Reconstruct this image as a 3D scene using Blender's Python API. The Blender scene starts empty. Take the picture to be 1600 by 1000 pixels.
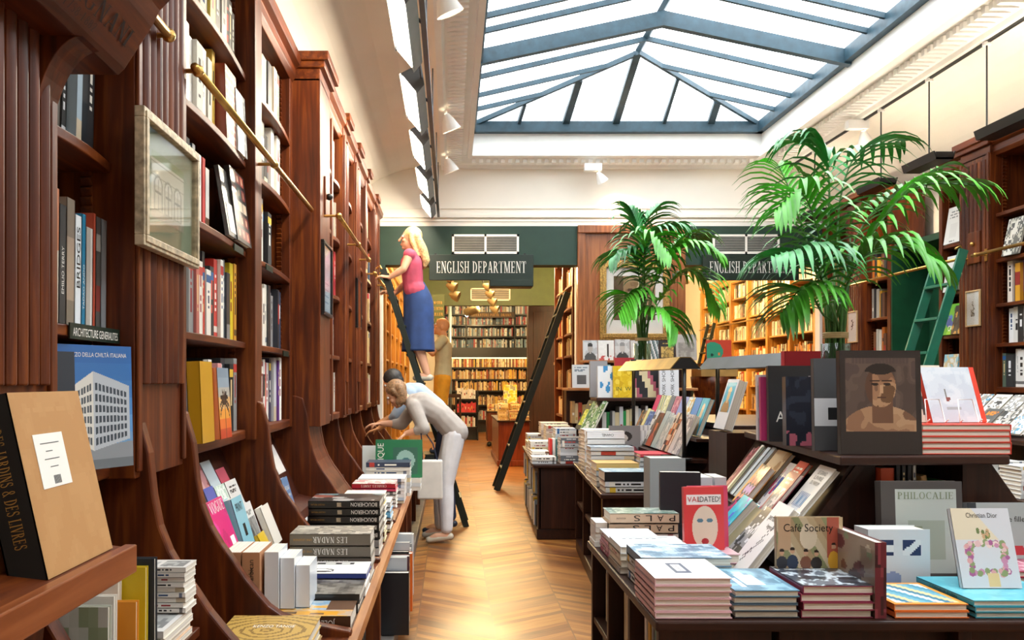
import bpy, bmesh, math, random
import numpy as np
from mathutils import Vector, Matrix

# ---------------------------------------------------------------- camera, sky, exposure
SC = bpy.context.scene
COL = SC.collection
cam_data = bpy.data.cameras.new('camera')
cam = bpy.data.objects.new('camera', cam_data)
COL.objects.link(cam)
cam.location = (0, 0, 1.45)
cam.rotation_euler = (math.pi / 2, 0, 0)
cam_data.sensor_width = 36
cam_data.lens = 1350 / 1600 * 36
cam_data.shift_x = 95 / 1600
cam_data.shift_y = -(500 - 595) / 1600
cam_data.clip_end = 200
SC.camera = cam
SC.view_settings.view_transform = 'Standard'
SC.view_settings.look = 'None'
SC.view_settings.gamma = 1
SC.view_settings.use_curve_mapping = False
SC.view_settings.exposure = 0.06

world = bpy.data.worlds.new('sky')
SC.world = world
world.use_nodes = True
bg = world.node_tree.nodes['Background']
bg.inputs[0].default_value = (0.93, 0.97, 1.0, 1)
bg.inputs[1].default_value = 7.0

def area_light(name, loc, rot, sx, sy, power, color=(1, 1, 1), portal=False):
    l = bpy.data.lights.new(name, 'AREA')
    l.shape = 'RECTANGLE'; l.size = sx; l.size_y = sy; l.energy = power; l.color = color
    if portal:
        l.cycles.is_portal = True
    o = bpy.data.objects.new(name, l)
    COL.objects.link(o)
    o.location = loc; o.rotation_euler = rot
    return o
# daylight enters through the roof light
area_light('daylight_portal', (1.9, 3.9, 4.9), (0, 0, 0), 3.6, 12.4, 1, portal=True)

# ---------------------------------------------------------------- helpers
R = random.Random(7)
def lin(c):
    return tuple(((v / 12.92) if v <= 0.04045 else ((v + 0.055) / 1.055) ** 2.4) for v in c)
def hx(s):
    s = s.lstrip('#')
    return (int(s[0:2], 16) / 255, int(s[2:4], 16) / 255, int(s[4:6], 16) / 255)
def L4(s):
    c = lin(hx(s)) if isinstance(s, str) else lin(s)
    return (c[0], c[1], c[2], 1)

class Nodes:
    def __init__(s, name):
        s.m = bpy.data.materials.new(name); s.m.use_nodes = True
        s.t = s.m.node_tree; s.n = s.t.nodes; s.b = s.n['Principled BSDF']
    def new(s, typ, **kw):
        n = s.n.new(typ)
        for k, v in kw.items():
            setattr(n, k, v)
        return n
    def ln(s, a, b):
        s.t.links.new(a, b)
    def math(s, op, a, b=None, c=None):
        n = s.n.new('ShaderNodeMath'); n.operation = op
        for i, v in enumerate((a, b, c)):
            if v is None: continue
            if isinstance(v, (int, float)): n.inputs[i].default_value = v
            else: s.ln(v, n.inputs[i])
        return n.outputs[0]
    def ramp(s, fac, stops):
        n = s.n.new('ShaderNodeValToRGB')
        while len(n.color_ramp.elements) < len(stops): n.color_ramp.elements.new(0.5)
        for e, (p, c) in zip(n.color_ramp.elements, stops):
            e.position = p; e.color = L4(c)
        s.ln(fac, n.inputs[0]); return n.outputs[0]

def plain(name, color, rough=0.5, metal=0.0, coat=0.0, emis=None, estr=0.0, vary=0.06, scale=8.0):
    N = Nodes(name)
    tc = N.new('ShaderNodeTexCoord'); nz = N.new('ShaderNodeTexNoise'); nz.inputs['Scale'].default_value = scale
    nz.inputs['Detail'].default_value = 4
    N.ln(tc.outputs['Object'], nz.inputs['Vector'])
    c = hx(color)
    lo = tuple(max(0, v * (1 - vary)) for v in c); hi = tuple(min(1, v * (1 + vary)) for v in c)
    N.ln(N.ramp(nz.outputs['Fac'], [(0.3, lo), (0.7, hi)]), N.b.inputs['Base Color'])
    N.b.inputs['Roughness'].default_value = rough; N.b.inputs['Metallic'].default_value = metal
    N.b.inputs['Coat Weight'].default_value = coat; N.b.inputs['Coat Roughness'].default_value = 0.15
    if emis:
        N.b.inputs['Emission Color'].default_value = L4(emis); N.b.inputs['Emission Strength'].default_value = estr
    return N.m

def wood(name, dark, mid, light, axis, rough=0.34, coat=0.25, scale=1.0):
    N = Nodes(name)
    tc = N.new('ShaderNodeTexCoord'); mp = N.new('ShaderNodeMapping')
    sc = [34 * scale] * 3; sc['xyz'.index(axis)] = 2.2 * scale
    mp.inputs['Scale'].default_value = sc
    N.ln(tc.outputs['Object'], mp.inputs['Vector'])
    nz = N.new('ShaderNodeTexNoise'); nz.inputs['Scale'].default_value = 1.0; nz.inputs['Detail'].default_value = 5
    nz.inputs['Distortion'].default_value = 0.6
    N.ln(mp.outputs[0], nz.inputs['Vector'])
    n2 = N.new('ShaderNodeTexNoise'); n2.inputs['Scale'].default_value = 1.7
    N.ln(tc.outputs['Object'], n2.inputs['Vector'])
    f = N.math('ADD', N.math('MULTIPLY', nz.outputs['Fac'], 0.65), N.math('MULTIPLY', n2.outputs['Fac'], 0.35))
    N.ln(N.ramp(f, [(0.30, dark), (0.5, mid), (0.74, light)]), N.b.inputs['Base Color'])
    N.b.inputs['Roughness'].default_value = rough
    N.b.inputs['Specular IOR Level'].default_value = 0.35
    N.b.inputs['Coat Weight'].default_value = coat; N.b.inputs['Coat Roughness'].default_value = 0.22
    bp = N.new('ShaderNodeBump'); bp.inputs['Strength'].default_value = 0.12; bp.inputs['Distance'].default_value = 0.002
    N.ln(nz.outputs['Fac'], bp.inputs['Height']); N.ln(bp.outputs[0], N.b.inputs['Normal'])
    return N.m

def woods(tag, d, m, l, **k):
    return {a: wood(tag + '_' + a, d, m, l, a, **k) for a in 'xyz'}
WL = woods('mahogany', '#301002', '#5a2507', '#8c4814', rough=0.45, coat=0.05)          # wall cases
WT = woods('dark_walnut', '#1c0b06', '#2e140a', '#462414', rough=0.45, coat=0.05)       # display islands
WO = woods('golden_oak', '#7a4c1c', '#a87632', '#d09e50')        # shelving of the far room
WE = woods('worn_oak_edge', '#7a4424', '#a2683c', '#c48e5c')     # worn front edges
WD = woods('shelf_back', '#260e07', '#42190b', '#5c2c14', rough=0.5, coat=0.05)

def attr_mat(name, rough, coat):
    N = Nodes(name)
    a = N.new('ShaderNodeAttribute'); a.attribute_name = 'Col'
    N.ln(a.outputs['Color'], N.b.inputs['Base Color'])
    N.b.inputs['Roughness'].default_value = rough
    N.b.inputs['Coat Weight'].default_value = coat; N.b.inputs['Coat Roughness'].default_value = 0.06
    return N.m
PRINT = attr_mat('printed_cover', 0.45, 0.05)
GLOSS = attr_mat('laminated_cover', 0.3, 0.25)
CLOTHC = attr_mat('matte_cover', 0.75, 0.0)

def pages_mat():
    N = Nodes('page_block')
    tc = N.new('ShaderNodeTexCoord'); mp = N.new('ShaderNodeMapping'); mp.inputs['Scale'].default_value = (1.5, 1.5, 900)
    N.ln(tc.outputs['Object'], mp.inputs['Vector'])
    nz = N.new('ShaderNodeTexNoise'); nz.inputs['Scale'].default_value = 1.0; nz.inputs['Detail'].default_value = 2
    N.ln(mp.outputs[0], nz.inputs['Vector'])
    N.ln(N.ramp(nz.outputs['Fac'], [(0.3, '#c4b9a6'), (0.6, '#efe9dc')]), N.b.inputs['Base Color'])
    N.b.inputs['Roughness'].default_value = 0.8
    return N.m
PAGES = pages_mat()
M = dict(
    cream=plain('cream_paint', '#faf3e6', 0.7, vary=0.015, scale=1.5),
    white=plain('white_paint', '#f7f5f0', 0.55, vary=0.01),
    green=plain('dark_green_paint', '#1c3a2c', 0.5, vary=0.05),
    olive=plain('olive_green_paint', '#3a4a1c', 0.5, vary=0.05),
    sign=plain('sign_green', '#14261c', 0.4, vary=0.04),
    doorg=plain('door_green', '#16492f', 0.4, coat=0.2, vary=0.1),
    lgreen=plain('ladder_green', '#1b6b52', 0.35, coat=0.3, vary=0.08),
    dgreen=plain('ladder_dark_green', '#0b1a12', 0.45, coat=0.0, vary=0.08),
    teal=plain('teal_iron', '#2e4855', 0.5, vary=0.12, scale=14),
    brass=plain('aged_brass', '#c29a55', 0.3, metal=0.9, vary=0.12),
    taupe=plain('taupe_shade', '#8a7a5c', 0.5, metal=0.2, vary=0.1),
    bronze=plain('brass_lamp_shade', '#a88a48', 0.42, metal=0.7, vary=0.08),
    steel=plain('lamp_steel', '#8fa9bd', 0.35, metal=0.7, vary=0.05),  # blue tint stands in for the skylight mirrored in the metal
    grey=plain('grey_lamp_shade', '#5c6063', 0.4, metal=0.4, vary=0.05),
    dark=plain('dark_iron', '#1c1b1b', 0.4, metal=0.2, vary=0.1),
    black=plain('black_paint', '#121212', 0.35, coat=0.3),
    gold=plain('gilt_frame', '#a98548', 0.38, metal=0.55, vary=0.3, scale=60),
    silverf=plain('weathered_silver_frame', '#b8a78a', 0.5, metal=0.25, vary=0.2, scale=40),
    palewood=plain('pale_wood_frame', '#c6a374', 0.5, vary=0.08),
    mat_white=plain('mount_board', '#f1ede4', 0.8, vary=0.01),
    mat_green=plain('sage_mount_board', '#8d9472', 0.8, vary=0.02),
    leaf=plain('palm_leaf', '#4f9c2c', 0.42, coat=0.08, vary=0.35, scale=3),
    leafd=plain('palm_leaf_dark', '#2f7a3a', 0.4, coat=0.1, vary=0.35, scale=3),
    stem=plain('palm_stem', '#3f6b2c', 0.45, vary=0.25),
    twine=plain('twine', '#c9b184', 0.8, vary=0.15),
    skin=plain('skin', '#d9a383', 0.55, vary=0.04),
    skint=plain('tanned_skin', '#d89a68', 0.55, vary=0.04),
    blond=plain('blond_hair', '#cdb07c', 0.5, vary=0.25, scale=60),
    brownh=plain('light_brown_hair', '#8a6a4c', 0.55, vary=0.25, scale=60),
    darkh=plain('dark_hair', '#2c2826', 0.5, vary=0.25, scale=60),
    pink=plain('pink_fabric', '#c0506a', 0.8, vary=0.08),
    skirt=plain('blue_denim', '#2b4579', 0.85, vary=0.1),
    beige=plain('beige_fabric', '#b5a67c', 0.85, vary=0.06),
    mustard=plain('mustard_fabric', '#cf8a14', 0.85, vary=0.08),
    shirtw=plain('pale_grey_fabric', '#aaa39e', 0.8, vary=0.06),
    shirtb=plain('light_blue_fabric', '#a9bdd3', 0.8, vary=0.06),
    trousw=plain('white_fabric', '#e2e4ea', 0.8, vary=0.04),
    trousd=plain('navy_fabric', '#232c45', 0.85, vary=0.08),
    shoe=plain('pale_leather', '#c9c0ac', 0.5, vary=0.05),
    shoed=plain('dark_leather', '#222b3a', 0.45, vary=0.05),
    bag=plain('white_bag', '#d9d7d2', 0.5, vary=0.04),
    white_emit=plain('lamp_tube_glow', '#ffffff', 0.5, emis='#fff1d8', estr=90.0),
    spot_emit=plain('spot_glow', '#ffffff', 0.5, emis='#ffe9c4', estr=10.0),
    warm_emit=plain('warm_lamp_glow', '#ffffff', 0.5, emis='#fff0d8', estr=70.0),
    reading_emit=plain('reading_lamp_glow', '#ffffff', 0.5, emis='#ffe2b0', estr=5.0),
    letter=plain('white_lettering', '#efece2', 0.5, vary=0.01),
    letterg=plain('gold_lettering', '#b8893f', 0.4, metal=0.3),
    letterk=plain('black_lettering', '#16130f', 0.5),
    letterr=plain('red_lettering', '#c2212a', 0.5),
    engraved=plain('engraved_lettering', '#1e0a05', 0.6),
    card=plain('kraft_board', '#b98a54', 0.75, vary=0.05, scale=20),
    acryl=plain('clear_acrylic', '#e8eef2', 0.1, coat=0.6, vary=0.01),
    glossblack=plain('glossy_slat_dark', '#0d0d0e', 0.4),
    darkred=plain('red_cloth_board', '#b3202c', 0.5, vary=0.05),
    kick=plain('plinth_dark', '#1c0d08', 0.5),
)
def glass_mat(name, tint=(1, 1, 1), gloss=0.08):
    N = Nodes(name)
    t = N.new('ShaderNodeBsdfTransparent'); t.inputs[0].default_value = (*tint, 1)
    g = N.new('ShaderNodeBsdfGlossy'); g.inputs['Roughness'].default_value = 0.03
    mx = N.new('ShaderNodeMixShader')
    fr = N.new('ShaderNodeFresnel'); fr.inputs['IOR'].default_value = 1.45
    N.ln(N.math('ADD', N.math('MULTIPLY', fr.outputs[0], 0.35), gloss), mx.inputs[0])
    N.ln(t.outputs[0], mx.inputs[1]); N.ln(g.outputs[0], mx.inputs[2])
    out = N.n['Material Output']; N.ln(mx.outputs[0], out.inputs[0])
    return N.m
GLASS = glass_mat('pane_glass', (0.97, 0.99, 1.0), 0.0)
WRAP = glass_mat('clear_film', (0.98, 0.98, 0.98), 0.02)

def floor_mat():
    N = Nodes('chevron_parquet')
    tc = N.new('ShaderNodeTexCoord'); sp = N.new('ShaderNodeSeparateXYZ'); N.ln(tc.outputs['Object'], sp.inputs[0])
    W = 0.45; P = 0.062
    a = N.math('DIVIDE', N.math('SUBTRACT', sp.outputs[0], 0.25 - 4.5), W)
    cell = N.math('FLOOR', a); tri = N.math('PINGPONG', a, 1.0)
    t = N.math('DIVIDE', N.math('ADD', sp.outputs[1], N.math('MULTIPLY', tri, -W * 0.7)), P)
    idx = N.math('FLOOR', t); fr = N.math('FRACT', t); fa = N.math('FRACT', a)
    cmb = N.new('ShaderNodeCombineXYZ'); N.ln(cell, cmb.inputs[0]); N.ln(idx, cmb.inputs[1])
    wn = N.new('ShaderNodeTexWhiteNoise'); wn.noise_dimensions = '2D'; N.ln(cmb.outputs[0], wn.inputs['Vector'])
    # grain runs along each board
    g = N.new('ShaderNodeCombineXYZ'); N.ln(N.math('MULTIPLY', sp.outputs[0], 7), g.inputs[0])
    N.ln(N.math('MULTIPLY', t, 5.0), g.inputs[1]); N.ln(N.math('MULTIPLY', wn.outputs[0], 40), g.inputs[2])
    nz = N.new('ShaderNodeTexNoise'); nz.inputs['Scale'].default_value = 1.0; nz.inputs['Detail'].default_value = 5; N.ln(g.outputs[0], nz.inputs['Vector'])
    big = N.new('ShaderNodeTexNoise'); big.inputs['Scale'].default_value = 1.1; N.ln(tc.outputs['Object'], big.inputs['Vector'])
    f = N.math('ADD', N.math('ADD', N.math('MULTIPLY', wn.outputs[0], 0.34), N.math('MULTIPLY', nz.outputs['Fac'], 0.42)), N.math('MULTIPLY', big.outputs['Fac'], 0.3))
    col = N.ramp(f, [(0.26, '#42230d'), (0.43, '#6e4017'), (0.60, '#8a5520'), (0.80, '#a87838')])
    gap = N.math('MAXIMUM', N.math('LESS_THAN', fr, 0.03), N.math('MAXIMUM', N.math('LESS_THAN', fa, 0.008), N.math('GREATER_THAN', fa, 0.992)))
    mx = N.new('ShaderNodeMix', data_type='RGBA'); N.ln(gap, mx.inputs[0]); N.ln(col, mx.inputs[6]); mx.inputs[7].default_value = L4('#6a4422')
    N.ln(mx.outputs[2], N.b.inputs['Base Color'])
    rg = N.ramp(big.outputs['Fac'], [(0.3, (0.62, 0.62, 0.62)), (0.7, (0.76, 0.76, 0.76))])
    N.ln(rg, N.b.inputs['Roughness'])
    N.b.inputs['Coat Weight'].default_value = 0.12; N.b.inputs['Coat Roughness'].default_value = 0.3
    return N.m

class MB:
    def __init__(s):
        s.v = []; s.f = []; s.m = []; s.c = []
    def add(s, vs, fs, m=0, c=None):
        o = len(s.v); s.v += [tuple(p) for p in vs]
        for f in fs:
            s.f.append(tuple(o + i for i in f)); s.m.append(m); s.c.append(c)
        return s
    def box(s, x0, x1, y0, y1, z0, z1, m=0, c=None):
        vs = [(x0, y0, z0), (x1, y0, z0), (x1, y1, z0), (x0, y1, z0), (x0, y0, z1), (x1, y0, z1), (x1, y1, z1), (x0, y1, z1)]
        return s.add(vs, [(0, 3, 2, 1), (4, 5, 6, 7), (0, 1, 5, 4), (1, 2, 6, 5), (2, 3, 7, 6), (3, 0, 4, 7)], m, c)
    def obox(s, c0, u, v, w, m=0, c=None):       # corner and three edge vectors
        c0, u, v, w = map(Vector, (c0, u, v, w))
        vs = [c0, c0 + u, c0 + u + v, c0 + v, c0 + w, c0 + u + w, c0 + u + v + w, c0 + v + w]
        return s.add(vs, [(0, 3, 2, 1), (4, 5, 6, 7), (0, 1, 5, 4), (1, 2, 6, 5), (2, 3, 7, 6), (3, 0, 4, 7)], m, c)
    def prism(s, sec, axis, a0, a1, m=0, c=None):
        def P(p, a):
            return {'y': (p[0], a, p[1]), 'x': (a, p[0], p[1]), 'z': (p[0], p[1], a)}[axis]
        n = len(sec); vs = [P(p, a0) for p in sec] + [P(p, a1) for p in sec]
        fs = [(i, (i + 1) % n, n + (i + 1) % n, n + i) for i in range(n)]
        fs += [tuple(range(n))[::-1], tuple(range(n, 2 * n))]
        return s.add(vs, fs, m, c)
    def tube(s, pts, r, n=10, m=0, c=None, caps=True):
        pts = [Vector(p) for p in pts]; k = len(pts)
        rs = r if isinstance(r, (list, tuple)) else [r] * k
        vs = []; prev = None
        for i, p in enumerate(pts):
            d = (pts[min(i + 1, k - 1)] - pts[max(i - 1, 0)]).normalized()
            if prev is None:
                a = Vector((0, 0, 1)) if abs(d.z) < 0.9 else Vector((1, 0, 0))
                e = d.cross(a).normalized()
            else:
                e = (prev - d * prev.dot(d)).normalized()
            prev = e; g = d.cross(e)
            for j in range(n):
                t = 2 * math.pi * j / n
                vs.append(p + (e * math.cos(t) + g * math.sin(t)) * rs[i])
        fs = [(i * n + j, i * n + (j + 1) % n, (i + 1) * n + (j + 1) % n, (i + 1) * n + j) for i in range(k - 1) for j in range(n)]
        if caps: fs += [tuple(range(n))[::-1], tuple(range((k - 1) * n, k * n))]
        return s.add(vs, fs, m, c)
    def ball(s, p, r, sc=(1, 1, 1), nu=14, nv=9, m=0, c=None, mat=None):
        vs = []; fs = []
        for i in range(nv + 1):
            ph = math.pi * i / nv
            for j in range(nu):
                th = 2 * math.pi * j / nu
                q = Vector((r * sc[0] * math.sin(ph) * math.cos(th), r * sc[1] * math.sin(ph) * math.sin(th), r * sc[2] * math.cos(ph)))
                if mat is not None: q = mat @ q
                vs.append(Vector(p) + q)
        for i in range(nv):
            for j in range(nu):
                fs.append((i * nu + j, (i + 1) * nu + j, (i + 1) * nu + (j + 1) % nu, i * nu + (j + 1) % nu))
        return s.add(vs, fs, m, c)
    def lathe(s, cx, cy, prof, n=20, m=0):
        vs = [(cx + r * math.cos(2 * math.pi * j / n), cy + r * math.sin(2 * math.pi * j / n), z) for r, z in prof for j in range(n)]
        k = len(prof)
        fs = [(i * n + j, i * n + (j + 1) % n, (i + 1) * n + (j + 1) % n, (i + 1) * n + j) for i in range(k - 1) for j in range(n)]
        fs += [tuple(range(n))[::-1], tuple(range((k - 1) * n, k * n))]
        return s.add(vs, fs, m)
    def grid(s, o, du, dv, cols, m=0):           # cols[nv][nu] linear rgb; spans du x dv from o
        nv, nu = cols.shape[:2]; o, du, dv = Vector(o), Vector(du), Vector(dv)
        b = len(s.v)
        for j in range(nv + 1):
            for i in range(nu + 1):
                s.v.append(tuple(o + du * (i / nu) + dv * (j / nv)))
        for j in range(nv):
            for i in range(nu):
                q = b + j * (nu + 1) + i
                s.f.append((q, q + 1, q + nu + 2, q + nu + 1)); s.m.append(m); s.c.append(tuple(cols[j][i]))
        return s
    def build(s, name, mats, parent=None, smooth=False, bevel=0.0, local=False, fix=False):
        if not isinstance(mats, (list, tuple)): mats = [mats]
        off = Vector((0, 0, 0))
        if parent is not None and not local:
            q = parent
            while q is not None:
                off = off + q.location; q = q.parent
        me = bpy.data.meshes.new(name)
        vs = s.v if off.length == 0 else [(p[0] - off[0], p[1] - off[1], p[2] - off[2]) for p in s.v]
        me.from_pydata(vs, [], s.f)
        for mm in mats: me.materials.append(mm)
        me.polygons.foreach_set('material_index', s.m)
        if any(c is not None for c in s.c):
            at = me.color_attributes.new('Col', 'BYTE_COLOR', 'CORNER')
            arr = []
            for f, c in zip(s.f, s.c):
                c = c if c is not None else (0.5, 0.5, 0.5)
                arr += [c[0], c[1], c[2], 1.0] * len(f)
            at.data.foreach_set('color', arr)
        if fix:
            bm = bmesh.new(); bm.from_mesh(me); bmesh.ops.recalc_face_normals(bm, faces=bm.faces); bm.to_mesh(me); bm.free()
        if smooth: me.polygons.foreach_set('use_smooth', [True] * len(me.polygons))
        me.update()
        o = bpy.data.objects.new(name, me); COL.objects.link(o)
        if parent is not None: o.parent = parent
        if bevel:
            b = o.modifiers.new('soft_edge', 'BEVEL'); b.width = bevel; b.segments = 2; b.limit_method = 'ANGLE'
        return o

def tag(o, label, cat, group=None, kind=None):
    if label: o['label'] = label
    if cat: o['category'] = cat
    if group: o['group'] = group
    if kind: o['kind'] = kind
    return o
def thing(name, loc, label, cat, group=None, kind=None):
    o = bpy.data.objects.new(name, None); COL.objects.link(o); o.location = loc; o.empty_display_size = 0.1
    return tag(o, label, cat, group, kind)
def struct(name, mb, mats, label=None, **k):
    o = mb.build(name, mats, **k); o['kind'] = 'structure'
    if label: o['label'] = label
    return o
def at(px, py, y):                               # point at depth y seen at photo pixel (px, py)
    return Vector(((px - 705) * y / 1350, y, 1.45 + (595 - py) * y / 1350))

# ---------------------------------------------------------------- lettering
_tc = {}
def text_poly(s):                                # plain sans lettering as a mesh, normalised to cap height 1
    if s not in _tc:
        cu = bpy.data.curves.new('lettering', 'FONT'); cu.body = s; cu.size = 1.0; cu.resolution_u = 3
        o = bpy.data.objects.new('lettering', cu)
        me = bpy.data.meshes.new_from_object(o)
        vs = [tuple(v.co) for v in me.vertices]; fs = [tuple(p.vertices) for p in me.polygons]
        bpy.data.objects.remove(o); bpy.data.meshes.remove(me); bpy.data.curves.remove(cu)
        xs = [v[0] for v in vs]; w = max(xs) - min(xs); x0 = min(xs)
        _tc[s] = ([(v[0] - x0, v[1]) for v in vs], fs, w)
    return _tc[s]

def arc(cx, cy, rx, ry, a0, a1, tx, ty, n=12):   # ring piece, thick tx at the sides and ty at top and bottom
    q = []
    for i in range(n):
        t0 = math.radians(a0 + (a1 - a0) * i / n); t1 = math.radians(a0 + (a1 - a0) * (i + 1) / n)
        q.append([(cx + rx * math.cos(t0), cy + ry * math.sin(t0)), (cx + rx * math.cos(t1), cy + ry * math.sin(t1)),
                  (cx + (rx - tx) * math.cos(t1), cy + (ry - ty) * math.sin(t1)), (cx + (rx - tx) * math.cos(t0), cy + (ry - ty) * math.sin(t0))])
    return q
def rc(x0, x1, y0, y1): return [[(x0, y0), (x1, y0), (x1, y1), (x0, y1)]]
def stem_(x, y0=0, y1=1, t=0.13, s=0.09):        # serifed upright
    q = rc(x, x + t, y0, y1)
    if y0 == 0: q += rc(x - s, x + t + s, 0, 0.045)
    if y1 == 1: q += rc(x - s, x + t + s, 0.955, 1)
    return q
def diag(xa, ya, xb, yb, t): return [[(xa, ya), (xa + t, ya), (xb + t, yb), (xb, yb)]]
def glyph(ch):
    S = stem_
    if ch == 'E': return S(.09) + rc(.2, .58, 0, .05) + rc(.2, .58, .95, 1) + rc(.2, .46, .48, .53) + rc(.54, .58, 0, .22) + rc(.54, .58, .78, 1) + rc(.43, .47, .4, .61), .68
    if ch == 'F': return S(.09) + rc(.2, .56, .95, 1) + rc(.2, .44, .48, .53) + rc(.52, .56, .78, 1) + rc(.42, .46, .4, .61), .64
    if ch == 'L': return S(.09) + rc(.2, .56, 0, .05) + rc(.52, .56, 0, .24), .64
    if ch == 'I': return S(.09), .32
    if ch == 'H': return S(.09) + S(.52) + rc(.2, .54, .48, .53), .76
    if ch == 'N': return S(.09, t=.06) + S(.58, t=.06) + diag(.56, 0, .09, 1, .14), .76
    if ch == 'M': return S(.09, t=.06) + S(.72, t=.13) + diag(.42, 0, .09, 1, .13) + diag(.42, 0, .72, 1, .06), .98
    if ch == 'A': return diag(.08, 0, .33, 1, .06) + diag(.58, 0, .33, 1, .14) + rc(.2, .52, .3, .35) + rc(0, .24, 0, .045) + rc(.48, .8, 0, .045), .8
    if ch == 'V': return diag(.33, 0, .06, 1, .14) + diag(.36, 0, .6, 1, .06) + rc(0, .28, .955, 1) + rc(.5, .74, .955, 1), .74
    if ch == 'T': return S(.29) + rc(.02, .68, .95, 1) + rc(.02, .06, .78, 1) + rc(.64, .68, .78, 1), .72
    if ch == 'D': return S(.09) + arc(.2, .5, .48, .5, -90, 90, .14, .05), .76
    if ch == 'P': return S(.09) + arc(.22, .73, .34, .27, -90, 90, .13, .05), .64
    if ch == 'R': return S(.09) + arc(.22, .74, .34, .26, -90, 90, .13, .05) + diag(.56, 0, .3, .5, .13) + rc(.52, .76, 0, .045), .76
    if ch == 'B': return S(.09) + arc(.22, .75, .3, .25, -90, 90, .12, .05) + arc(.22, .27, .36, .27, -90, 90, .13, .05), .68
    if ch == 'O': return arc(.38, .5, .35, .52, 0, 360, .13, .05, 20), .78
    if ch == 'C': return arc(.4, .5, .36, .52, 50, 310, .13, .05, 16) + rc(.6, .64, .7, .98), .7
    if ch == 'G': return arc(.4, .5, .36, .52, 50, 318, .13, .05, 16) + rc(.6, .64, .7, .98) + rc(.55, .68, .06, .42) + rc(.47, .76, .4, .44), .8
    if ch == 'S': return arc(.3, .74, .23, .27, 20, 240, .1, .06, 10) + arc(.32, .27, .25, .28, -160, 62, .11, .06, 10) + diag(.4, .4, .1, .68, .13) + rc(.47, .51, .72, .98) + rc(.07, .11, .02, .28), .62
    if ch == 'U': return S(.09, .3, 1) + S(.58, .3, 1, t=.06) + arc(.37, .3, .28, .31, 180, 360, .12, .06, 10), .78
    if ch == 'J': return S(.3, .25, 1) + arc(.2, .25, .23, .26, 190, 360, .12, .06, 8), .54
    if ch == '&': return arc(.34, .76, .2, .25, 0, 360, .1, .05) + arc(.32, .26, .28, .27, 60, 360, .1, .05) + diag(.62, 0, .16, .7, .12), .78
    if ch == '-': return rc(.05, .35, .4, .46), .4
    if ch in '0123456789': 
        d = {'1': S(.12)[:1] + rc(.02, .36, 0, .045), '7': rc(.04, .5, .94, 1) + diag(.14, 0, .4, 1, .1), '0': arc(.3, .5, .25, .5, 0, 360, .1, .05, 14),
             '5': rc(.1, .48, .94, 1) + rc(.1, .15, .55, 1) + arc(.26, .3, .24, .3, -150, 120, .1, .05), '2': arc(.28, .74, .22, .26, 0, 170, .1, .05) + diag(.04, 0, .4, .7, .1) + rc(.04, .52, 0, .06),
             '8': arc(.28, .76, .2, .24, 0, 360, .09, .05) + arc(.28, .27, .24, .27, 0, 360, .1, .05)}
        return d.get(ch, d['8']), .58
    return [], .34
_sc = {}
def serif_poly(s):
    if s not in _sc:
        vs = []; fs = []; x = 0.0
        for ch in s:
            q, w = glyph(ch.upper())
            for poly in q:
                b = len(vs); vs += [(p[0] + x, p[1]) for p in poly]; fs.append(tuple(range(b, b + len(poly))))
            x += w + 0.06
        _sc[s] = (vs, fs, x - 0.06)
    return _sc[s]

def letters(s, o, bu, bv, height, parent, mat, width=None, name='lettering', serif=False, align='c', local=False, thick=0.0):
    """lettering lying in the plane of bu (reading direction) and bv (up), o the middle of its foot line"""
    vs, fs, w = serif_poly(s) if serif else text_poly(s)
    cap = 1.0 if serif else 0.73
    bu, bv, o = Vector(bu).normalized(), Vector(bv).normalized(), Vector(o)
    sy = height / cap; sx = sy if width is None else width / w
    sh = {'c': -w * sx / 2, 'l': 0, 'r': -w * sx}[align]
    mb = MB(); nrm = bu.cross(bv)
    pts = [o + bu * (sh + p[0] * sx) + bv * (p[1] * sy) + nrm * thick for p in vs]
    mb.add(pts, fs)
    return mb.build(name, mat, parent, local=local)

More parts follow.
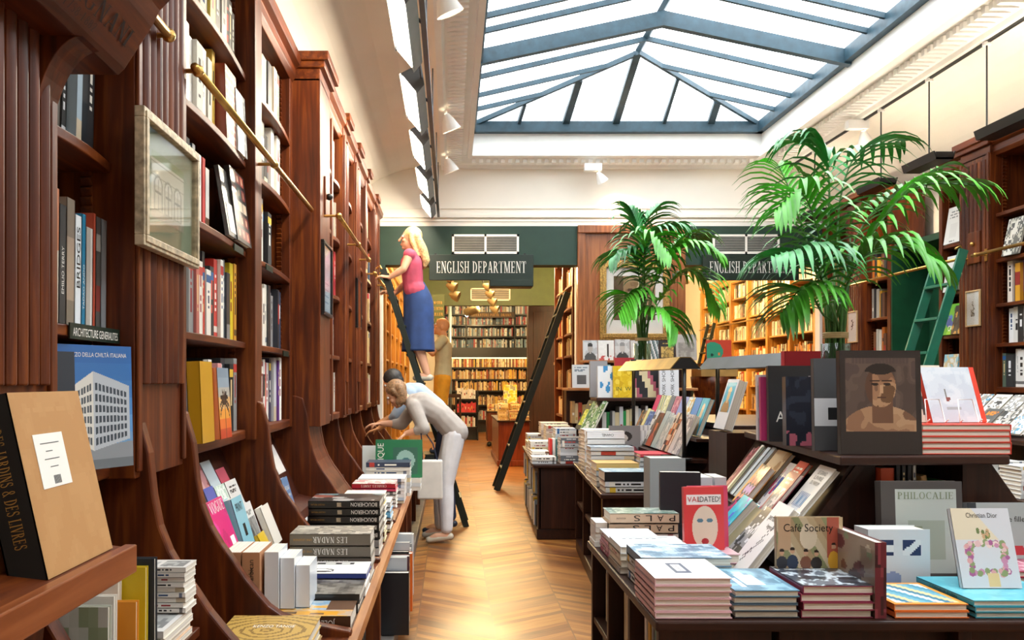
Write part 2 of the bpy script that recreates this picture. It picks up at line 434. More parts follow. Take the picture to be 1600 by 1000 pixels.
# ---------------------------------------------------------------- cover art
def C(s): return np.array(lin(hx(s)) if isinstance(s, str) else lin(s))
def art(kind, nu, nv, pal, seed=1):
    """a flat printed picture as cells; row 0 is the foot of the page"""
    r = np.random.RandomState(seed)
    u = (np.arange(nu) + .5) / nu; v = (np.arange(nv) + .5) / nv
    U, V = np.meshgrid(u, v)
    P = [C(p) for p in pal]
    a = np.zeros((nv, nu, 3)) + P[0]
    def put(mask, c): a[mask] = c
    def noise(n=6):
        g = r.rand(n + 1, n + 1)
        x = U * n; y = V * n; i = np.minimum(x.astype(int), n - 1); j = np.minimum(y.astype(int), n - 1); fx = x - i; fy = y - j
        fx = fx * fx * (3 - 2 * fx); fy = fy * fy * (3 - 2 * fy)
        return (g[j, i] * (1 - fx) * (1 - fy) + g[j, i + 1] * fx * (1 - fy) + g[j + 1, i] * (1 - fx) * fy + g[j + 1, i + 1] * fx * fy)
    def line(vv, h, u0, u1, c, gaps=True):
        m = (abs(V - vv) < h / 2) & (U > u0) & (U < u1)
        if gaps: m &= ~((U * nu).astype(int) % 5 == (int(vv * 97) % 5))
        put(m, c)
    if kind == 'plain': pass
    elif kind == 'photo':                        # soft tonal picture, whole page
        n = noise(5) * .6 + noise(11) * .4
        k = np.clip(((n - .25) * 2 * len(P)).astype(int), 0, len(P) - 1)
        for i in range(len(P)): put(k == i, P[i])
        line(.9, .05, .15, .85, P[-1])
    elif kind == 'title_photo':                  # picture with a plain band for the title
        n = noise(5) * .6 + noise(12) * .4
        k = np.clip(((n - .25) * 2 * (len(P) - 1)).astype(int), 0, len(P) - 2) + 1
        for i in range(1, len(P)): put((k == i) & (V > .12) & (V < .68) & (U > .1) & (U < .9), P[i])
        line(.84, .05, .2, .8, P[-1]); line(.77, .03, .3, .7, P[-1])
    elif kind == 'lines':
        for i in range(3): line(.86 - i * .07, .04, .15, .85 - .1 * i, P[1])
        put((abs(V - .35) < .18) & (abs(U - .5) < .25), P[2 % len(P)])
        line(.06, .02, .35, .65, P[1])
    elif kind == 'bands':
        k = (V * len(P)).astype(int)
        for i in range(len(P)): put(k == i, P[i])
    elif kind == 'head':                         # a generic head and shoulders
        put((noise(4) > .55), P[1])
        put((((U - .5) / .42) ** 2 + ((V - .02) / .38) ** 2) < 1, P[2])
        put((((U - .5) / .17) ** 2 + ((V - .58) / .22) ** 2) < 1, P[3])
        put(((abs(U - .5) < .08) & (V > .3) & (V < .5)), P[3])
        put((((U - .5) / .19) ** 2 + ((V - .72) / .14) ** 2 < 1) & (V > .68), P[4])
    elif kind == 'blobs':
        for i in range(14):
            cu, cv, rr = r.rand(), r.rand(), .05 + r.rand() * .13
            put(((U - cu) ** 2 + ((V - cv) * 1.2) ** 2) < rr * rr, P[1 + i % (len(P) - 1)])
    elif kind == 'stripes':
        k = ((U * 9 + V * 4).astype(int)) % len(P)
        for i in range(len(P)): put(k == i, P[i])
    elif kind == 'collage':
        k = ((U * 5).astype(int) * 7 + (V * 7).astype(int) * 3)
        for i in range(60):
            put(k == i, P[r.randint(len(P))])
    elif kind == 'figure':                       # a generic standing figure on a dark ground
        n = noise(9); put(n > .62, P[1]); put((V < .22) & (n > .45), P[3])
        put((((U - .62) / .07) ** 2 + ((V - .45) / .33) ** 2) < 1, P[2])
        put((((U - .62) / .05) ** 2 + ((V - .78) / .06) ** 2) < 1, P[2])
    return a

def spine_art(col, rng, nv=26, style=None, ink=None):
    base = C(col) if isinstance(col, str) else np.array(col)
    a = np.zeros((nv, 3, 3)) + base
    lum = base.mean()
    ink = C(ink) if ink else (C(rng.choice(['#1c1a18', '#1c1a18', '#8a1f22', '#20406a'])) if lum > .25 else C(rng.choice(['#ece6d8', '#d8c08a', '#e8e8e8', '#c8483a'])))
    st = style or rng.choice('aabbccde')
    s0 = int(nv * rng.uniform(.3, .45)); s1 = int(nv * rng.uniform(.75, .92))
    if st in 'abc':
        for j in range(s0, s1):
            if rng.random() < .72: a[j, 1] = ink
    if st == 'b': a[2:4, :] = ink * .8 + base * .2
    if st == 'c': a[nv - 5:nv - 2, :] = C(rng.choice(['#b3352c', '#2c5f94', '#d9b13c', '#e8e2d4']))
    if st == 'd':
        a[int(nv * .45):int(nv * .8), :] = C(rng.choice(['#e8e2d4', '#3a3a3a', '#9c3028']))
    if st == 'e':
        a[:int(nv * .25), :] = C(rng.choice(['#8d8d8d', '#6b4a34', '#c8b89c']))
    return a

# ---------------------------------------------------------------- a book with its parts
LABELS = set(); NB = [0]
def book(o, u, v, w, h, t, col, label, group=None, front=None, spine=None, mat=None, hard=True, pages=None, cat='book', name='book', edge=None, pagecol=None):
    """o: back cover corner at spine and foot; u: spine to fore-edge; v: foot to head; thickness t along u x v"""
    u = Vector(u).normalized(); v = Vector(v); v = (v - u * v.dot(u)).normalized(); n = u.cross(v)
    if label in LABELS: print('DUP LABEL', label)
    LABELS.add(label); NB[0] += 1
    e = bpy.data.objects.new(name, None); COL.objects.link(e)
    mw = Matrix.Identity(4)
    for i, ax in enumerate((u, v, n)):
        for k in range(3): mw[k][i] = ax[k]
    mw.translation = Vector(o); e.matrix_world = mw; e.empty_display_size = 0.05
    tag(e, label, cat, group)
    b = C(col); k = 0.0028 if hard else 0.0009; ins = 0.004 if hard else 0.0008
    mb = MB()
    if front is None: front = np.zeros((1, 1, 3)) + b
    if spine is None: spine = np.zeros((1, 1, 3)) + b
    ec = tuple(C(edge)) if edge else tuple(b)
    # back board, front board and spine as one wrapped cover
    mb.box(0, w, 0, h, 0, k, c=ec)
    mb.box(0, w, 0, h, t - k, t - 0.0002, c=ec)
    mb.grid((0, 0, t), (w, 0, 0), (0, h, 0), front)
    mb.box(0.0002, k, 0, h, k, t - k, c=ec)
    nv, nu = spine.shape[:2]
    mb.grid((0, 0, t), (0, 0, -t), (0, h, 0), spine[:, ::-1])
    c = mb.build('cover', mat or PRINT, e, local=True)
    pb = MB().box(k, w - ins, ins, h - ins, k, t - k)
    pb.build('pages', pages or PAGES, e, local=True)
    return e

def colour_name(c):
    r, g, b = c
    mx, mn = max(c), min(c)
    if mx < .24: return 'black'
    if mx - mn < .09: return 'white' if mn > .8 else ('pale grey' if mn > .6 else ('grey' if mn > .4 else 'charcoal'))
    if r >= g >= b:
        if mn > .7: return 'cream'
        if g > .72 * r and b < .55 * r: return 'yellow' if r > .6 else 'olive'
        if g > .42 * r and r - g > .15 and b < .35 * r and r > .75: return 'orange'
        if r > .6 and g < .4 * r: return 'red'
        if mx > .6: return 'tan'
        return 'maroon' if g < .4 * r and r > .35 else 'brown'
    if b >= r and b >= g: return ('navy' if mx < .42 else ('blue' if mn < .6 else 'pale blue')) if r < .8 * b or g > r else 'purple'
    if g >= r and g >= b: return 'teal' if b > .7 * g and r < .6 * g else ('green' if mx < .75 else 'pale green')
    return 'pink' if mx > .6 else 'purple'
ORD = ['first', 'second', 'third', 'fourth', 'fifth', 'sixth', 'seventh', 'eighth', 'ninth', 'tenth', 'eleventh', 'twelfth', 'thirteenth', 'fourteenth',
       'fifteenth', 'sixteenth', 'seventeenth', 'eighteenth', 'nineteenth', 'twentieth', 'twenty-first', 'twenty-second', 'twenty-third', 'twenty-fourth',
       'twenty-fifth', 'twenty-sixth', 'twenty-seventh', 'twenty-eighth', 'twenty-ninth', 'thirtieth']

def stuff_book(o, u, v, w, h, t, col, spine=None):
    u = Vector(u).normalized(); v = Vector(v); v = (v - u * v.dot(u)).normalized(); n = u.cross(v); o = Vector(o); c = tuple(C(col)); pg = tuple(C('#e6dfd0'))
    STUFF.obox(o + u * .002, u * (w - .006), v * h, n * t * .12, c=c); STUFF.obox(o + u * .002 + n * t * .88, u * (w - .006), v * h, n * t * .12, c=c)
    STUFF.obox(o + u * .003 + v * .003 + n * t * .12, u * (w - .011), v * (h - .006), n * t * .76, c=pg)
    STUFF.grid(o + n * t, n * -t, v * h, (spine if spine is not None else np.zeros((1, 1, 3)) + C(col))[:, ::-1])
STUFF = MB()                                     # the far rows beyond the first three hundred books
def far_row(o, du, up, out, length, hmin, hmax, depth, pal, rng, tmin=.018, tmax=.05, fill=1.0, gapp=.04):
    """spines along du; out points from the wall to the reader"""
    o, du, up, out = Vector(o), Vector(du).normalized(), Vector(up), Vector(out)
    s = 0
    while s < length * fill:
        t = rng.uniform(tmin, tmax)
        if s + t > length: break
        if rng.random() < gapp: s += t * 1.5; continue
        h = rng.uniform(hmin, hmax); c = C(rng.choice(pal)) * rng.uniform(.75, 1.15); c = np.minimum(c, 1)
        p = o + du * s + out * rng.uniform(-.015, .005)
        STUFF.obox(p, du * (t * .94), -out * depth, up * h, c=tuple(c))
        # printed band on the spine, a hair proud of it
        if rng.random() < .6:
            k0 = rng.uniform(.15, .6) * h; k1 = k0 + rng.uniform(.08, .3) * h
            c2 = C(rng.choice(['#2a2522', '#e9e2d2', '#9a2c28', '#c8a85a']))
            q = p + out * .0006 + up * k0 + du * t * .2
            STUFF.add([q, q + du * t * .55, q + du * t * .55 + up * (min(k1, h * .95) - k0), q + up * (min(k1, h * .95) - k0)], [(0, 1, 2, 3)], c=tuple(c2))
        s += t
# ================================================================ the room
FL = floor_mat()
struct('floor', MB().box(-1.4, 6.2, -3.2, 25, -0.1, 0), FL)
struct('wall_left', MB().box(-1.5, -1.3, -3.0, 10.45, 0, 3.5).box(-1.5, -1.3, 10.45, 25, 0, 4.2), M['cream'])
struct('wall_right', MB().box(4.86, 5.06, -3.0, 7.78, 0, 3.45).box(4.86, 5.06, 8.66, 10.3, 0, 3.45).box(4.86, 5.06, 7.78, 8.66, 2.75, 3.45), M['cream'])
struct('wall_far_right', MB().box(5.75, 5.95, 10.45, 25, 0, 4.2), M['cream'])
struct('wall_far', MB().box(-1.4, 6.0, 24.6, 24.8, 0, 4.2), M['cream'])
# wall between the two rooms: cream above, two wide openings, a wood-clad pier
struct('wall_back', MB().box(-1.4, 5.8, 10.3, 10.45, 3.28, 4.6).box(-1.4, -0.82, 10.32, 10.45, 0, 3.28).box(4.4, 5.8, 10.32, 10.45, 0, 3.28)
       .box(1.49, 2.73, 10.34, 10.44, 0, 3.28), M['cream'])
w = MB()
for z0, z1, d in ((3.28, 3.33, .05), (3.345, 3.37, .03), (3.39, 3.42, .045), (3.5, 3.515, .015)):
    w.box(-1.3, 4.86, 10.3 - d, 10.3, z0, z1)
struct('trim_1', w, M['cream'])
struct('trim_2', MB().box(-1.0, 1.49, 10.22, 10.46, 2.82, 3.28).box(-1.0, -.78, 10.22, 10.46, 2.55, 2.82), M['green'], label='dark green painted header beam over the near opening')
struct('trim_3', MB().box(2.75, 4.9, 10.22, 10.46, 2.82, 3.28), M['green'], label='dark green painted header beam behind the tall palm')
# pier cladding
p = MB().box(1.5, 2.75, 10.2, 10.34, 0, 3.2).box(1.49, 2.76, 10.15, 10.34, 3.19, 3.28).box(1.49, 1.58, 10.17, 10.3, 0, 3.2).box(2.67, 2.76, 10.17, 10.3, 0, 3.2)
struct('wall_pier', p, wood('pier_oak', '#6a3a1e', '#9a5c34', '#b87a4a', 'z'), bevel=.006)

Y0 = -0.3
# ceiling: coves on both sides, flat strips round the roof light
def cove(xw, zw, xc, zc, n=12):
    sec = []
    for i in range(n + 1):
        t = math.pi / 2 * i / n
        sec.append((xw + (xc - xw) * (1 - math.cos(t)), zw + (zc - zw) * math.sin(t)))
    return sec
sec = cove(-1.34, 3.2, -.1, 4.02) ; sec += [(-.1, 4.5), (-1.5, 4.5), (-1.5, 3.2)]
c = MB().prism(sec, 'y', -3.0, 10.3)
sec = cove(4.9, 3.2, 3.95, 4.02); sec += [(3.95, 4.5), (5.06, 4.5), (5.06, 3.2)]
c.prism(sec, 'y', -3.0, 10.3)
c.box(-.1, 3.95, -3.0, Y0, 4.02, 4.4)
struct('ceiling', c, M['cream'], fix=True)
struct('ceiling_far', MB().box(-1.4, 5.9, 10.45, 24.8, 3.9, 4.1), plain('warm_ceiling', '#f0e2c2', .7, vary=.02))
# moulded cornice round the roof light with a band of ribs
X0, X1, Y0, Y1 = .24, 3.55, -0.3, 9.94
struct('wall_front', MB().box(-1.5, 5.06, -3.2, -3.0, 0, 4.6), M['cream'])  # unseen windowless wall, added to block light from behind the camera
def cornice_sec(xo, xi):   # outer x, inner x at the curb
    s = 1 if xi > xo else -1
    return [(xo, 4.03), (xo, 3.96), (xo + s * .05, 3.96), (xo + s * .07, 3.99), (xo + s * .1, 3.99), (xo + s * .14, 4.0), (xo + s * .22, 4.045), (xi - s * .06, 4.045), (xi - s * .05, 4.03), (xi, 4.03),
            (xi, 4.16), (xi - s * .03, 4.16), (xi - s * .03, 4.3), (xi - s * .12, 4.3), (xi - s * .12, 4.5), (xo, 4.5)]
m = MB(); m.prism(cornice_sec(-.12, X0), 'y', Y0, 10.3); m.prism(cornice_sec(3.96, X1), 'y', Y0, 10.3)
sy = [(10.3, 4.5), (10.3, 3.97), (10.22, 3.97), (10.2, 4.0), (10.12, 4.0), (10.02, 4.04), (Y1, 4.04), (Y1, 4.16), (Y1 + .03, 4.16), (Y1 + .03, 4.3), (Y1 + .12, 4.3), (Y1 + .12, 4.5)]
m.prism(sy, 'x', X0 - .3, X1 + .3)
y = .6
while y < 10.0:
    m.box(-.03, .12, y, y + .045, 3.985, 4.035); m.box(3.68, 3.86, y, y + .045, 3.985, 4.035); y += .085
x = X0
while x < X1:
    m.box(x, x + .045, 10.05, 10.17, 3.99, 4.03); x += .085
struct('trim_4', m, M['white'], label='white moulded cornice with a ribbed band round the roof light', fix=True)

# roof light: iron frame, hip at the far end, glass panes
RX, RZ, EZ, HY = 1.9, 4.8, 4.42, 8.75
f = MB()
f.box(X0 - .06, X0 + .04, Y0, Y1 + .05, 4.30, 4.42).box(X1 - .04, X1 + .16, Y0, Y1 + .05, 4.30, 4.42).box(X0 - .06, X1 + .1, Y1 - .06, Y1 + .05, 4.30, 4.42)
f.tube([(RX, Y0, RZ), (RX, HY, RZ)], .035, 4)
def bar(a, b, w, h):
    a, b = Vector(a), Vector(b); d = (b - a); s = d.cross(Vector((0, 0, 1))).normalized() * w; u = s.cross(d).normalized() * h
    f.obox(a - s / 2 - u, d, s, u)
bar((X0, Y1, EZ), (RX, HY, RZ), .035, .05); bar((X1, Y1, EZ), (RX, HY, RZ), .035, .05)
def sky_h(x): return EZ + (RZ - EZ) * ((x - X0) / (RX - X0) if x < RX else (X1 - x) / (X1 - RX))
for y in (.1, .7, 1.3, 1.8, 2.3, 3.2, 3.7, 4.2, 4.7, 5.6, 6.05, 6.5, 7.0, 7.3, 8.4):
    bar((X0, y, EZ), (RX, y, RZ), .03, .045); bar((X1, y, EZ), (RX, y, RZ), .03, .045)
for y, t in ((8.95, .83), (9.4, .45)):
    bar((X0, y, EZ), (X0 + (RX - X0) * t, y, EZ + (RZ - EZ) * t), .03, .045); bar((X1, y, EZ), (X1 - (X1 - RX) * t, y, EZ + (RZ - EZ) * t), .03, .045)
for y in (2.75, 5.15, 7.75):                      # big trusses
    bar((X0 - .05, y, EZ - .02), (RX, y, RZ - .04), .07, .13); bar((X1 + .05, y, EZ - .02), (RX, y, RZ - .04), .07, .13)
for x, wd in ((.77, .035), (1.31, .075), (1.885, .075), (2.44, .035), (2.98, .075)):
    t = (x - X0) / (RX - X0) if x < RX else (X1 - x) / (X1 - RX)
    bar((x, Y1, EZ), (x + (RX - x) * .12 * t, Y1 + (HY - Y1) * t, EZ + (RZ - EZ) * t), wd, .05)
struct('window_1', f, M['teal'], label='blue-grey iron frame of the hipped glass roof light', fix=True)
g = MB(); q = .012
g.add([(X0, Y0, EZ + q), (RX, Y0, RZ + q), (RX, HY, RZ + q), (X0, Y1, EZ + q)], [(0, 1, 2, 3)])
g.add([(X1, Y0, EZ + q), (RX, Y0, RZ + q), (RX, HY, RZ + q), (X1, Y1, EZ + q)], [(0, 1, 2, 3)])
g.add([(X0, Y1, EZ + q), (RX, HY, RZ + q), (X1, Y1, EZ + q)], [(0, 1, 2)])
struct('window_1_glass', g, GLASS, label='glass panes of the roof light')
struct('trim_5', MB().box(-1.5, 5.1, -3.2, Y0, 4.4, 4.9).box(-1.5, X0 - .12, Y0, 10.5, 4.45, 4.6).box(X1 + .12, 5.1, Y0, 10.5, 4.45, 4.6).box(-1.5, 5.1, Y1 + .12, 10.5, 4.5, 4.65), M['white'])

# ================================================================ wall bookcases
def flutes(mb, xf, d, y0, y1, z0, z1, n, m=0):
    """half-round ribs on the face at xf; d: direction into the wall"""
    w = (y1 - y0) / n
    for i in range(n):
        yc = y0 + w * (i + .5); k = 6; sec = []
        for j in range(k + 1):
            t = math.pi * j / k; sec.append((yc + w * .42 * math.cos(t), xf - d * w * .42 * math.sin(t)))
        mb.prism([(b, a) for a, b in sec], 'z', z0, z1, m)

def sweep_mb(y0, y1, xo=0.0, d=-1, scroll=True, xwall=-1.28, zc=.58):
    pts = [(-.95, 1.36), (-.905, 1.345), (-.875, 1.24), (-.862, 1.117), (-.845, 1.03), (-.816, .956), (-.78, .895), (-.741, .842), (-.70, .78), (-.655, .725), (-.62, .685), (-.58, .657), (-.51, .632), (-.42, .615), (-.34, .60)]
    sec = [(a + xo, b) for a, b in pts] + [(-.34 + xo, zc - .02), (xwall, zc - .02), (xwall, 1.36)]
    mb = MB().prism(sec, 'y', y0, y1)
    return mb

SHELF_Z = [1.22, 1.63, 2.06, 2.48, 2.89]
def wall_case(name, label, cat, xf, d, y0, y1, ups, shelves, top, depth=.33, wd=WL, group=None, base=1.19, bays=None, cap=True, ratchet=True, bow=0.02):
    """ups: (y0, y1, projection, n_flutes) uprights in order"""
    t = thing(name, (xf + d * depth, (y0 + y1) / 2, 0), label, cat, group)
    MB().box(min(xf + d * depth, xf + d * (depth + .02)), max(xf + d * depth, xf + d * (depth + .02)), y0, y1, base - .6, top).build('back_panel', WD['z'], t)
    for (a, b, pr, nf) in ups:
        xa = xf - d * pr; xb = xf + d * depth
        mb = MB().box(min(xa, xb), max(xa, xb), a, b, base - .02, top)
        if nf:
            mb.box(min(xa, xa - d * .012), max(xa, xa - d * .012), a, a + .03, base, top).box(min(xa, xa - d * .012), max(xa, xa - d * .012), b - .03, b, base, top)
            flutes(mb, xa, d, a + .035, b - .035, base + .25, top - .05, nf)
        mb.build('pilaster' if nf else 'upright', wd['z'], t, bevel=.004, fix=bool(nf))
    for i in range(len(ups) - 1):
        a, b = ups[i][1], ups[i + 1][0]
        for z in shelves:
            n = 8; sec = [(xf + d * depth, a), (xf + d * depth, b)]
            fr = [(xf - d * (bow * math.sin(math.pi * k / n)), b + (a - b) * k / n) for k in range(n + 1)]
            th = .045 if z == shelves[0] else .028
            MB().prism(sec + fr, 'z', z - th, z).build('shelf', wd['y'], t, bevel=.006 if z == shelves[0] else .003, fix=True)
        if ratchet:                               # toothed strip that carries the shelves
            for yy, sg in ((b, -1), (a, 1)):
                sec = []; z = shelves[0]
                xr = xf + d * .05
                while z < top - .05:
                    sec += [(yy + sg * .004, z), (yy + sg * .018, z + .02)]; z += .028
                sec += [(yy, z), (yy, shelves[0])]
                MB().prism(sec, 'x', min(xr, xr + d * .03), max(xr, xr + d * .03)).build('ratchet_strip', wd['z'], t, fix=True)
    x1 = xf - d * .0
    prof = [(xf + d * depth, top - .03), (x1, top - .03), (x1 - d * .02, top), (x1 - d * .02, top + .05), (x1 - d * .05, top + .07), (x1 - d * .06, top + .12), (xf + d * depth, top + .12)]
    MB().prism(prof, 'y', y0 + .006, y1 - .006).build('cornice', wd['y'], t, bevel=.003, fix=True)
    if cap:
        for (a, b, pr, nf) in ups:
            if b - a < .12 and not nf: continue
            xa = xf - d * pr
            mb = MB()
            for z0, z1, e in ((top - .02, top + .06, .0), (top + .06, top + .1, .03), (top + .1, top + .155, .055)):
                mb.box(min(xa - d * e, xf + d * depth), max(xa - d * e, xf + d * depth), a - e * .7, b + e * .7, z0, z1)
            mb.build('capital', wd['y'], t, bevel=.006)
    return t

TOP = 3.3
CA = wall_case('bookcase', 'mahogany wall bookcase nearest the viewer, with fluted columns and a carved hood', 'bookcase', -.97, -1, 1.0, 2.9,
     [(1.0, 1.2, .0, 0), (1.62, 1.93, .08, 5), (2.46, 2.9, .07, 7)], [1.22, 1.59, 2.07, 2.5, 2.92], TOP)
CB = wall_case('bookcase', 'tall mahogany wall bookcase between the silver-framed print and the plain pier', 'bookcase', -.97, -1, 2.9, 5.28,
     [(2.9, 3.02, .02, 0), (4.08, 4.22, .045, 0), (5.2, 5.28, -.0, 0)], SHELF_Z, TOP, cap=False)
CC = wall_case('bookcase', 'mahogany wall bookcase beyond the plain pier, carrying the middle brass rail', 'bookcase', -.84, -1, 5.28, 8.35,
     [(5.28, 5.7, .04, 0), (6.02, 6.08, .01, 0), (6.5, 6.72, .03, 3), (7.3, 7.55, .03, 3), (8.2, 8.35, .03, 0)], SHELF_Z, TOP, depth=.44)
CD = wall_case('bookcase', 'mahogany wall bookcase at the far end by the green beam', 'bookcase', -.86, -1, 8.35, 10.2,
     [(8.35, 8.45, .02, 0), (9.3, 9.5, .03, 2), (10.08, 10.2, .02, 0)], SHELF_Z, TOP, depth=.42)

# curved boards sweeping out to the counter, and the sloping display backs between them
def sweeps(case, ys, th=.05):
    for y in ys:
        sweep_mb(y, y + th).build('curved_bracket', WL['z'], case, bevel=.007, fix=True)
sweeps(CA, (1.75, 2.5)); sweeps(CB, (2.93, 4.12)); sweeps(CC, (5.72, 6.6, 7.4, 8.22)); sweeps(CD, (9.35, 10.1))
sweep_mb(5.274, 5.706, 0.0).build('curved_pier', WL['z'], CC, bevel=.008, fix=True)
for case, a, b in ((CA, 1.2, 2.5), (CB, 2.98, 4.12), (CB, 4.17, 5.28), (CC, 5.77, 6.6), (CC, 6.65, 7.4), (CC, 7.45, 8.22), (CD, 8.4, 9.35)):
    MB().prism([(-1.28, 1.17), (-1.12, 1.17), (-.93, .76), (-.82, .735), (-.79, .60), (-.79, .582), (-1.28, .582)], 'y', a, b).build('sloping_back', WD['z'], case, fix=True)
# long counter
ct = thing('counter', (-.78, 5.6, 0), 'long mahogany counter with a worn front edge running along the wall bookcases', 'counter')
MB().box(-1.28, -.345, .9, 10.2, .545, .58).build('top', WL['y'], ct, bevel=.004)
MB().prism([(-.345, .54), (-.315, .545), (-.305, .565), (-.315, .582), (-.345, .584)], 'y', .9, 10.2).build('front_edge', WE['y'], ct, fix=True)
mb = MB()
for y in (2.5, 2.93, 4.12, 5.6, 6.6, 7.35, 8.3, 9.4, 10.1): mb.box(-.6, -.34, y, y + .06, .1, .545)
mb.box(-.64, -.6, .9, 10.2, .1, .545)
mb.build('carcass', WL['z'], ct, bevel=.003)
MB().box(-.6, -.30, .9, 10.2, .0, .10).build('plinth', plain('grey_scuffed_plinth', '#6e6660', .45, vary=.15), ct, bevel=.006)  # grey tone carries the sheen of reflected daylight in its colour
for y in (2.95, 4.15, 5.62, 6.62, 7.4, 8.3):
    MB().lathe(0, 0, [(0.0, 0), (.05, 0), (.062, .008), (.062, .042), (.05, .05), (0, .05)], 24).build('scroll_end', WL['x'], ct, smooth=False)
    o = COL.objects[-1]; o.matrix_local = Matrix.Translation(Vector((-.335, y, .575)) - ct.location) @ Matrix.Rotation(-math.pi / 2, 4, 'X')

# hood over the first column with its carved name, carried by a curved bracket
hood = MB().prism([(-1.25, 2.9), (-1.25, 2.19), (-.80, 2.185), (-.785, 2.2), (-.72, 2.30), (-.70, 2.34), (-.64, 2.40), (-.62, 2.55), (-.60, 2.62), (-.60, 2.9)], 'y', 1.15, 2.08)
hood.build('hood', WL['y'], CA, bevel=.004, fix=True)
k = 12; arcp = [(-.90 + .115 * (1 - math.cos(math.pi / 2 * i / k)), 1.90 + .285 * math.sin(math.pi / 2 * i / k)) for i in range(k + 1)]
sec = [(-.99, 1.86), (-.93, 1.845), (-.90, 1.87)] + arcp + [(-.99, 2.19)]
MB().prism(sec, 'y', 1.84, 1.93).build('hood_bracket', WL['z'], CA, bevel=.005, fix=True)
bu = Vector((0, 1, 0)); bv = Vector((.065, 0, .10)).normalized()
letters('GALIGNANI', Vector((-.7645, 1.81, 2.231)) , bu, bv, .042, CA, M['engraved'], width=.42, serif=True, name='carved_lettering', thick=.003)
letters('1753-1882', Vector((-.7795, 1.80, 2.207)), bu, bv, .02, CA, M['engraved'], width=.15, serif=True, name='carved_lettering', thick=.003)

# sloping reading ledge at the near left
lg = thing('display_ledge', (-.85, 1.35, .8), 'sloping wooden display ledge carrying the large kraft box set', 'ledge')
MB().prism([(-.98, 1.135), (-.65, 1.09), (-.65, 1.12), (-.98, 1.16)], 'y', .8, 1.72).build('board', WL['y'], lg, bevel=.003, fix=True)
MB().box(-.65, -.625, .8, 1.72, 1.07, 1.125).build('lip', wood('ledge_lip', '#6a3418', '#8a4a26', '#a8643a', 'y'), lg, bevel=.003)
MB().prism([(-.95, 1.1), (-.72, 1.08), (-.78, .58), (-.95, .58)], 'y', 1.45, 1.55).build('support', WL['z'], lg, bevel=.003, fix=True)

# brass library rails
def rail(xa, y0, y1, z, label, posts, xb):
    t = thing('ladder_rail', (xa, (y0 + y1) / 2, z), label, 'rail')
    MB().tube([(xa, y0, z), (xa, y1, z)], .014, 12).build('bar', M['brass'], t, smooth=True)
    for y in posts:
        mb = MB().tube([(xb, y, z), (xa, y, z)], .008, 8).ball((xa, y, z), .021)
        mb.box(min(xb, xb + .006), max(xb, xb + .006), y - .018, y + .018, z - .05, z + .05)
        mb.build('bracket', M['brass'], t, smooth=False)
    return t
rail(-.85, .9, 2.62, 2.49, 'brass ladder rail end beside the carved hood at upper left', (1.9, 2.6), -.90)
rail(-.85, 2.86, 5.26, 2.49, 'long brass ladder rail across the bookcase right of the silver-framed print', (2.9, 4.15), -.95)
rail(-.71, 5.42, 7.5, 2.49, 'brass ladder rail beyond the plain mahogany pier', (5.45, 6.6, 7.42), -.81)
rail(-.74, 8.3, 10.0, 2.49, 'brass ladder rail that the fair-haired woman\'s ladder hooks onto', (8.4, 9.4), -.83)
rail(4.25, 4.2, 7.05, 2.47, 'brass ladder rail on the right wall bookcase beside the fluted column', (4.6, 7.0), 4.33)
rail(4.25, 7.2, 10.0, 2.47, 'brass ladder rail behind the green ladder on the right wall', (7.25, 8.8), 4.33)
# small shelf labels
def shelf_sign(s, x, y0, y1, z, label, h=.04, d=1):
    t = thing('shelf_label', (x, (y0 + y1) / 2, z), label, 'label')
    MB().box(min(x, x + d * .004), max(x, x + d * .004), y0, y1, z - h / 2, z + h / 2).build('plate', M['sign'], t)
    letters(s, (x + d * .0046, (y0 + y1) / 2, z - .012), (0, d, 0), (0, 0, 1), .022, t, M['letter'], width=(y1 - y0) * .9)
shelf_sign('ARCHITECTURE GENERALITES', -.948, 2.14, 2.46, 1.575, 'long dark green shelf label in white capitals above the blue building book')
for i, (y, z) in enumerate(((3.85, 2.05), (4.95, 1.62), (4.5, 2.05))):
    t = thing('shelf_label', (-.95, y, z), ('small green shelf label under the fourth shelf up, left of the divider', 'tiny green shelf label at the end of the second shelf, right of the divider', 'small green shelf label under the third shelf, right of the divider')[i], 'label')
    MB().box(-.95, -.945, y - .08, y + .08, z - .03, z).build('plate', M['sign'], t)

# ---- right wall
RS = [1.40, 1.75, 2.07, 2.43, 2.8]
CE = wall_case('bookcase', 'mahogany bookcase on the right wall with a fluted column and a brass rail', 'bookcase', 4.4, 1, 4.0, 7.38,
     [(4.0, 4.2, .03, 0), (5.6, 5.7, .02, 0), (6.98, 7.38, .05, 6)], RS, TOP, base=1.0)
CF = wall_case('bookcase', 'narrow mahogany bookcase bay between the fluted column and the green door', 'bookcase', 4.4, 1, 7.38, 7.78,
     [(7.38, 7.40, .0, 0), (7.73, 7.78, .01, 0)], [1.43, 1.85, 2.23, 2.65], TOP, base=.0, cap=False)
CG = wall_case('bookcase', 'mahogany bookcase on the right wall behind the tall palm', 'bookcase', 4.4, 1, 8.66, 10.2,
     [(8.66, 8.72, .0, 0), (9.15, 9.5, .05, 6), (10.1, 10.2, .02, 0)], [1.3, 1.7, 2.1, 2.5, 2.9], TOP, base=.0)
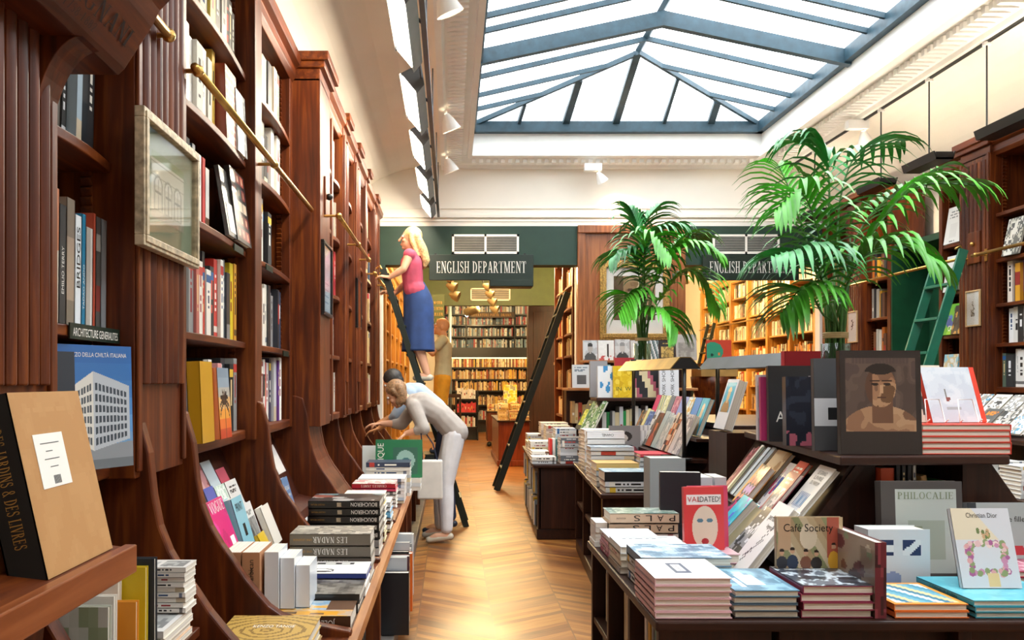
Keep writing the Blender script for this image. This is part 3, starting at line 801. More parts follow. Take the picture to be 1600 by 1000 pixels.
# green door in the recess
struct('door_1', MB().box(4.78, 4.84, 7.80, 8.64, 0, 2.74).box(4.76, 4.78, 7.86, 8.58, 1.3, 2.55).box(4.76, 4.78, 7.86, 8.58, .15, 1.15), M['doorg'], label='dark green panelled door in the right wall recess', bevel=.006)
struct('door_1_jamb', MB().box(4.41, 4.86, 7.785, 7.80, 0, 2.78).box(4.41, 4.86, 8.64, 8.66, 0, 2.78).box(4.42, 4.86, 7.80, 8.64, 2.74, 2.8), M['doorg'])
struct('door_1_window', MB().box(4.765, 4.775, 8.0, 8.4, 1.95, 2.45), plain('frosted_pane', '#cfdbe0', .2, vary=.1))
# counter along the right wall with a sloping display shelf
rc_ = thing('counter', (3.9, 5.8, 0), 'dark wooden counter along the right wall bookcase', 'counter')
MB().box(3.42, 4.38, 4.1, 7.3, .70, .73).build('top', WT['y'], rc_, bevel=.004)
MB().box(3.5, 4.38, 4.12, 7.28, .0, .70).build('carcass', WT['z'], rc_)
MB().prism([(3.78, 1.02), (3.78, 1.05), (3.81, 1.05), (4.36, 1.30), (4.36, 1.26)], 'y', 4.1, 7.25).build('sloping_shelf', WT['y'], rc_, fix=True)
MB().box(4.3, 4.38, 4.1, 7.25, .73, 1.26).build('back_panel', WT['z'], rc_)
# ================================================================ signs, vents, pictures on the dividing wall
def board_sign(name, x0, x1, y, z0, z1, label):
    t = thing(name, ((x0 + x1) / 2, y, z0), label, 'sign')
    MB().box(x0, x1, y, y + .05, z0, z1).build('board', M['sign'], t, bevel=.003)
    letters('ENGLISH DEPARTMENT', ((x0 + x1) / 2, y - .003, z0 + .085), (1, 0, 0), (0, 0, 1), .135, t, M['letter'], width=(x1 - x0) * .86, serif=True)
    return t
sg = board_sign('hanging_sign', -.26, .965, 10.13, 2.63, 2.93, 'dark green English Department sign hanging from the near green beam')
MB().box(.45, .965, 10.13, 10.40, 2.555, 2.64).build('lower_box', M['sign'], sg, bevel=.01)
MB().box(-.2, -.17, 10.18, 10.22, 2.9, 2.95).box(.85, .88, 10.18, 10.22, 2.9, 2.95).build('bracket', M['dark'], sg)
board_sign('hanging_sign', 2.95, 4.08, 10.13, 2.63, 2.93, 'dark green English Department sign partly hidden by the tall palm')
def vent(x0, x1, y, z0, z1, label, mt, n=9):
    t = thing('air_vent', ((x0 + x1) / 2, y, z0), label, 'vent')
    b = .025; xm = (x0 + x1) / 2
    MB().box(x0, x1, y - .015, y, z0, z0 + b).box(x0, x1, y - .015, y, z1 - b, z1).box(x0, x0 + b, y - .015, y, z0, z1).box(x1 - b, x1, y - .015, y, z0, z1).box(xm - b / 2, xm + b / 2, y - .015, y, z0, z1).build('frame', mt, t)
    MB().box(x0 + b, x1 - b, y - .004, y - .001, z0 + b, z1 - b).build('backing', M['glossblack'], t)
    mb = MB(); h = (z1 - z0 - 2 * b) / n
    for i in range(n):
        z = z0 + b + h * i
        mb.prism([(y - .014, z), (y - .004, z + h * .55), (y - .004, z + h * .7), (y - .014, z + h * .15)], 'x', x0 + b, x1 - b)
    mb.build('louvre', plain('vent_louvre', '#8b8880', .5), t)
vent(.01, .80, 10.22, 2.95, 3.18, 'white louvred air vent above the left English Department sign', M['white'])
vent(3.09, 3.88, 10.22, 2.95, 3.18, 'cream louvred air vent above the sign behind the tall palm', M['cream'])

def framed(name, o, u, v, w, h, fw, fd, fm, label, matm, mw, pic, glass=True, cat='picture'):
    """o: lower left corner of the frame's back, u right, v up"""
    u, v, o = Vector(u).normalized(), Vector(v).normalized(), Vector(o); n = u.cross(v)
    t = thing(name, o + u * w / 2, label, cat)
    fr = MB()
    def bx(a0, a1, b0, b1, c0, c1, mb): mb.obox(o + u * a0 + v * b0 + n * c0, u * (a1 - a0), v * (b1 - b0), n * (c1 - c0))
    for a0, a1, b0, b1 in ((0, w, 0, fw), (0, w, h - fw, h), (0, fw, fw, h - fw), (w - fw, w, fw, h - fw)):
        bx(a0, a1, b0, b1, 0, fd, fr)
        ia = fw * .35
        bx(a0 + (ia if a0 == 0 else -0.0), a1 - (ia if a1 == w else 0), b0 + (ia if b0 == 0 else 0), b1 - (ia if b1 == h else 0), fd, fd + fw * .15, fr)
    fr.build('frame', fm, t, bevel=.003)
    m = MB(); bx(fw * .8, w - fw * .8, fw * .8, h - fw * .8, .002, fd * .4, m); m.build('mount', matm, t)
    mw = mw if isinstance(mw, tuple) else (mw, mw, mw, mw)
    g = MB(); g.grid(o + u * (fw + mw[0]) + v * (fw + mw[2]) + n * (fd * .4 + .001), u * (w - 2 * fw - mw[0] - mw[1]), v * (h - 2 * fw - mw[2] - mw[3]), pic)
    g.build('print', CLOTHC, t)
    if glass:
        gm = MB(); bx(fw, w - fw, fw, h - fw, fd * .7, fd * .7 + .002, gm); gm.build('glazing', WRAP, t)
    return t
# sepia print of two figures: a generic seated pair in an interior
def pair_art(nu, nv):
    a = art('photo', nu, nv, ['#8b6c48', '#a08058', '#b4966c'], 3)
    u = (np.arange(nu) + .5) / nu; v = (np.arange(nv) + .5) / nv; U, V = np.meshgrid(u, v)
    def el(cu, cv, ru, rv, c): a[((U - cu) / ru) ** 2 + ((V - cv) / rv) ** 2 < 1] = C(c)
    a[(U < .16) | ((U < .24) & (V > .5))] = C('#5e472c'); a[V < .13] = C('#6d5334')
    el(.62, .30, .2, .3, '#cdb58a'); el(.64, .62, .11, .2, '#d8c49c'); el(.65, .86, .06, .065, '#e2d2b0'); el(.65, .9, .07, .05, '#5c4529')
    el(.36, .2, .18, .26, '#6b5236'); el(.38, .42, .12, .16, '#8c6f4a'); el(.4, .63, .055, .06, '#dcc8a2'); el(.4, .68, .065, .045, '#4a3620')
    return a
framed('framed_print', (1.75, 10.2, 1.93), (1, 0, 0), (0, 0, 1), .82, .93, .075, .04, M['gold'],
       'large gilt-framed sepia print of two figures on the wooden pier', M['mat_white'], (.09, .09, .16, .10), pair_art(60, 64))
# arcade print by the viewer
def arcade(nu, nv):
    a = np.zeros((nv, nu, 3)) + C('#cfc9ae')
    u = (np.arange(nu) + .5) / nu; v = (np.arange(nv) + .5) / nv; U, V = np.meshgrid(u, v)
    a[V > .88] = C('#7d8a4e'); a[(V > .82) & (V < .85)] = C('#8d8462'); a[(V > .62) & (V < .64)] = C('#a09878'); a[V < .12] = C('#a89f84')
    for cu in (.2, .5, .8):
        ring = (((U - cu) / .13) ** 2 + ((V - .5) / .16) ** 2 < 1) & (V > .5); a[ring] = C('#8c866a')
        inn = (((U - cu) / .095) ** 2 + ((V - .5) / .12) ** 2 < 1) & (V > .5); a[inn] = C('#ddd8c4')
        a[(abs(U - cu) < .13) & (V <= .5) & (V > .12)] = C('#8c866a'); a[(abs(U - cu) < .095) & (V <= .5) & (V > .14)] = C('#c4bda2')
        a[(abs(U - cu) < .008) & (V < .6) & (V > .14)] = C('#6e6950'); a[(abs(V - .4) < .012) & (abs(U - cu) < .09)] = C('#6e6950')
    return a
framed('framed_print', (-.873, 2.38, 1.825), (0, 1, 0), (0, 0, 1), .52, .385, .03, .028, M['silverf'],
       'silver-framed print of a three-arched arcade hanging on the near fluted column', M['mat_green'], (.07, .09, .07, .06), arcade(72, 50))
def notice(nu, nv):
    a = np.zeros((nv, nu, 3)) + C('#b9c6c8')
    for j in range(nv):
        if j % 4 == 1 and .12 < j / nv < .5: a[j, int(nu * .2):int(nu * .8)] = C('#8fa0a4')
    return a
n1 = framed('framed_notice', (-.80, 5.30, 1.86), (0, 1, 0), (0, 0, 1), .38, .46, .02, .02, M['black'], 'black-framed grey notice on the front of the plain mahogany pier', plain('notice_paper', '#a9b8ba', .6), .012, notice(20, 40))
letters('ENGLISH', (-.789, 5.49, 2.16), (0, 1, 0), (0, 0, 1), .035, n1, M['letter'], width=.24, serif=True)
n2 = framed('framed_notice', (-.81, 7.30, 1.9), (0, 1, 0), (0, 0, 1), .30, .42, .018, .02, M['black'], 'black-framed grey notice on the column just before the ladder', plain('notice_paper_grey', '#a9b8ba', .6), .012, notice(16, 40))
def sketch(nu, nv, s):
    a = np.zeros((nv, nu, 3)) + C('#efece4'); r = np.random.RandomState(s); x, y = nu / 2, nv * .75
    for i in range(260):
        x += r.uniform(-1, 1); y += r.uniform(-1, .85); x = min(max(x, nu * .3), nu * .7); y = min(max(y, nv * .25), nv * .8); a[int(y), int(x)] = C('#5a5550')
    return a
framed('framed_sketch', (4.33, 7.26, 1.90), (0, -1, 0), (0, 0, 1), .2, .30, .012, .012, M['palewood'], 'pale-framed line sketch hanging on the fluted column at far right', M['mat_white'], .01, sketch(30, 46, 2))
framed('framed_sketch', (4.33, 9.42, 1.86), (0, -1, 0), (0, 0, 1), .22, .34, .012, .012, M['palewood'], 'pale-framed line sketch on the column behind the tall palm', M['mat_white'], .01, sketch(30, 46, 5))
framed('framed_sketch', (4.33, 9.42, 1.50), (0, -1, 0), (0, 0, 1), .2, .20, .012, .012, M['palewood'], 'small square-framed sketch below another one behind the tall palm', M['mat_white'], .01, sketch(26, 26, 8))
t = thing('key_plate', (4.34, 7.1, 2.6), 'wooden plate with a small brass knob on the right fluted column', 'plate')
MB().box(4.315, 4.335, 7.06, 7.22, 2.42, 2.68).build('plate', WL['z'], t, bevel=.003)
MB().ball((4.305, 7.14, 2.58), .018).build('knob', M['brass'], t, smooth=True)
t = thing('key_plate', (-.79, 5.5, 2.6), 'oval plate with a dark knob high on the plain mahogany pier', 'plate')
MB().box(-.80, -.79, 5.44, 5.56, 2.5, 2.74).build('plate', WL['z'], t, bevel=.004)
MB().ball((-.775, 5.5, 2.62), .022).build('knob', M['dark'], t, smooth=True)

# ================================================================ lamps
# left track with five trough floodlights
tr = MB().box(-.165, -.135, 1.0, 10.2, 3.38, 3.42)
tr.box(-.2, -.19, 1.0, 10.2, 3.40, 3.41)
tr.build('lighting_track', M['grey'], None); tag(COL.objects['lighting_track'], 'grey ceiling track running along the left side under the cornice', 'track')
cb = MB()
for y in (1.5, 3.3, 5.2, 7.0, 8.8, 10.0): cb.tube([(-.15, y, 3.42), (-.15, y, 3.98)], .006, 6)
cb.build('track_rod', M['grey'], COL.objects['lighting_track'])
for i, (yc, ln_) in enumerate(((4.72, .95), (6.05, .95), (7.25, .85), (8.45, .85), (9.55, .7))):
    t = thing('trough_floodlight', (-.22, yc, 3.35), ('largest black trough floodlight at the top of the left track', 'second trough floodlight from the top of the left track', 'third trough floodlight down the left track', 'fourth trough floodlight down the left track', 'last and smallest trough floodlight on the left track')[i], 'lamp', 'trough floodlights on the left track')
    a, b = yc - ln_ / 2, yc + ln_ / 2
    L, Rr, T = (-.335, 3.43), (-.225, 3.30), (-.20, 3.50)
    MB().prism([L, T, (-.175, 3.36), Rr, (-.23, 3.32), (-.325, 3.435)], 'y', a, b).build('housing', M['grey'], t, fix=True)
    MB().prism([T, (-.175, 3.36), (-.172, 3.362), (-.196, 3.503)], 'y', a + .01, b - .01).build('reflector_back', M['steel'], t, fix=True)  # strip coloured blue for the skylight's reflection on the housing
    mb = MB(); n = 22
    for j in range(n):
        y = a + .03 + (ln_ - .06) * j / n
        mb.add([(-.322, y, 3.4245), (-.234, y, 3.3205), (-.234, y + (ln_ - .06) / n * .8, 3.3205), (-.322, y + (ln_ - .06) / n * .8, 3.4245)], [(0, 1, 2, 3)])
    mb.build('glowing_tube', M['white_emit'], t)
    MB().tube([(-.19, yc, 3.43), (-.15, yc, 3.40)], .01, 6).build('clip', M['dark'], t)
def spot(name, x, y, z, label, d, power=0, mt=None, box=True, warm='#ffe2b8', s=1.0):
    t = thing(name, (x, y, z), label, 'spotlight')
    if box: MB().box(x - .10 * s, x + .10 * s, y - .04, y + .04, z - .085, z).build('driver_box', mt or M['white'], t, bevel=.004)
    d = Vector(d).normalized(); p = Vector((x + .06 * s if box else x, y, z - (.10 if box else .03)))
    MB().tube([p + Vector((0, 0, .03)), p], .012, 8).build('stem', mt or M['white'], t)
    MB().tube([p, p + d * .05 * s, p + d * .12 * s], [.02 * s, .045 * s, .07 * s], 16, caps=False).build('shade', mt or M['white'], t, smooth=True)
    MB().ball(p + d * .07 * s, .035 * s).build('bulb', M['spot_emit'] if power else M['mat_white'], t, smooth=True)
    if power:
        l = bpy.data.lights.new('spot_lamp', 'SPOT'); l.energy = power; l.color = lin(hx(warm)); l.spot_size = 1.5; l.spot_blend = .6; l.shadow_soft_size = .06
        o = bpy.data.objects.new('spot_lamp', l); COL.objects.link(o); o.parent = t
        o.location = p + d * .14 * s - t.location; o.rotation_euler = d.to_track_quat('-Z', 'Y').to_euler()
    return t
spot('track_spotlight', 1.64, 10.0, 3.96, 'white spotlight with a square box in the middle of the far cornice', (.5, .3, -.8), 60)
for i, (x, y) in enumerate(((-.06, 4.55 + .9), (-.05, 8.0), (-.05, 9.6))):
    spot('track_spotlight', x, y, 3.95, ('white spotlight beside the largest trough floodlight', 'white spotlight beside the third trough floodlight', 'white spotlight where the left cornice meets the back wall')[i], (.35, .2, -.9), 45, box=False, s=1.3)
spot('track_spotlight', 3.9, 8.3, 3.95, 'white spotlight with a box under the right cornice above the tall palm', (.3, .3, -.8), 60)
# right track: long dark uplight troughs on rods
tr = MB().box(3.945, 3.965, .5, 10.2, 3.94, 3.965).build('lighting_track', M['dark'], None); tag(tr, 'thin black track line under the right-hand cornice', 'track')
for i, (y0, y1, rods) in enumerate(((5.3, 6.42, (5.5, 6.38)), (6.95, 7.45, (7.15,)), (7.85, 8.3, (7.95,)), (9.2, 9.7, (9.4,)))):
    t = thing('rod_uplighter', (3.97, (y0 + y1) / 2, 3.3), ('large dark trough uplighter hanging at the upper right corner', 'dark trough uplighter hanging just above the long palm frond at right', 'dark trough uplighter hanging amid the tall palm fronds', 'small dark trough uplighter hanging left of the tall palm')[i], 'lamp', 'trough uplighters on the right track')
    MB().prism([(3.88, 3.30), (3.90, 3.235), (4.04, 3.235), (4.06, 3.30), (4.05, 3.30), (4.03, 3.25), (3.91, 3.25), (3.89, 3.30)], 'y', y0, y1).box(3.9, 4.04, y0, y0 + .01, 3.235, 3.295).box(3.9, 4.04, y1 - .01, y1, 3.235, 3.295).build('trough', M['dark'], t, fix=True)
    MB().box(3.94, 4.0, y0 + .05, y1 - .05, 3.262, 3.272).build('glowing_tube', M['warm_emit'], t)
    for y in rods:
        MB().tube([(3.955, y, 3.28), (3.955, y, 3.95)], .006, 6).build('rod', M['dark'], t)
        MB().lathe(3.955, y, [(.03, 3.925), (.03, 3.95)], 12).build('rod_cap', M['white'], t)

# ================================================================ the far room
fb = thing('bookcase', (1.05, 24.2, 0), 'black shelving full of paperbacks across the far end of the shop', 'bookcase')
zs_u = [2.38, 2.70, 3.02, 3.32]; zs_l = [.35, .78, 1.18, 1.5, 1.83]
mb = MB().box(-.2, 2.4, 24.5, 24.56, 0, 3.75)
mb.build('back_panel', M['black'], fb)
for z in zs_u + zs_l + [3.6]: MB().box(-.2, 2.3, 24.15, 24.5, z - .04, z).build('shelf', M['black'], fb)
MB().box(-.2, 2.4, 24.0, 24.5, 2.1, 2.34).build('fascia', M['black'], fb)
MB().box(-.1, 2.3, 24.1, 24.13, 2.075, 2.095).build('strip_light', plain('strip_glow', '#ffffff', emis='#ffe0a0', estr=7), fb)
MB().box(-.25, -.18, 24.1, 24.5, 0, 3.75).box(2.3, 2.37, 24.1, 24.5, 0, 3.75).box(.4, .44, 24.12, 24.2, 2.3, 3.7).box(1.75, 1.79, 24.12, 24.2, 2.3, 3.7).build('upright', M['dark'], fb)
rng = random.Random(5)
BLUE = ['#9db8c9', '#6f8ea6', '#d7e2e8', '#2c3c4c', '#c6d4dc', '#4b6a86', '#e8eef0', '#a84048', '#b7a98e']  # bluish spines: the daylight on the upper shelves is put into the colours
WARM = ['#f0e2bc', '#d9b878', '#b24a30', '#e8d4a0', '#8a5a3a', '#f4ead0', '#c88a4a', '#c2a070', '#6a4a38', '#e8c050']
for z in zs_u: far_row((-.15, 24.2, z), (1, 0, 0), (0, 0, 1), (0, -1, 0), 2.42, .19, .25, .2, BLUE, rng, .02, .05)
for z in zs_l[1:]: far_row((-.15, 24.2, z), (1, 0, 0), (0, 0, 1), (0, -1, 0), 2.42, .2, .28, .2, WARM, rng, .02, .045)
far_row((-.15, 24.2, .36), (1, 0, 0), (0, 0, 1), (0, -1, 0), 2.42, .2, .28, .2, ['#b8b8bc', '#d04038', '#e6e6e6', '#7a7a80'], rng, .03, .06)
t = thing('shelf_label', (1.1, 24.0, 3.2), 'brown sign with pale capitals high on the far shelving', 'sign')
MB().box(.5, 1.75, 23.98, 24.0, 3.2, 3.36).build('plate', plain('brown_board', '#3a2818', .5), t)
letters('LITERATURE-POETRY-DRAMA', (1.12, 23.977, 3.24), (1, 0, 0), (0, 0, 1), .075, t, M['letterg'], width=1.1, serif=True)
t = thing('metal_pole', (-.03, 21.5, 0), 'slim silver pole standing before the far black shelving', 'pole')
MB().tube([(-.03, 21.5, 0), (-.03, 21.5, 3.3)], .045, 12).build('pole', plain('pole_blue_grey', '#8aa0ac', .4, metal=.5), t, smooth=True)
MB().tube([(-.03, 21.5, 3.3), (.1, 21.5, 3.36), (.2, 22, 3.36)], .03, 8).build('bend', plain('pole_bend', '#8aa0ac', .4, metal=.5), t, smooth=True)
# green header and vent further in
struct('trim_6', MB().box(-1.0, 2.35, 18.0, 18.2, 3.02, 3.9), M['olive'], label='olive green header beam inside the far room')
vent(.4, 1.23, 18.0, 3.12, 3.38, 'small louvred air vent on the olive beam in the far room', M['cream'], 5)
t = thing('genre_sign', (-.05, 15.0, 2.2), 'dark green genre list board in pale capitals behind the climbing woman', 'sign')
MB().box(-.42, -.12, 15.0, 15.03, 2.3, 2.95).build('board', M['olive'], t)
for i, s in enumerate(('AND MYSTERY', 'SCIENCE FICTION', 'THRILLER', 'COMICS / HUMOR')):
    letters(s, (-.27, 14.995, 2.78 - i * .1), (1, 0, 0), (0, 0, 1), .05, t, M['letterg'], width=.26, serif=True)
t = thing('cabinet', (2.1, 20, 0), 'tall dark cabinet side at the right of the far black shelving', 'cabinet')
MB().box(1.78, 2.75, 20, 20.4, 0, 3.22).box(1.74, 2.79, 19.97, 20.4, 3.22, 3.3).build('body', WT['z'], t, bevel=.01)
MB().box(1.9, 2.65, 19.985, 20, .3, 3.05).build('panel', WT['z'], t, bevel=.01)
# left-hand cases of the far room
CH = wall_case('bookcase', 'amber-lit bookcase on the left wall beyond the climbing woman', 'bookcase', -.9, -1, 10.5, 18.0,
     [(10.5, 10.6, .03, 0), (11.5, 11.62, .03, 0), (12.5, 12.62, .03, 0), (13.5, 13.62, .03, 0), (14.6, 14.72, .03, 0), (16, 16.12, .03, 0), (17.9, 18, .03, 0)], [.5, .95, 1.35, 1.75, 2.15, 2.55], 2.95, wd=WO, base=0, cap=False, ratchet=False)
for a, b in ((10.6, 11.5), (11.62, 12.5), (12.62, 13.5), (13.62, 14.6), (14.72, 16), (16.12, 17.9)):
    for z in (.5, .95, 1.35, 1.75, 2.15, 2.55): far_row((-.93, a + .01, z), (0, 1, 0), (0, 0, 1), (1, 0, 0), b - a - .02, .2, .3, .2, WARM, rng, .025, .06)
# right-hand golden oak cases of the far room
ups = [(y, y + .09, .03, 0) for y in (10.6, 11.55, 12.5, 13.45, 14.4, 15.35, 16.3, 17.25)] + [(18.2, 18.3, .03, 0)]
CI = wall_case('bookcase', 'golden oak bookcase under the right-hand sign in the far room', 'bookcase', 5.3, 1, 10.6, 18.3, ups, [.5, .95, 1.37, 1.78, 2.19, 2.6, 2.98], 3.3, wd=WO, base=0, ratchet=False)
PEN = ['#e4dcc4', '#c9b68c', '#3a342c', '#8a8474', '#d8ceb0', '#5a4c3a', '#efe8d6', '#9a8a6a']
ORN = ['#cf7a2c', '#8a6a4a', '#d88a3a', '#ece4d0', '#7a7468', '#c86a2a']
for (a, b) in [(u0[1], u1[0]) for u0, u1 in zip(ups[:-1], ups[1:])]:
    for z in (.95, 1.37, 1.78, 2.19, 2.6, 2.98):
        far_row((5.33, b - .01, z), (0, -1, 0), (0, 0, 1), (-1, 0, 0), b - a - .02, .19, .27, .2, ORN if z == 1.78 else (PEN if z > 2 else WARM), rng, .022, .05)
r = thing('ladder_rail', (5.16, 14, 2.55), 'brass rail across the golden oak bookcase in the far room', 'rail')
MB().tube([(5.18, 10.7, 2.5), (5.18, 18, 2.5)], .014, 8).build('bar', M['brass'], r, smooth=True)
MB().tube([(5.27, 12.54, 2.5), (5.18, 12.54, 2.5)], .01, 6).tube([(5.27, 16.34, 2.5), (5.18, 16.34, 2.5)], .01, 6).build('bracket', M['brass'], r)
# deep end case, and the partition case behind the pier
CJ = wall_case('bookcase', 'oak partition bookcase behind the wooden pier facing the left aisle', 'bookcase', 1.62, 1, 10.5, 13.4,
     [(10.5, 10.56, .02, 0), (11.4, 11.46, .02, 0), (12.4, 12.46, .02, 0), (13.34, 13.4, .02, 0)], [.5, .95, 1.35, 1.8, 2.1, 2.45, 2.75], 3.2, wd=WL, base=0, cap=False, ratchet=False)
for a, b in ((10.56, 11.4), (11.46, 12.4), (12.46, 13.34)):
    for z in (.5, .95, 1.35, 1.8, 2.1, 2.45, 2.75): far_row((1.65, b - .01, z), (0, -1, 0), (0, 0, 1), (-1, 0, 0), b - a - .02, .2, .27, .2, WARM + PEN, rng, .022, .05)
struct('wall_partition', MB().box(1.98, 2.6, 10.45, 13.4, 0, 3.3), WL['z'])
t = thing('bookcase', (2.7, 17.2, 0), 'low orange-brown bookcase end seen through the near opening', 'bookcase')
MB().box(2.0, 2.5, 16.0, 16.4, 0, 1.75).build('end_panel', wood('orange_oak', '#8a3a18', '#b8562a', '#cc6c3a', 'z'), t, bevel=.01)
MB().box(1.95, 2.55, 15.96, 16.44, 1.75, 1.80).build('top', WO['x'], t)
for x, c in ((2.05, '#efe9dc'), (2.13, '#7fb8a0'), (2.22, '#e0d8c4'), (2.30, '#5a8a8a')):
    STUFF.box(x, x + .06, 16.05, 16.25, 1.80, 2.08, c=tuple(C(c)))
# pendants of the far room
for i, (x, y) in enumerate(((-.15, 12.6), (.55, 15.0), (2.9, 12.6), (3.8, 14.5), (.5, 20.8), (3.4, 17.5))):
    t = thing('shade_spotlight', (x, y, 3.9), ('cluster of bronze shades hanging behind the climbing woman', 'bronze shades hanging under the left sign', 'bronze cylinder lamp seen through the small palm', 'bronze cylinder lamp under the right sign', 'lamp hanging by the far black shelving', 'lamp hanging deep in the right part of the far room')[i], 'lamp')
    z = 3.0 if i < 2 else 3.05
    MB().tube([(x, y, 3.9), (x, y, z + .15)], .012, 6).build('rod', M['dark'], t)
    if i < 2:
        for k in range(4):
            q = Vector((x + .04 * k, y, z + .12 - k * .13))
            MB().tube([q, q + Vector((.06, 0, -.03)), q + Vector((.14, -.02, -.06))], [.02, .06, .08], 12, caps=False).build('shade', M['taupe'], t, smooth=True)
    else:
        MB().tube([(x - .14, y + .1, z + .05), (x + .14, y - .1, z + .12)], [.1, .1], 18).build('shade', M['taupe'], t, smooth=True)
        MB().ball((x - .12, y + .1, z), .05).build('bulb', M['warm_emit'], t)
    l = bpy.data.lights.new('pendant_glow', 'POINT'); l.energy = 260 if i < 2 else 200; l.color = lin(hx('#ffdca0')); l.shadow_soft_size = .25
    o = bpy.data.objects.new('pendant_glow', l); COL.objects.link(o); o.parent = t; o.location = (.3, 0, 3.45 - 3.9)
# ================================================================ books
rng = random.Random(11)
Z = (0, 0, 1)
def stext(e, s, h, t, size, ink, c=.5, ln_=None, up=True, serif=False):
    """title on the spine; up=True reads from foot to head"""
    if up: letters(s, (-.0007, h * c, t / 2 + size / 2), (0, 1, 0), (0, 0, -1), size, e, ink, width=ln_, serif=serif, name='spine_title', local=True)
    else: letters(s, (-.0007, h * c, t / 2 - size / 2), (0, -1, 0), (0, 0, 1), size, e, ink, width=ln_, serif=serif, name='spine_title', local=True)
def ftext(e, s, w, h, t, size, ink, fx=.5, fy=.8, ln_=None, serif=False, rot=False, name='cover_title'):
    letters(s, (w * fx, h * fy, t + .0007), (0, 1, 0) if rot else (1, 0, 0), (-1, 0, 0) if rot else (0, 1, 0), size, e, ink, width=ln_, serif=serif, name=name, local=True)

def shelf_row(side, xs, ya, yb, z, hmin, hmax, cols, desc, tmin=.03, tmax=.075, wd=.22, group=None, lean=0.0, stuff=False):
    """spines of a shelf seen from the aisle; cols: list of colours in reading order from the photo's left"""
    y = ya; i = 0; tot = abs(yb - ya); sgn = 1 if yb > ya else -1
    ts = [rng.uniform(tmin, tmax) for _ in cols]; k = min(1.0, (tot - .012) / sum(ts)) if sum(ts) > tot else 1.0
    if sum(ts) < tot * .93: k = tot * .95 / sum(ts)
    for c, t in zip(cols, ts):
        t *= k; h = rng.uniform(hmin, hmax); w = wd + rng.uniform(-.03, .02)
        cc = hx(c); lbl = '%s-spined book, %s from left on %s' % (colour_name(cc), ORD[i], desc)
        xx = xs + rng.uniform(-.02, .012) * (1 if side == 'L' else -1)
        sa = spine_art(c, rng)
        m = rng.choice([PRINT, PRINT, GLOSS, CLOTHC]); hd = rng.random() < .6
        lv = (0, lean * sgn, 1)
        if stuff: stuff_book((xx, y, z), (-1 if side == 'L' else 1, 0, 0), lv, w, h, t * .96, c, sa)
        elif side == 'L': book((xx, y, z), (-1, 0, 0), lv, w, h, t * .96, c, lbl, group, spine=sa, mat=m, hard=hd)
        else: book((xx, y, z), (1, 0, 0), lv, w, h, t * .96, c, lbl, group, spine=sa, mat=m, hard=hd)
        y += t * sgn; i += 1

W_, K_, G_, Y_, R_, B_, T_ = '#ebe7dd', '#22201f', '#9a968e', '#d8a928', '#b8342c', '#3f6f9e', '#b98a5a'
gr = 'books on the near bay shelves'
xs = -1.0
# near bay
nb = [('#3a3634', .26, .035), ('#c9805a', .335, .036), ('#3f3c3a', .30, .04), ('#8a7d6e', .325, .05), ('#e9eef0', .29, .04), ('#2c7fa3', .30, .026), ('#b9b4aa', .27, .045), ('#c2553c', .315, .018), ('#5c5854', .31, .035), ('#8f9396', .31, .04)]
y = 2.085
for i, (c, h, t) in enumerate(nb):
    t *= .96
    sa = spine_art(c, rng, style='f')
    if i == 1: sa[:14] = C('#d9d2be')
    if i == 3: sa[5:18] = C('#b09a86')
    if i == 6: sa[:, 2:] = C('#e6e2da')
    if i == 8: sa[4:10] = C('#8a4038'); sa[18:22] = C('#a8a49c')
    e = book((xs + .02, y, 1.595), (-1, 0, 0), (0, .02, 1), .22, h, t, c, '%s-spined book, %s from left above the green Architecture label' % (colour_name(hx(c)), ORD[i]), gr, spine=sa, mat=GLOSS if i in (3, 8, 9) else PRINT)
    if i == 2: stext(e, 'EMILIO TERRY', h, t, .014, M['letter'], .45, .12)
    if i == 4: stext(e, 'BRIDGES', h, t, .022, M['letterk'], .62, .16)
    if i == 5: stext(e, 'TADAO ANDO', h, t, .010, M['letter'], .35, .12)
    y += t + .002
shelf_row('L', xs, 2.02, 2.44, 2.075, .24, .33, ['#8a8a84', '#e8e2d0', '#c9b890', '#dedad0', '#5c554a', '#3c3a38', '#9fb2bc', '#1d2328', '#2a2a2c'], 'upper shelf beside the carved hood', lean=.06)
shelf_row('L', xs - .04, 2.02, 2.2, 1.225, .25, .30, ['#2b3038', '#1f2733', '#343a44', '#252a31'], 'dark lowest shelf', stuff=True)
shelf_row('L', xs, 2.05, 2.44, 2.505, .24, .33, ['#8a8478', '#d6d0c0', '#3a3a3a', '#b0a890', '#6c6458', '#c8c0a8', '#4a4a48', '#90887a'], 'highest visible shelf', stuff=True)

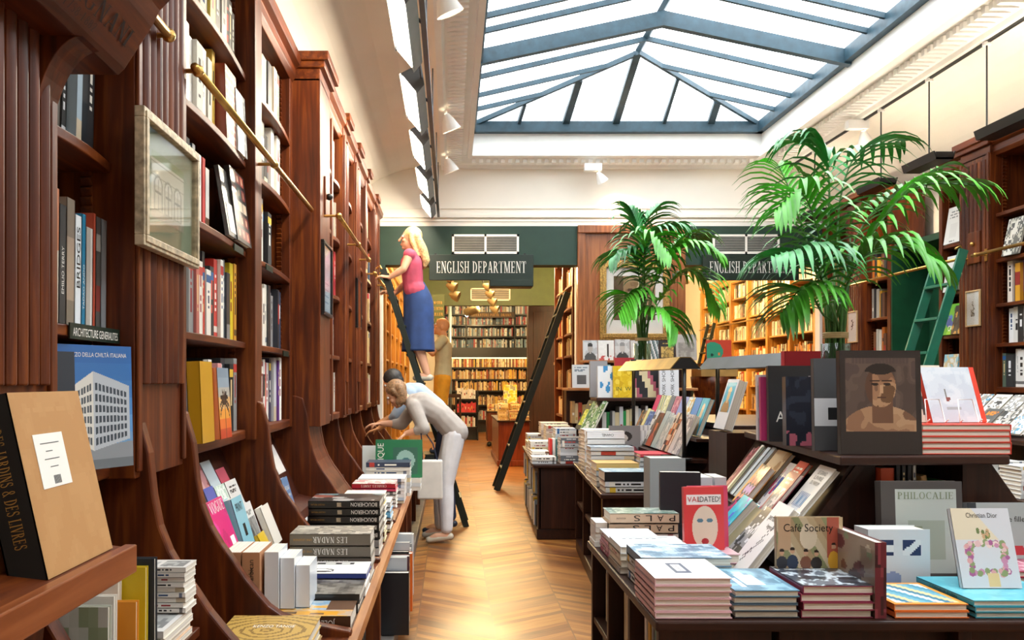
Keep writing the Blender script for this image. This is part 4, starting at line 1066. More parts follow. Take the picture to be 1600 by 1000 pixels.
# bay right of the silver-framed print
gb = 'books in the bay right of the silver-framed print'
rows = {
 1.63: (['#f0ece4', '#d9cfc0', '#c08a58', '#eceae4', '#f2f0ea', '#8c8c8a', '#b86a62', '#ded8cc', '#c23a34', '#23252a', '#eae6dc', '#2f3436', '#c4382f', '#e4ded0', '#6c7074', '#3b4046', '#d8d0bc', '#e0c42c', '#d89a34'], .27, .36, 'second shelf up, bay right of the silver frame'),
 2.06: (['#c03a34', '#e9e4da', '#b33c34', '#dedace', '#2c2c2e', '#ece8de', '#f0ede6', '#4a5a68', '#e2ddd2', '#2f7fb0', '#c8403a', '#e8e4dc'], .24, .35, 'third shelf up, bay right of the silver frame'),
 2.48: (['#f1ede2', '#e8e0cc', '#f0eade', '#d8d2c4', '#ece8e0', '#f4f0e8', '#d8d4c8', '#e0d6c0', '#ded8ca', '#d8b048'], .30, .37, 'fourth shelf up, bay right of the silver frame'),
 2.89: (['#5a2f24', '#efe9da', '#e8e2d2', '#d0c8b8', '#ece6d8', '#e0dac8', '#c8b048', '#6a6a68', '#9a9488', '#3a3836', '#2c2a28', '#48443e'], .24, .34, 'top shelf, bay right of the silver frame'),
}
for z, (cols, a, b, d) in rows.items():
    ye = 3.72 if z == 2.48 else (3.62 if z == 2.06 else 4.05)
    shelf_row('L', xs, 3.05, ye, z + .002, a, b, cols, d, group=gb)
# face-out books on those shelves
def wall_face(x, y, z, w, h, t, col, label, front=None, lean=.08, mat=None, group=None, cat='book', yaw=0, **k):
    """leans on the wall with its cover to the aisle; yaw turns the cover towards the viewer"""
    a = math.radians(yaw)
    u = Vector((math.sin(a), math.cos(a), 0)); b = Vector((-math.cos(a), math.sin(a), 0))
    v = (Vector(Z) + b * lean).normalized(); n = u.cross(v)
    return book(Vector((x, y, z)) - n * t, u, v, w, h, t, col, label, group, front=front, mat=mat or GLOSS, cat=cat, **k)
e = wall_face(-.96, 3.70, 2.482, .19, .33, .06, '#8a3a26', 'brick-patterned red box book on the fourth shelf up', front=None, lean=.03)
br = art('plain', 18, 30, ['#8e4028'], 1)
for j in range(30):
    if j % 3 == 0: br[j, :] = C('#caa890')
    else:
        br[j, (j // 3 % 2) * 2::4] = C('#b08870')
br[:4, 3:12] = C('#e8e2d6')
MB().grid((0.003, .003, .0605), (.184, 0, 0), (0, .324, 0), br).build('brick_print', PRINT, e, local=True)
wall_face(-.95, 3.86, 2.482, .17, .28, .02, '#c9ccc8', 'plastic-wrapped pale book between brick-patterned and portrait-grid books', art('photo', 16, 24, ['#a9a8a2', '#c9ccc8', '#8a8d90'], 4), .05)
pg = art('plain', 24, 36, ['#2b2624'], 1); rs_ = np.random.RandomState(4)
for j in range(5):
    for i in range(3):
        pg[2 + j * 7:7 + j * 7, 2 + i * 7:8 + i * 7] = C(['#b8584a', '#c8a888', '#7a4a3c', '#4a6a5a', '#d8c8b0', '#903c38'][rs_.randint(6)])
        pg[3 + j * 7:6 + j * 7, 4 + i * 7:6 + i * 7] = C(['#d8b090', '#c89070', '#e0c0a0'][rs_.randint(3)])
wall_face(-.935, 3.79, 2.07, .26, .33, .025, '#2b2624', 'dark book with a grid of small portraits standing on the third shelf', pg, .12)
e = wall_face(-.94, 3.66, 2.49 - .42 + .0, .20, .30, .02, '#4c4a46', 'glossy dark monograph with white box on cover, third shelf up', art('title_photo', 16, 26, ['#4c4a46', '#6a6862', '#38362f'], 9), .16)
MB().box(.03, .14, .02, .15, .0202, .0212).build('cover_panel', M['mat_white'], e, local=True)
# lowest shelf of that bay
shelf_row('L', xs, 3.04, 3.24, 1.222, .29, .33, ['#dedad2', '#23303a', '#2c2a2a', '#c8c4bc'], 'lowest shelf left of the yellow book', group=gb)
e = wall_face(-.90, 3.13, 1.222, .16, .30, .05, '#c8951c', 'yellow hardback facing out on the lowest shelf', None, .04, hard=True)
wall_face(-.92, 3.30, 1.222, .05, .31, .02, '#e8e6e0', 'thin white book between the yellow and the sunset palm book', None, .03)
sun = art('bands', 24, 36, ['#c8401c', '#e8702a', '#f0a23c', '#e8b878', '#b8b4a8', '#8ea4b4', '#7c94a8'], 1)
for i in range(9):
    a = math.pi * (i / 8.0) * 1.1 - .2
    for s in range(14):
        q, p = int(12 + math.cos(a) * s * .75), int(19 + math.sin(a) * s * .85 - s * s * .03)
        if 0 <= q < 24 and 0 <= p < 36: sun[max(p - 1, 0):p + 1, q] = C('#1c1a1c')
sun[0:19, 12:13] = C('#1c1a1c')
wall_face(-.895, 3.36, 1.222, .17, .28, .03, '#d06a2a', 'book with black palm tree against an orange sunset facing out', sun, .06)
shelf_row('L', xs + .01, 3.56, 4.03, 1.222, .27, .33, ['#e0dcd4', '#e4a0a0', '#dcd8d4', '#26282e', '#30343a', '#1f2224', '#8a8a88', '#c8ccd0'], 'lowest shelf right of the sunset palm book', group=gb)

# bay right of the thin divider
gc = 'books in the bay before the plain pier'
rows = {
 1.22: (['#2c3e6a', '#d8c8b8', '#c8848c', '#e8e0da', '#7a3a3a', '#26262a', '#dedad4', '#c0302c', '#ece6e0', '#3a2f4a', '#c8c8cc', '#6a3a8a', '#f0eee8', '#8a8c90'], .30, .37, 'lowest shelf before the plain pier'),
 1.63: (['#1f2022', '#3a3a3a', '#4a9a98', '#d86a28', '#e07a2c', '#dedad0', '#ece6d8', '#303236', '#8a8d90', '#d8d8d8', '#5a6a90', '#2c2e34', '#202226', '#26304a'], .28, .36, 'second shelf up before the plain pier'),
 2.06: (['#3a4a6a', '#4a8ab0', '#6aa0c0', '#d8d4cc', '#5a564e', '#e6e2d8', '#4a4a48', '#2a2a2c'], .27, .36, 'third shelf up before the plain pier'),
 2.48: (['#4a6a3a', '#e8e4da', '#d8d2c4', '#f0ece2', '#e4dece', '#3a3836', '#2a2826', '#8a9098', '#e6e2d8', '#c8ccc8', '#e8e4dc', '#a8a49a'], .27, .37, 'fourth shelf up before the plain pier'),
 2.89: (['#e6e0d0', '#5a4a3a', '#d8d0c0', '#b8b4ac', '#c8b070', '#8a8a86', '#3a3a3a', '#d8c8b0', '#4a5a50', '#2a2a2a'], .26, .34, 'top shelf before the plain pier'),
}
for z, (cols, a, b, d) in rows.items():
    shelf_row('L', xs, 4.24, 4.82 if z == 2.06 else 5.14, z + .002, a, b, cols, d, group=gc, stuff=(z == 2.89))

# third case and beyond, in reading order
CW = ['#ece6da', '#c23a44', '#d8d2c4', '#2b2b2d', '#b8b0a0', '#e8dcc8', '#3a4f6a', '#a8402f', '#d8c48a', '#efeae0', '#7a7a76', '#c98a98']
bn = [(5.71, 6.01, 'first bay beyond the plain pier'), (6.09, 6.49, 'second bay beyond the plain pier')]
for (a, b, nm) in bn:
    for z, sh in ((1.22, 'lowest shelf'), (1.63, 'second shelf'), (2.06, 'third shelf'), (2.48, 'fourth shelf')):
        shelf_row('L', -.87, a, b, z + .002, .25, .36, [rng.choice(CW) for _ in range(5)], '%s, %s' % (sh, nm), wd=.2, stuff=True)
for (a, b) in ((6.73, 7.29), (7.56, 8.19), (8.46, 9.29), (9.51, 10.07)):
    for z in SHELF_Z:
        far_row((-.87, a + .01, z), (0, 1, 0), Z, (1, 0, 0), b - a - .03, .24, .36, .2, CW + WARM[:4], rng, .03, .07, fill=rng.uniform(.7, 1))
for z in (2.89,):
    for a, b in ((5.71, 6.01), (6.09, 6.49)): far_row((-.87, a + .01, z), (0, 1, 0), Z, (1, 0, 0), b - a - .03, .24, .36, .2, CW, rng, .03, .07)

# ---------------------------------------------------------------- right wall shelves
gd = 'books in the bay at the far right edge'
def rrow(ya, yb, z, cols, desc, hmin=.24, hmax=.30, wd=.2, xs=4.44): shelf_row('R', xs, ya, yb, z + .002, hmin, hmax, cols, desc, .025, .06, wd, group=gd, stuff=(z < 2))
rrow(6.9, 6.55, 2.07, ['#e8d8c8', '#3a3030', '#e0a028', '#7a3aa0', '#6a3090', '#c03034'], 'the rail shelf at far right', .27, .33)
def rface(x, y, z, w, h, t, col, label, front=None, lean=.06, yaw=0, mat=None, **k):
    a = math.radians(yaw); u = Vector((-math.sin(a), -math.cos(a), 0)); b = Vector((math.cos(a), -math.sin(a), 0))
    v = (Vector(Z) + b * lean).normalized(); n = u.cross(v)
    return book(Vector((x, y, z)) - n * t, u, v, w, h, t, col, label, front=front, mat=mat or GLOSS, **k)
e = rface(4.36, 6.52, 2.075, .24, .30, .03, '#221f20', 'black film director book facing out at far right under the rail', art('head', 20, 26, ['#1c1a1b', '#2a2728', '#3a3636', '#8a8682', '#1a1818'], 3), .08)
ftext(e, 'WOODY', .24, .30, .03, .032, M['letterg'], .5, .86, .17); ftext(e, 'FILM', .24, .30, .03, .026, M['letter'], .4, .1, .11)
rface(4.37, 6.24, 2.075, .22, .29, .03, '#2f78b0', 'blue and green film book beside the black one at far right', art('blobs', 20, 26, ['#2f78b0', '#3f9a58', '#1c4a80', '#e8e2d0'], 5), .08)
rface(4.37, 5.98, 2.075, .22, .29, .03, '#d8d2c8', 'pale photo-covered book at the frame edge under the rail', art('photo', 20, 26, ['#d8d2c8', '#8a8478', '#b0a898'], 6), .08)
rrow(6.9, 5.72, 1.75, ['#eceae6', '#dedad2', '#2c2a2a', '#e8e4dc', '#c83a3a', '#d0453c', '#ece8e0', '#303032', '#26262a', '#5a5a60', '#d8d8dc', '#b8b4ac', '#c43834', '#e8e4de', '#8a8d94', '#e0dcd4', '#2c2c30'], 'the fourth shelf down at far right')
rrow(6.95, 5.72, 1.40, ['#5a6a5a', '#3a3a3a', '#ece8e0', '#e4e0da', '#2f56b8', '#3a8ac8', '#e8e6e0', '#7a7a7c', '#26262a', '#3a2a2a', '#c8382e', '#ece8e2', '#1f1f22', '#dedad4', '#8a8a8c', '#d8d4cc', '#2a2a2e', '#e6e2da'], 'the shelf above the sloping display')
for i, (y, w, c, k) in enumerate(((6.85, .2, '#5a5a54', 'photo'), (6.55, .22, '#3a3a38', 'title_photo'), (6.28, .2, '#c8c4bc', 'photo'))):
    rface(4.36, y, 2.435, w, .30, .02, c, ('grey-green monograph leaning on the rail shelf at far right', 'white-boxed black monograph leaning beside the grey-green one', 'pale monograph leaning near the frame edge above the rail')[i], art(k, 16, 22, [c, '#b8b4a4', '#4a4a46', '#d8d4c8'], 20 + i), .22)
shelf_row('R', 4.46, 6.5, 6.3, 2.802, .26, .30, ['#8a8a70', '#a8a48c', '#5a5a48', '#b8b49a'], 'the topmost shelf at far right', .03, .04, stuff=True)
# narrow bay by the green door
e = rface(4.38, 7.69, 2.655, .24, .33, .02, '#e4e2dc', 'white book with a purple corner on the topmost narrow-bay shelf', art('lines', 18, 26, ['#e6e4de', '#8a8a88', '#dcdad4'], 3), .16)
e = rface(4.38, 7.70, 2.235, .22, .32, .02, '#dedfdc', 'white book with a round photograph in the narrow bay', None, .14)
c_ = art('plain', 24, 32, ['#e2e2de']); U_, V_ = np.meshgrid((np.arange(24) + .5) / 24, (np.arange(32) + .5) / 32); c_[((U_ - .6) / .35) ** 2 + ((V_ - .4) / .3) ** 2 < 1] = C('#a8a8a2'); c_[((U_ - .6) / .2) ** 2 + ((V_ - .4) / .17) ** 2 < 1] = C('#5a4a3a')
MB().grid((.002, .002, .0206), (.216, 0, 0), (0, .316, 0), c_).build('cover_picture', GLOSS, e, local=True)
rface(4.36, 7.52, 2.235, .12, .26, .02, '#3a3836', 'small dark book beside the round-photograph one', art('photo', 12, 20, ['#3a3836', '#6a6660', '#8a8478'], 8), .12)
e = rface(4.37, 7.72, 1.855, .25, .27, .02, '#3f8a2c', 'bright green and blue landscape book in the narrow bay', art('blobs', 22, 24, ['#58a82c', '#2c6ab0', '#8ac83a', '#2f7a30', '#1c4a90', '#6ab82c'], 12), .12)
ftext(e, 'CA', .25, .27, .02, .05, M['letter'], .55, .12, .06)
rface(4.35, 7.53, 1.855, .14, .27, .02, '#3c3a36', 'dark book with a golden flower beside the green one', art('blobs', 14, 22, ['#2c2a28', '#b88a3a', '#3c3a36', '#4a4640'], 2), .2)
for i in range(4):
    rface(4.37 + i * .004, 7.70 - i * .075, 1.435, .11 + .1 * (i == 0), .25, .02, ('#c8dce0', '#3a8ab0', '#4a98b8', '#2a4a5a')[i], ('pale blue and sandy book on the lowest narrow-bay shelf', 'first of three blue-spined books on the lowest narrow-bay shelf', 'second of three blue-spined books on the lowest narrow-bay shelf', 'last dark blue wave book on the lowest narrow-bay shelf')[i], art('photo', 14, 20, [('#d8dcd8', '#3a8ab0', '#4a98b8', '#2a4a5a')[i], '#c8b890', '#8ac0d0'], 3 + i), .12)
# case behind the tall palm
for (a, b) in ((9.13, 8.73), (10.08, 9.52)):
    for z in (1.3, 1.7, 2.1, 2.5): far_row((4.44, a, z), (0, -1, 0), Z, (-1, 0, 0), a - b - .02, .22, .32, .2, ['#d8a030', '#c87028', '#e6dcc8', '#8a5a3a', '#3a3a3a', '#b8b0a0', '#5a3a2a'], rng, .03, .06, fill=.8)

# sloping display and stacks on the right counter
for r_, (x0, z0) in enumerate(((3.83, 1.06), (4.03, 1.16))):
    y = 7.15
    for i in range(8):
        w = rng.uniform(.15, .2); c = rng.choice(['#e8e6e2', '#d8d4cc', '#5a5a58', '#c8dce8', '#e8e4dc', '#b8b4ac'])
        v = Vector((.62, 0, .62))
        fr = art(rng.choice(['photo', 'title_photo', 'lines', 'head' if False else 'photo']), 12, 16, [c, rng.choice(['#e0842c', '#3a3a3a', '#4a90b0', '#8a8a88']), '#f0eee8', '#9a958c'], 40 + i + 9 * r_)
        if r_ == 0 and 1 <= i <= 6: book((x0, y, z0 + .02), (0, -1, 0), v, w, .22, .016, c, '%s cover, %s from left in the front row of the right sloping display' % (colour_name(hx(c)), ORD[i - 1]), 'books on the right sloping display', front=fr, mat=GLOSS)
        else:
            stuff_book((x0, y, z0 + .02), (0, -1, 0), v, w, .22, .016, c)
            STUFF.grid(Vector((x0, y, z0 + .02)) + Vector((-.7071, 0, .7071)) * .0164, (0, -w, 0), v.normalized() * .22, fr)
        y -= w + .02

def stack(kind, x0, x1, y0, y1, z0, items, desc, mat=None, top=None, group=None, jit=.004, hard=True, cat='book', name='book', titles=None, stuff=False):
    """flat pile; items from the bottom: (thickness, colour[, edge]); kind says which way the spines face"""
    z = z0; out = []
    n = len(items)
    for i, it in enumerate(items):
        t, c = it[0], it[1]; dx, dy = rng.uniform(-jit, jit), rng.uniform(-jit, jit)
        a, b, cc, d = x0 + dx, x1 + dx, y0 + dy, y1 + dy
        if kind == 'front': o, u, v, w, h = (b, cc, z), (0, 1, 0), (-1, 0, 0), d - cc, b - a
        elif kind == 'left': o, u, v, w, h = (a, cc, z), (1, 0, 0), (0, 1, 0), b - a, d - cc
        elif kind == 'right': o, u, v, w, h = (b, d, z), (-1, 0, 0), (0, -1, 0), b - a, d - cc
        else: o, u, v, w, h = (a, d, z), (0, -1, 0), (1, 0, 0), d - cc, b - a
        k = n - 1 - i
        pos = 'topmost' if k == 0 else (ORD[k] + ' from top')
        lbl = '%s, %s of %s' % (cat if len(it) < 3 else it[2], pos, desc)
        if len(it) < 3: lbl = '%s %s, %s of %s' % (colour_name(hx(c)), cat, pos, desc)
        fr = top if k == 0 else None
        if stuff or y0 > 6.3:
            stuff_book(o, u, v, w, h, t, c, spine_art(c, rng)); z += t + .0006; out.append((None, w, h, t)); continue
        e = book(o, u, v, w, h, t, c, lbl, group, front=fr, spine=spine_art(c, rng) if len(it) < 3 else None, mat=mat or PRINT, hard=hard, cat=cat, name=name)
        if titles: stext(e, titles[0], h, t, titles[1], titles[2], titles[3], titles[4], True, titles[5])
        out.append((e, w, h, t)); z += t + .0006
    return out, z
ZC = .583       # top of the left counter
# ---------------------------------------------------------------- left: near corner
# large kraft box set on the ledge
v = Vector((-.068, 0, .305)).normalized(); u = Vector((0, 1, 0)); n = u.cross(v)
LEN = .315
o0 = Vector((-.662, 1.42, 1.123)) - n * .065
e = book(o0, u, v, .27, LEN, .065, '#b98a54', 'large kraft-board box set with a black spine on the ledge', None, spine=np.zeros((1, 1, 3)) + C('#15130f'), mat=M['card'] and CLOTHC, hard=True, cat='book', pages=M['card'])
kr = art('photo', 30, 36, ['#b78650', '#ba8a54', '#bd8d57'], 2); MB().grid((.003, .002, .0653), (.264, 0, 0), (0, LEN - .004, 0), kr).build('kraft_panel', CLOTHC, e, local=True)
MB().box(.05, .16, .145, .24, .0655, .0663).build('label_sticker', M['mat_white'], e, local=True)
mb = MB()
for i, (a, b) in enumerate(((.07, .14), (.085, .11), (.075, .13), (.09, .12))): mb.box(a, b, .222 - i * .014, .2235 - i * .014, .0664, .0667)
for i in range(9): mb.box(.094 + i * .003, .0955 + i * .003, .15, .165, .0664, .0667)
mb.build('sticker_print', M['grey'], e, local=True)
stext(e, 'DES JARDINS & DES LIVRES', LEN, .065, .021, M['letterg'], .5, .20, False, True)
# strip of other boxes left of it
for i, (c, nm) in enumerate((('#8a5a2c', 'brown cloth box just left of the kraft box set'), ('#4a4a40', 'dark slipcased box left of the brown cloth box'), ('#6a5a4a', 'grey-brown box at the left frame edge on the ledge'))):
    book(o0 - n * (.012 + (i + 1) * .035) + Vector((0, .015 * i, .004 * i)), u, v, .25, LEN - .03 * (i + 1), .034, c, nm, None, spine=spine_art(c, rng), mat=GLOSS)
# blue building book facing out
pal = art('bands', 120, 168, ['#5a7486', '#6f9cc4', '#5f98cc', '#4a86c0', '#3c78b6', '#3470b0', '#2f68aa'], 1)
U_, V_ = np.meshgrid((np.arange(120) + .5) / 120, (np.arange(168) + .5) / 168)
def topl(Uv): return np.where(Uv < .46, .62 + (Uv - .08) / .38 * .17, .79 - (Uv - .46) / .5 * .12)
def botl(Uv): return np.where(Uv < .46, .26 - (Uv - .08) / .38 * .11, .15 + (Uv - .46) / .5 * .08)
body = (U_ > .08) & (U_ < .96) & (V_ < topl(U_)) & (V_ > botl(U_)); pal[V_ < .16 + .05 * U_] = C('#8d9296'); pal[V_ < .08] = C('#6d7478')
pal[body & (U_ < .46)] = C('#dcd9cf'); pal[body & (U_ >= .46)] = C('#b9c0c6')
tt = (V_ - botl(U_)) / (topl(U_) - botl(U_))
for r_ in range(6):
    for k in range(9):
        cu = .12 + k * .038; m_ = (abs(U_ - cu) < .0135) & (tt > .06 + r_ * .142) & (tt < .06 + r_ * .142 + .095) & body; pal[m_] = C('#4a5258')
        cu = .50 + k * .05; m_ = (abs(U_ - cu) < .017) & (tt > .06 + r_ * .142) & (tt < .06 + r_ * .142 + .095) & body; pal[m_] = C('#39444e')
yaw = 27
e = wall_face(-.965, 2.125, 1.222, .235, .32, .03, '#2f68aa', 'blue book showing a white arcaded square building, facing out', pal, .03, yaw=yaw)
ftext(e, 'PALAZZO DELLA CIVILTÀ ITALIANA', .235, .32, .03, .0115, M['letter'], .5, .905, .2)
e = wall_face(-.985, 2.03, 1.222, .12, .30, .02, '#27303c', 'dark navy book half hidden behind the blue building book', None, .03, yaw=30)

# pile standing below the ledge: covers to the viewer
def face(x, y, z, w, h, t, col, label, front=None, yaw=0, lean=.06, mat=None, **k):
    a = math.radians(yaw); u = Vector((math.cos(a), math.sin(a), 0)); b = Vector((-math.sin(a), math.cos(a), 0))
    v = (Vector(Z) + b * lean).normalized(); n = u.cross(v)
    return book(Vector((x, y, z)) - n * t, u, v, w, h, t, col, label, front=front, mat=mat or PRINT, **k)
bx_ = thing('shelf_board', (-.95, 2.2, .58), 'short wooden board shelf holding small white stacks at lower left', 'shelf')
MB().box(-1.1, -.715, 2.1, 2.46, .725, .75).build('board', WL['y'], bx_, bevel=.003)
MB().box(-1.1, -.74, 2.42, 2.45, .583, .725).box(-1.1, -.74, 2.11, 2.14, .583, .725).build('leg', WL['z'], bx_)
face(-.885, 2.0, .702, .175, .315, .02, '#d8bc1c', 'yellow book standing upright under the ledge', None, 0, .02)
face(-.885, 2.03, .702, .187, .33, .022, '#1e2630', 'black-blue ring-bound book behind the yellow one under the ledge', None, 0, .0)
face(-.885, 1.94, .702, .175, .25, .02, '#e0901c', 'orange book standing under the ledge before the yellow one', art('plain', 2, 2, ['#de8e1e']), 0, .02)
face(-.925, 1.85, .702, .188, .262, .02, '#b8bcae', 'pale book with a sage green panel, nearest under the ledge', art('stripes', 9, 12, ['#c4c6ba', '#bcc0b2', '#8d9a78', '#94a080'], 3), 0, .02)
face(-.92, 1.89, .702, .18, .275, .02, '#e8e4da', 'white book behind the sage green one under the ledge', None, 0, .02)
face(-.93, 1.965, .702, .17, .295, .022, '#dcd2c4', 'cream book with a brown strip deep under the ledge', art('title_photo', 10, 12, ['#dcd2c4', '#8a7060', '#b8a890', '#6a5a4a'], 3), 0, .02)
bs = thing('book_support', (-.95, 1.95, .58), 'low wooden block carrying the upright books under the ledge', 'block')
MB().box(-1.1, -.70, 1.80, 2.07, .583, .70).build('block', WL['x'], bs)
stack('front', -.825, -.715, 2.32, 2.42, .752 + .075, [(.013, '#e8e2d8')] * 9, 'the small white paperback pile at lower left', hard=False, group='small white paperbacks at lower left', top=art('title_photo', 8, 10, ['#e4e0da', '#8a8a88', '#b8b8b4'], 3))
stack('front', -.85, -.72, 2.16, 2.40, .752, [(.017, '#dcb898'), (.017, '#e0bc9c'), (.017, '#e8dcc8'), (.018, '#e8e4de')], 'the wider pile under the small white paperbacks', hard=False, top=art('title_photo', 8, 10, ['#e4e0da', '#8a8a88', '#b8b8b4'], 6))

# ---------------------------------------------------------------- left counter piles
gt = np.array(art('plain', 40, 40, ['#c09a4a'])); UU, VV = np.meshgrid((np.arange(40) + .5) / 40, (np.arange(40) + .5) / 40)
gt[(np.sin(np.hypot(UU - .4, (VV - .5) * .8) * 60 + np.sin(VV * 9) * 1.5) > .5)] = C('#8a6a2c')
o_, z_ = stack('front', -.71, -.425, 2.56, 2.84, ZC, [(.03, '#8a6a3a'), (.03, '#c8b48a'), (.034, '#c09a4a', 'wood-grain gold hardback')], 'the pile at the lower edge of the photo', top=gt)
e, w, h, t = o_[-1]; letters('KENZO TANGE', (w * .5, h * .45, t + .0008), (0, -1, 0), (1, 0, 0), .028, e, M['letter'], width=.13, name='cover_title', local=True)
jm = art('photo', 30, 30, ['#7ea0b8', '#9ab4c4', '#c8b088', '#d8a038'], 13); jm[:, :12] = jm[:, :12] * .5 + C('#d8982c') * .5
jm[(UU[:30, :30] < 0)] = 0
jm[4:24, 2:9] = C('#e0a020'); jm[8:12, 3:6] = C('#6a4a28'); jm[16:20, 4:8] = C('#6a4a28'); jm[:8, 12:] = C('#5a3c28')
o_, z_ = stack('front', -.71, -.345, 2.99, 3.2, ZC, [(.052, '#4a2f1c', 'photo book with a yellow house cover')], 'the counter nearest row', top=jm, mat=GLOSS)
stext(o_[0][0], 'JOEL MEYEROWITZ', .365, .052, .022, M['letter'], .42, .2)
o_, z_ = stack('front', -.69, -.345, 3.22, 3.45, ZC, [(.035, '#2c2a28'), (.036, '#34322e', 'plastic-wrapped grey stone-pattern book')], 'the dark pile behind the yellow house book', top=art('photo', 20, 20, ['#3c3b38', '#56544e', '#75726a', '#8f8b82'], 8), mat=GLOSS)
wd_ = art('plain', 40, 40, ['#e8e6e0']); wd_[8:32, 30:36] = C('#3a3a3c'); wd_[10:14, 31:35] = C('#e8e6e0'); wd_[17:22, 31:35] = C('#e8e6e0'); wd_[26:30, 31:35] = C('#e8e6e0')
wd_[(abs(np.hypot(UU - .25, (VV - .55)) - .14) < .02)] = C('#4a4a4c'); wd_[18:26, 5:9] = C('#4a4a4c')
o_, z_ = stack('front', -.69, -.345, 3.47, 3.70, ZC, [(.04, '#dcdad6'), (.03, '#e8e6e2'), (.022, '#2c3f8a', 'line-drawing white book with a blue edge')], 'the pile before the grey-brown volumes', top=wd_)
TI = M['letter']
o_, z_ = stack('front', -.70, -.35, 3.74, 3.96, ZC, [(.05, '#b8b4ac'), (.05, '#6a6258', 'thick grey-brown volume'), (.05, '#6e665a', 'thick grey-brown volume'), (.052, '#6a6052', 'thick grey-brown volume')], 'the thick grey-brown pile on the counter', top=art('photo', 16, 20, ['#8a8478', '#a49c8c', '#6a655c', '#b8b0a2'], 5))
for e, w, h, t in o_[1:]:
    stext(e, 'LES NADAR', h, t, .026, TI, .5, .15, True, True); stext(e, 'UNE LEGENDE', h, t, .010, M['letterg'], .84, .08)
o_, z_ = stack('front', -.71, -.355, 4.28, 4.56, ZC, [(.04, '#c8c4bc'), (.04, '#8a8a88'), (.04, '#191817', 'black jewellery book')] + [(.037, '#191817', 'black jewellery book')] * 4, 'the black jewellery book pile', top=art('blobs', 30, 24, ['#2c2e30', '#6a8a90', '#b8b4b0', '#8a4a40', '#4a4c4e'], 9), mat=GLOSS)
for e, w, h, t in o_[2:]:
    stext(e, 'BOUCHERON', h, t, .020, TI, .22, .13); stext(e, 'VINCENT MEYLAN', h, t, .008, M['letterg'], .86, .07)
    mb = MB(); mb.box(-.0006, 0, .19, .212, t / 2 - .010, t / 2 + .010); mb.build('emblem', M['silverf'], e, local=True)
def pilecols(n, cs, t0=.012, t1=.035): return [(rng.uniform(t0, t1), rng.choice(cs)) for _ in range(n)]
LT = ['#e8e6e2', '#dcd8d0', '#c8ccd0', '#ece8e0', '#b8bcc0', '#d8c8a0']
stack('front', -.58, -.36, 4.64, 4.84, ZC, pilecols(9, ['#e8e2d0', '#d8b860', '#e4dccc', '#ece8e0', '#dccf9c'], .022, .032), 'the cream and gold pile behind the black jewellery books')
stack('front', -.80, -.60, 4.64, 4.86, ZC, pilecols(5, LT), 'the low pale pile by the curved board past the jewellery books')
stack('front', -.58, -.35, 4.95, 5.2, ZC, pilecols(7, LT + ['#6ab0d8', '#2c2a2a']), 'the blue-white pile before the red-spined book')
o_, z_ = stack('front', -.66, -.37, 5.76, 6.0, ZC, pilecols(5, LT, .02, .03) + [(.02, '#d84a6a'), (.032, '#b81f30', 'red-spined book')], 'the pile crowned by a red spine', top=art('photo', 16, 20, ['#c8b8b0', '#e0d4d0', '#b06a70'], 5))
stext(o_[-1][0], 'CHARLES JAMES', .29, .032, .017, TI, .5, .17, True, True)
stack('front', -.66, -.33, 6.1, 6.4, ZC, pilecols(8, ['#e6e2e0', '#d8dce4', '#e8b8a0', '#ece8e6', '#b8c8d8'], .018, .026), 'the white magazine pile behind the red-spined book', hard=False)
o_, z_ = stack('front', -.64, -.31, 6.5, 6.56 + .2, ZC, pilecols(8, LT, .02, .035) + [(.034, '#26324a', 'navy-spined book')], 'the pile leaning against the green book')
gq = art('plain', 40, 44, ['#2c7a52']); U4, V4 = np.meshgrid((np.arange(40) + .5) / 40, (np.arange(44) + .5) / 44)
gq[(U4 > .38) & (U4 < .9) & (V4 > .1) & (V4 < .8)] = C('#3a6a5a'); gq[((U4 - .64) / .2) ** 2 + ((V4 - .45) / .27) ** 2 < 1] = C('#9ac0b8'); gq[((U4 - .64) / .1) ** 2 + ((V4 - .4) / .13) ** 2 < 1] = C('#4a7a80')
e = face(-.60, 6.85, ZC + .10, .37, .30, .04, '#2c7a52', 'large green book with an oval picture standing on the left counter', gq, 0, .05, mat=GLOSS)
ftext(e, 'LUDIQUE', .37, .30, .04, .05, TI, .17, .5, .24, rot=True)
stack('front', -.62, -.24, 6.82, 7.05, ZC, [(.03, '#d8d4cc'), (.03, '#c8ccd0'), (.035, '#e0dcd4')], 'the low pile under the green book')
for i in range(3):
    face(-.72 + i * .02, 7.0 + i * .06, ZC, .12, .34 - .03 * i, .03, '#dcdfe2', ('tall white box book left of the green book', 'second white box book behind the tall one', 'third white box book behind the second')[i], art('lines', 8, 14, ['#e2e4e6', '#b8bcc0', '#d8dadc'], i), 0, 0)
stack('front', -.62, -.33, 7.5, 7.8, ZC, pilecols(10, ['#d8c0a4', '#dcc8ae', '#c8a888', '#e0d0bc'], .025, .035), 'the beige pile behind the green book')
stack('front', -.58, -.34, 7.95, 8.15, ZC, pilecols(8, LT, .02, .035), 'the pile nearest the leaning shoppers')
stack('front', -.60, -.36, 8.5, 8.8, ZC, pilecols(8, LT, .02, .04), 'the pile beyond the shoppers on the counter')

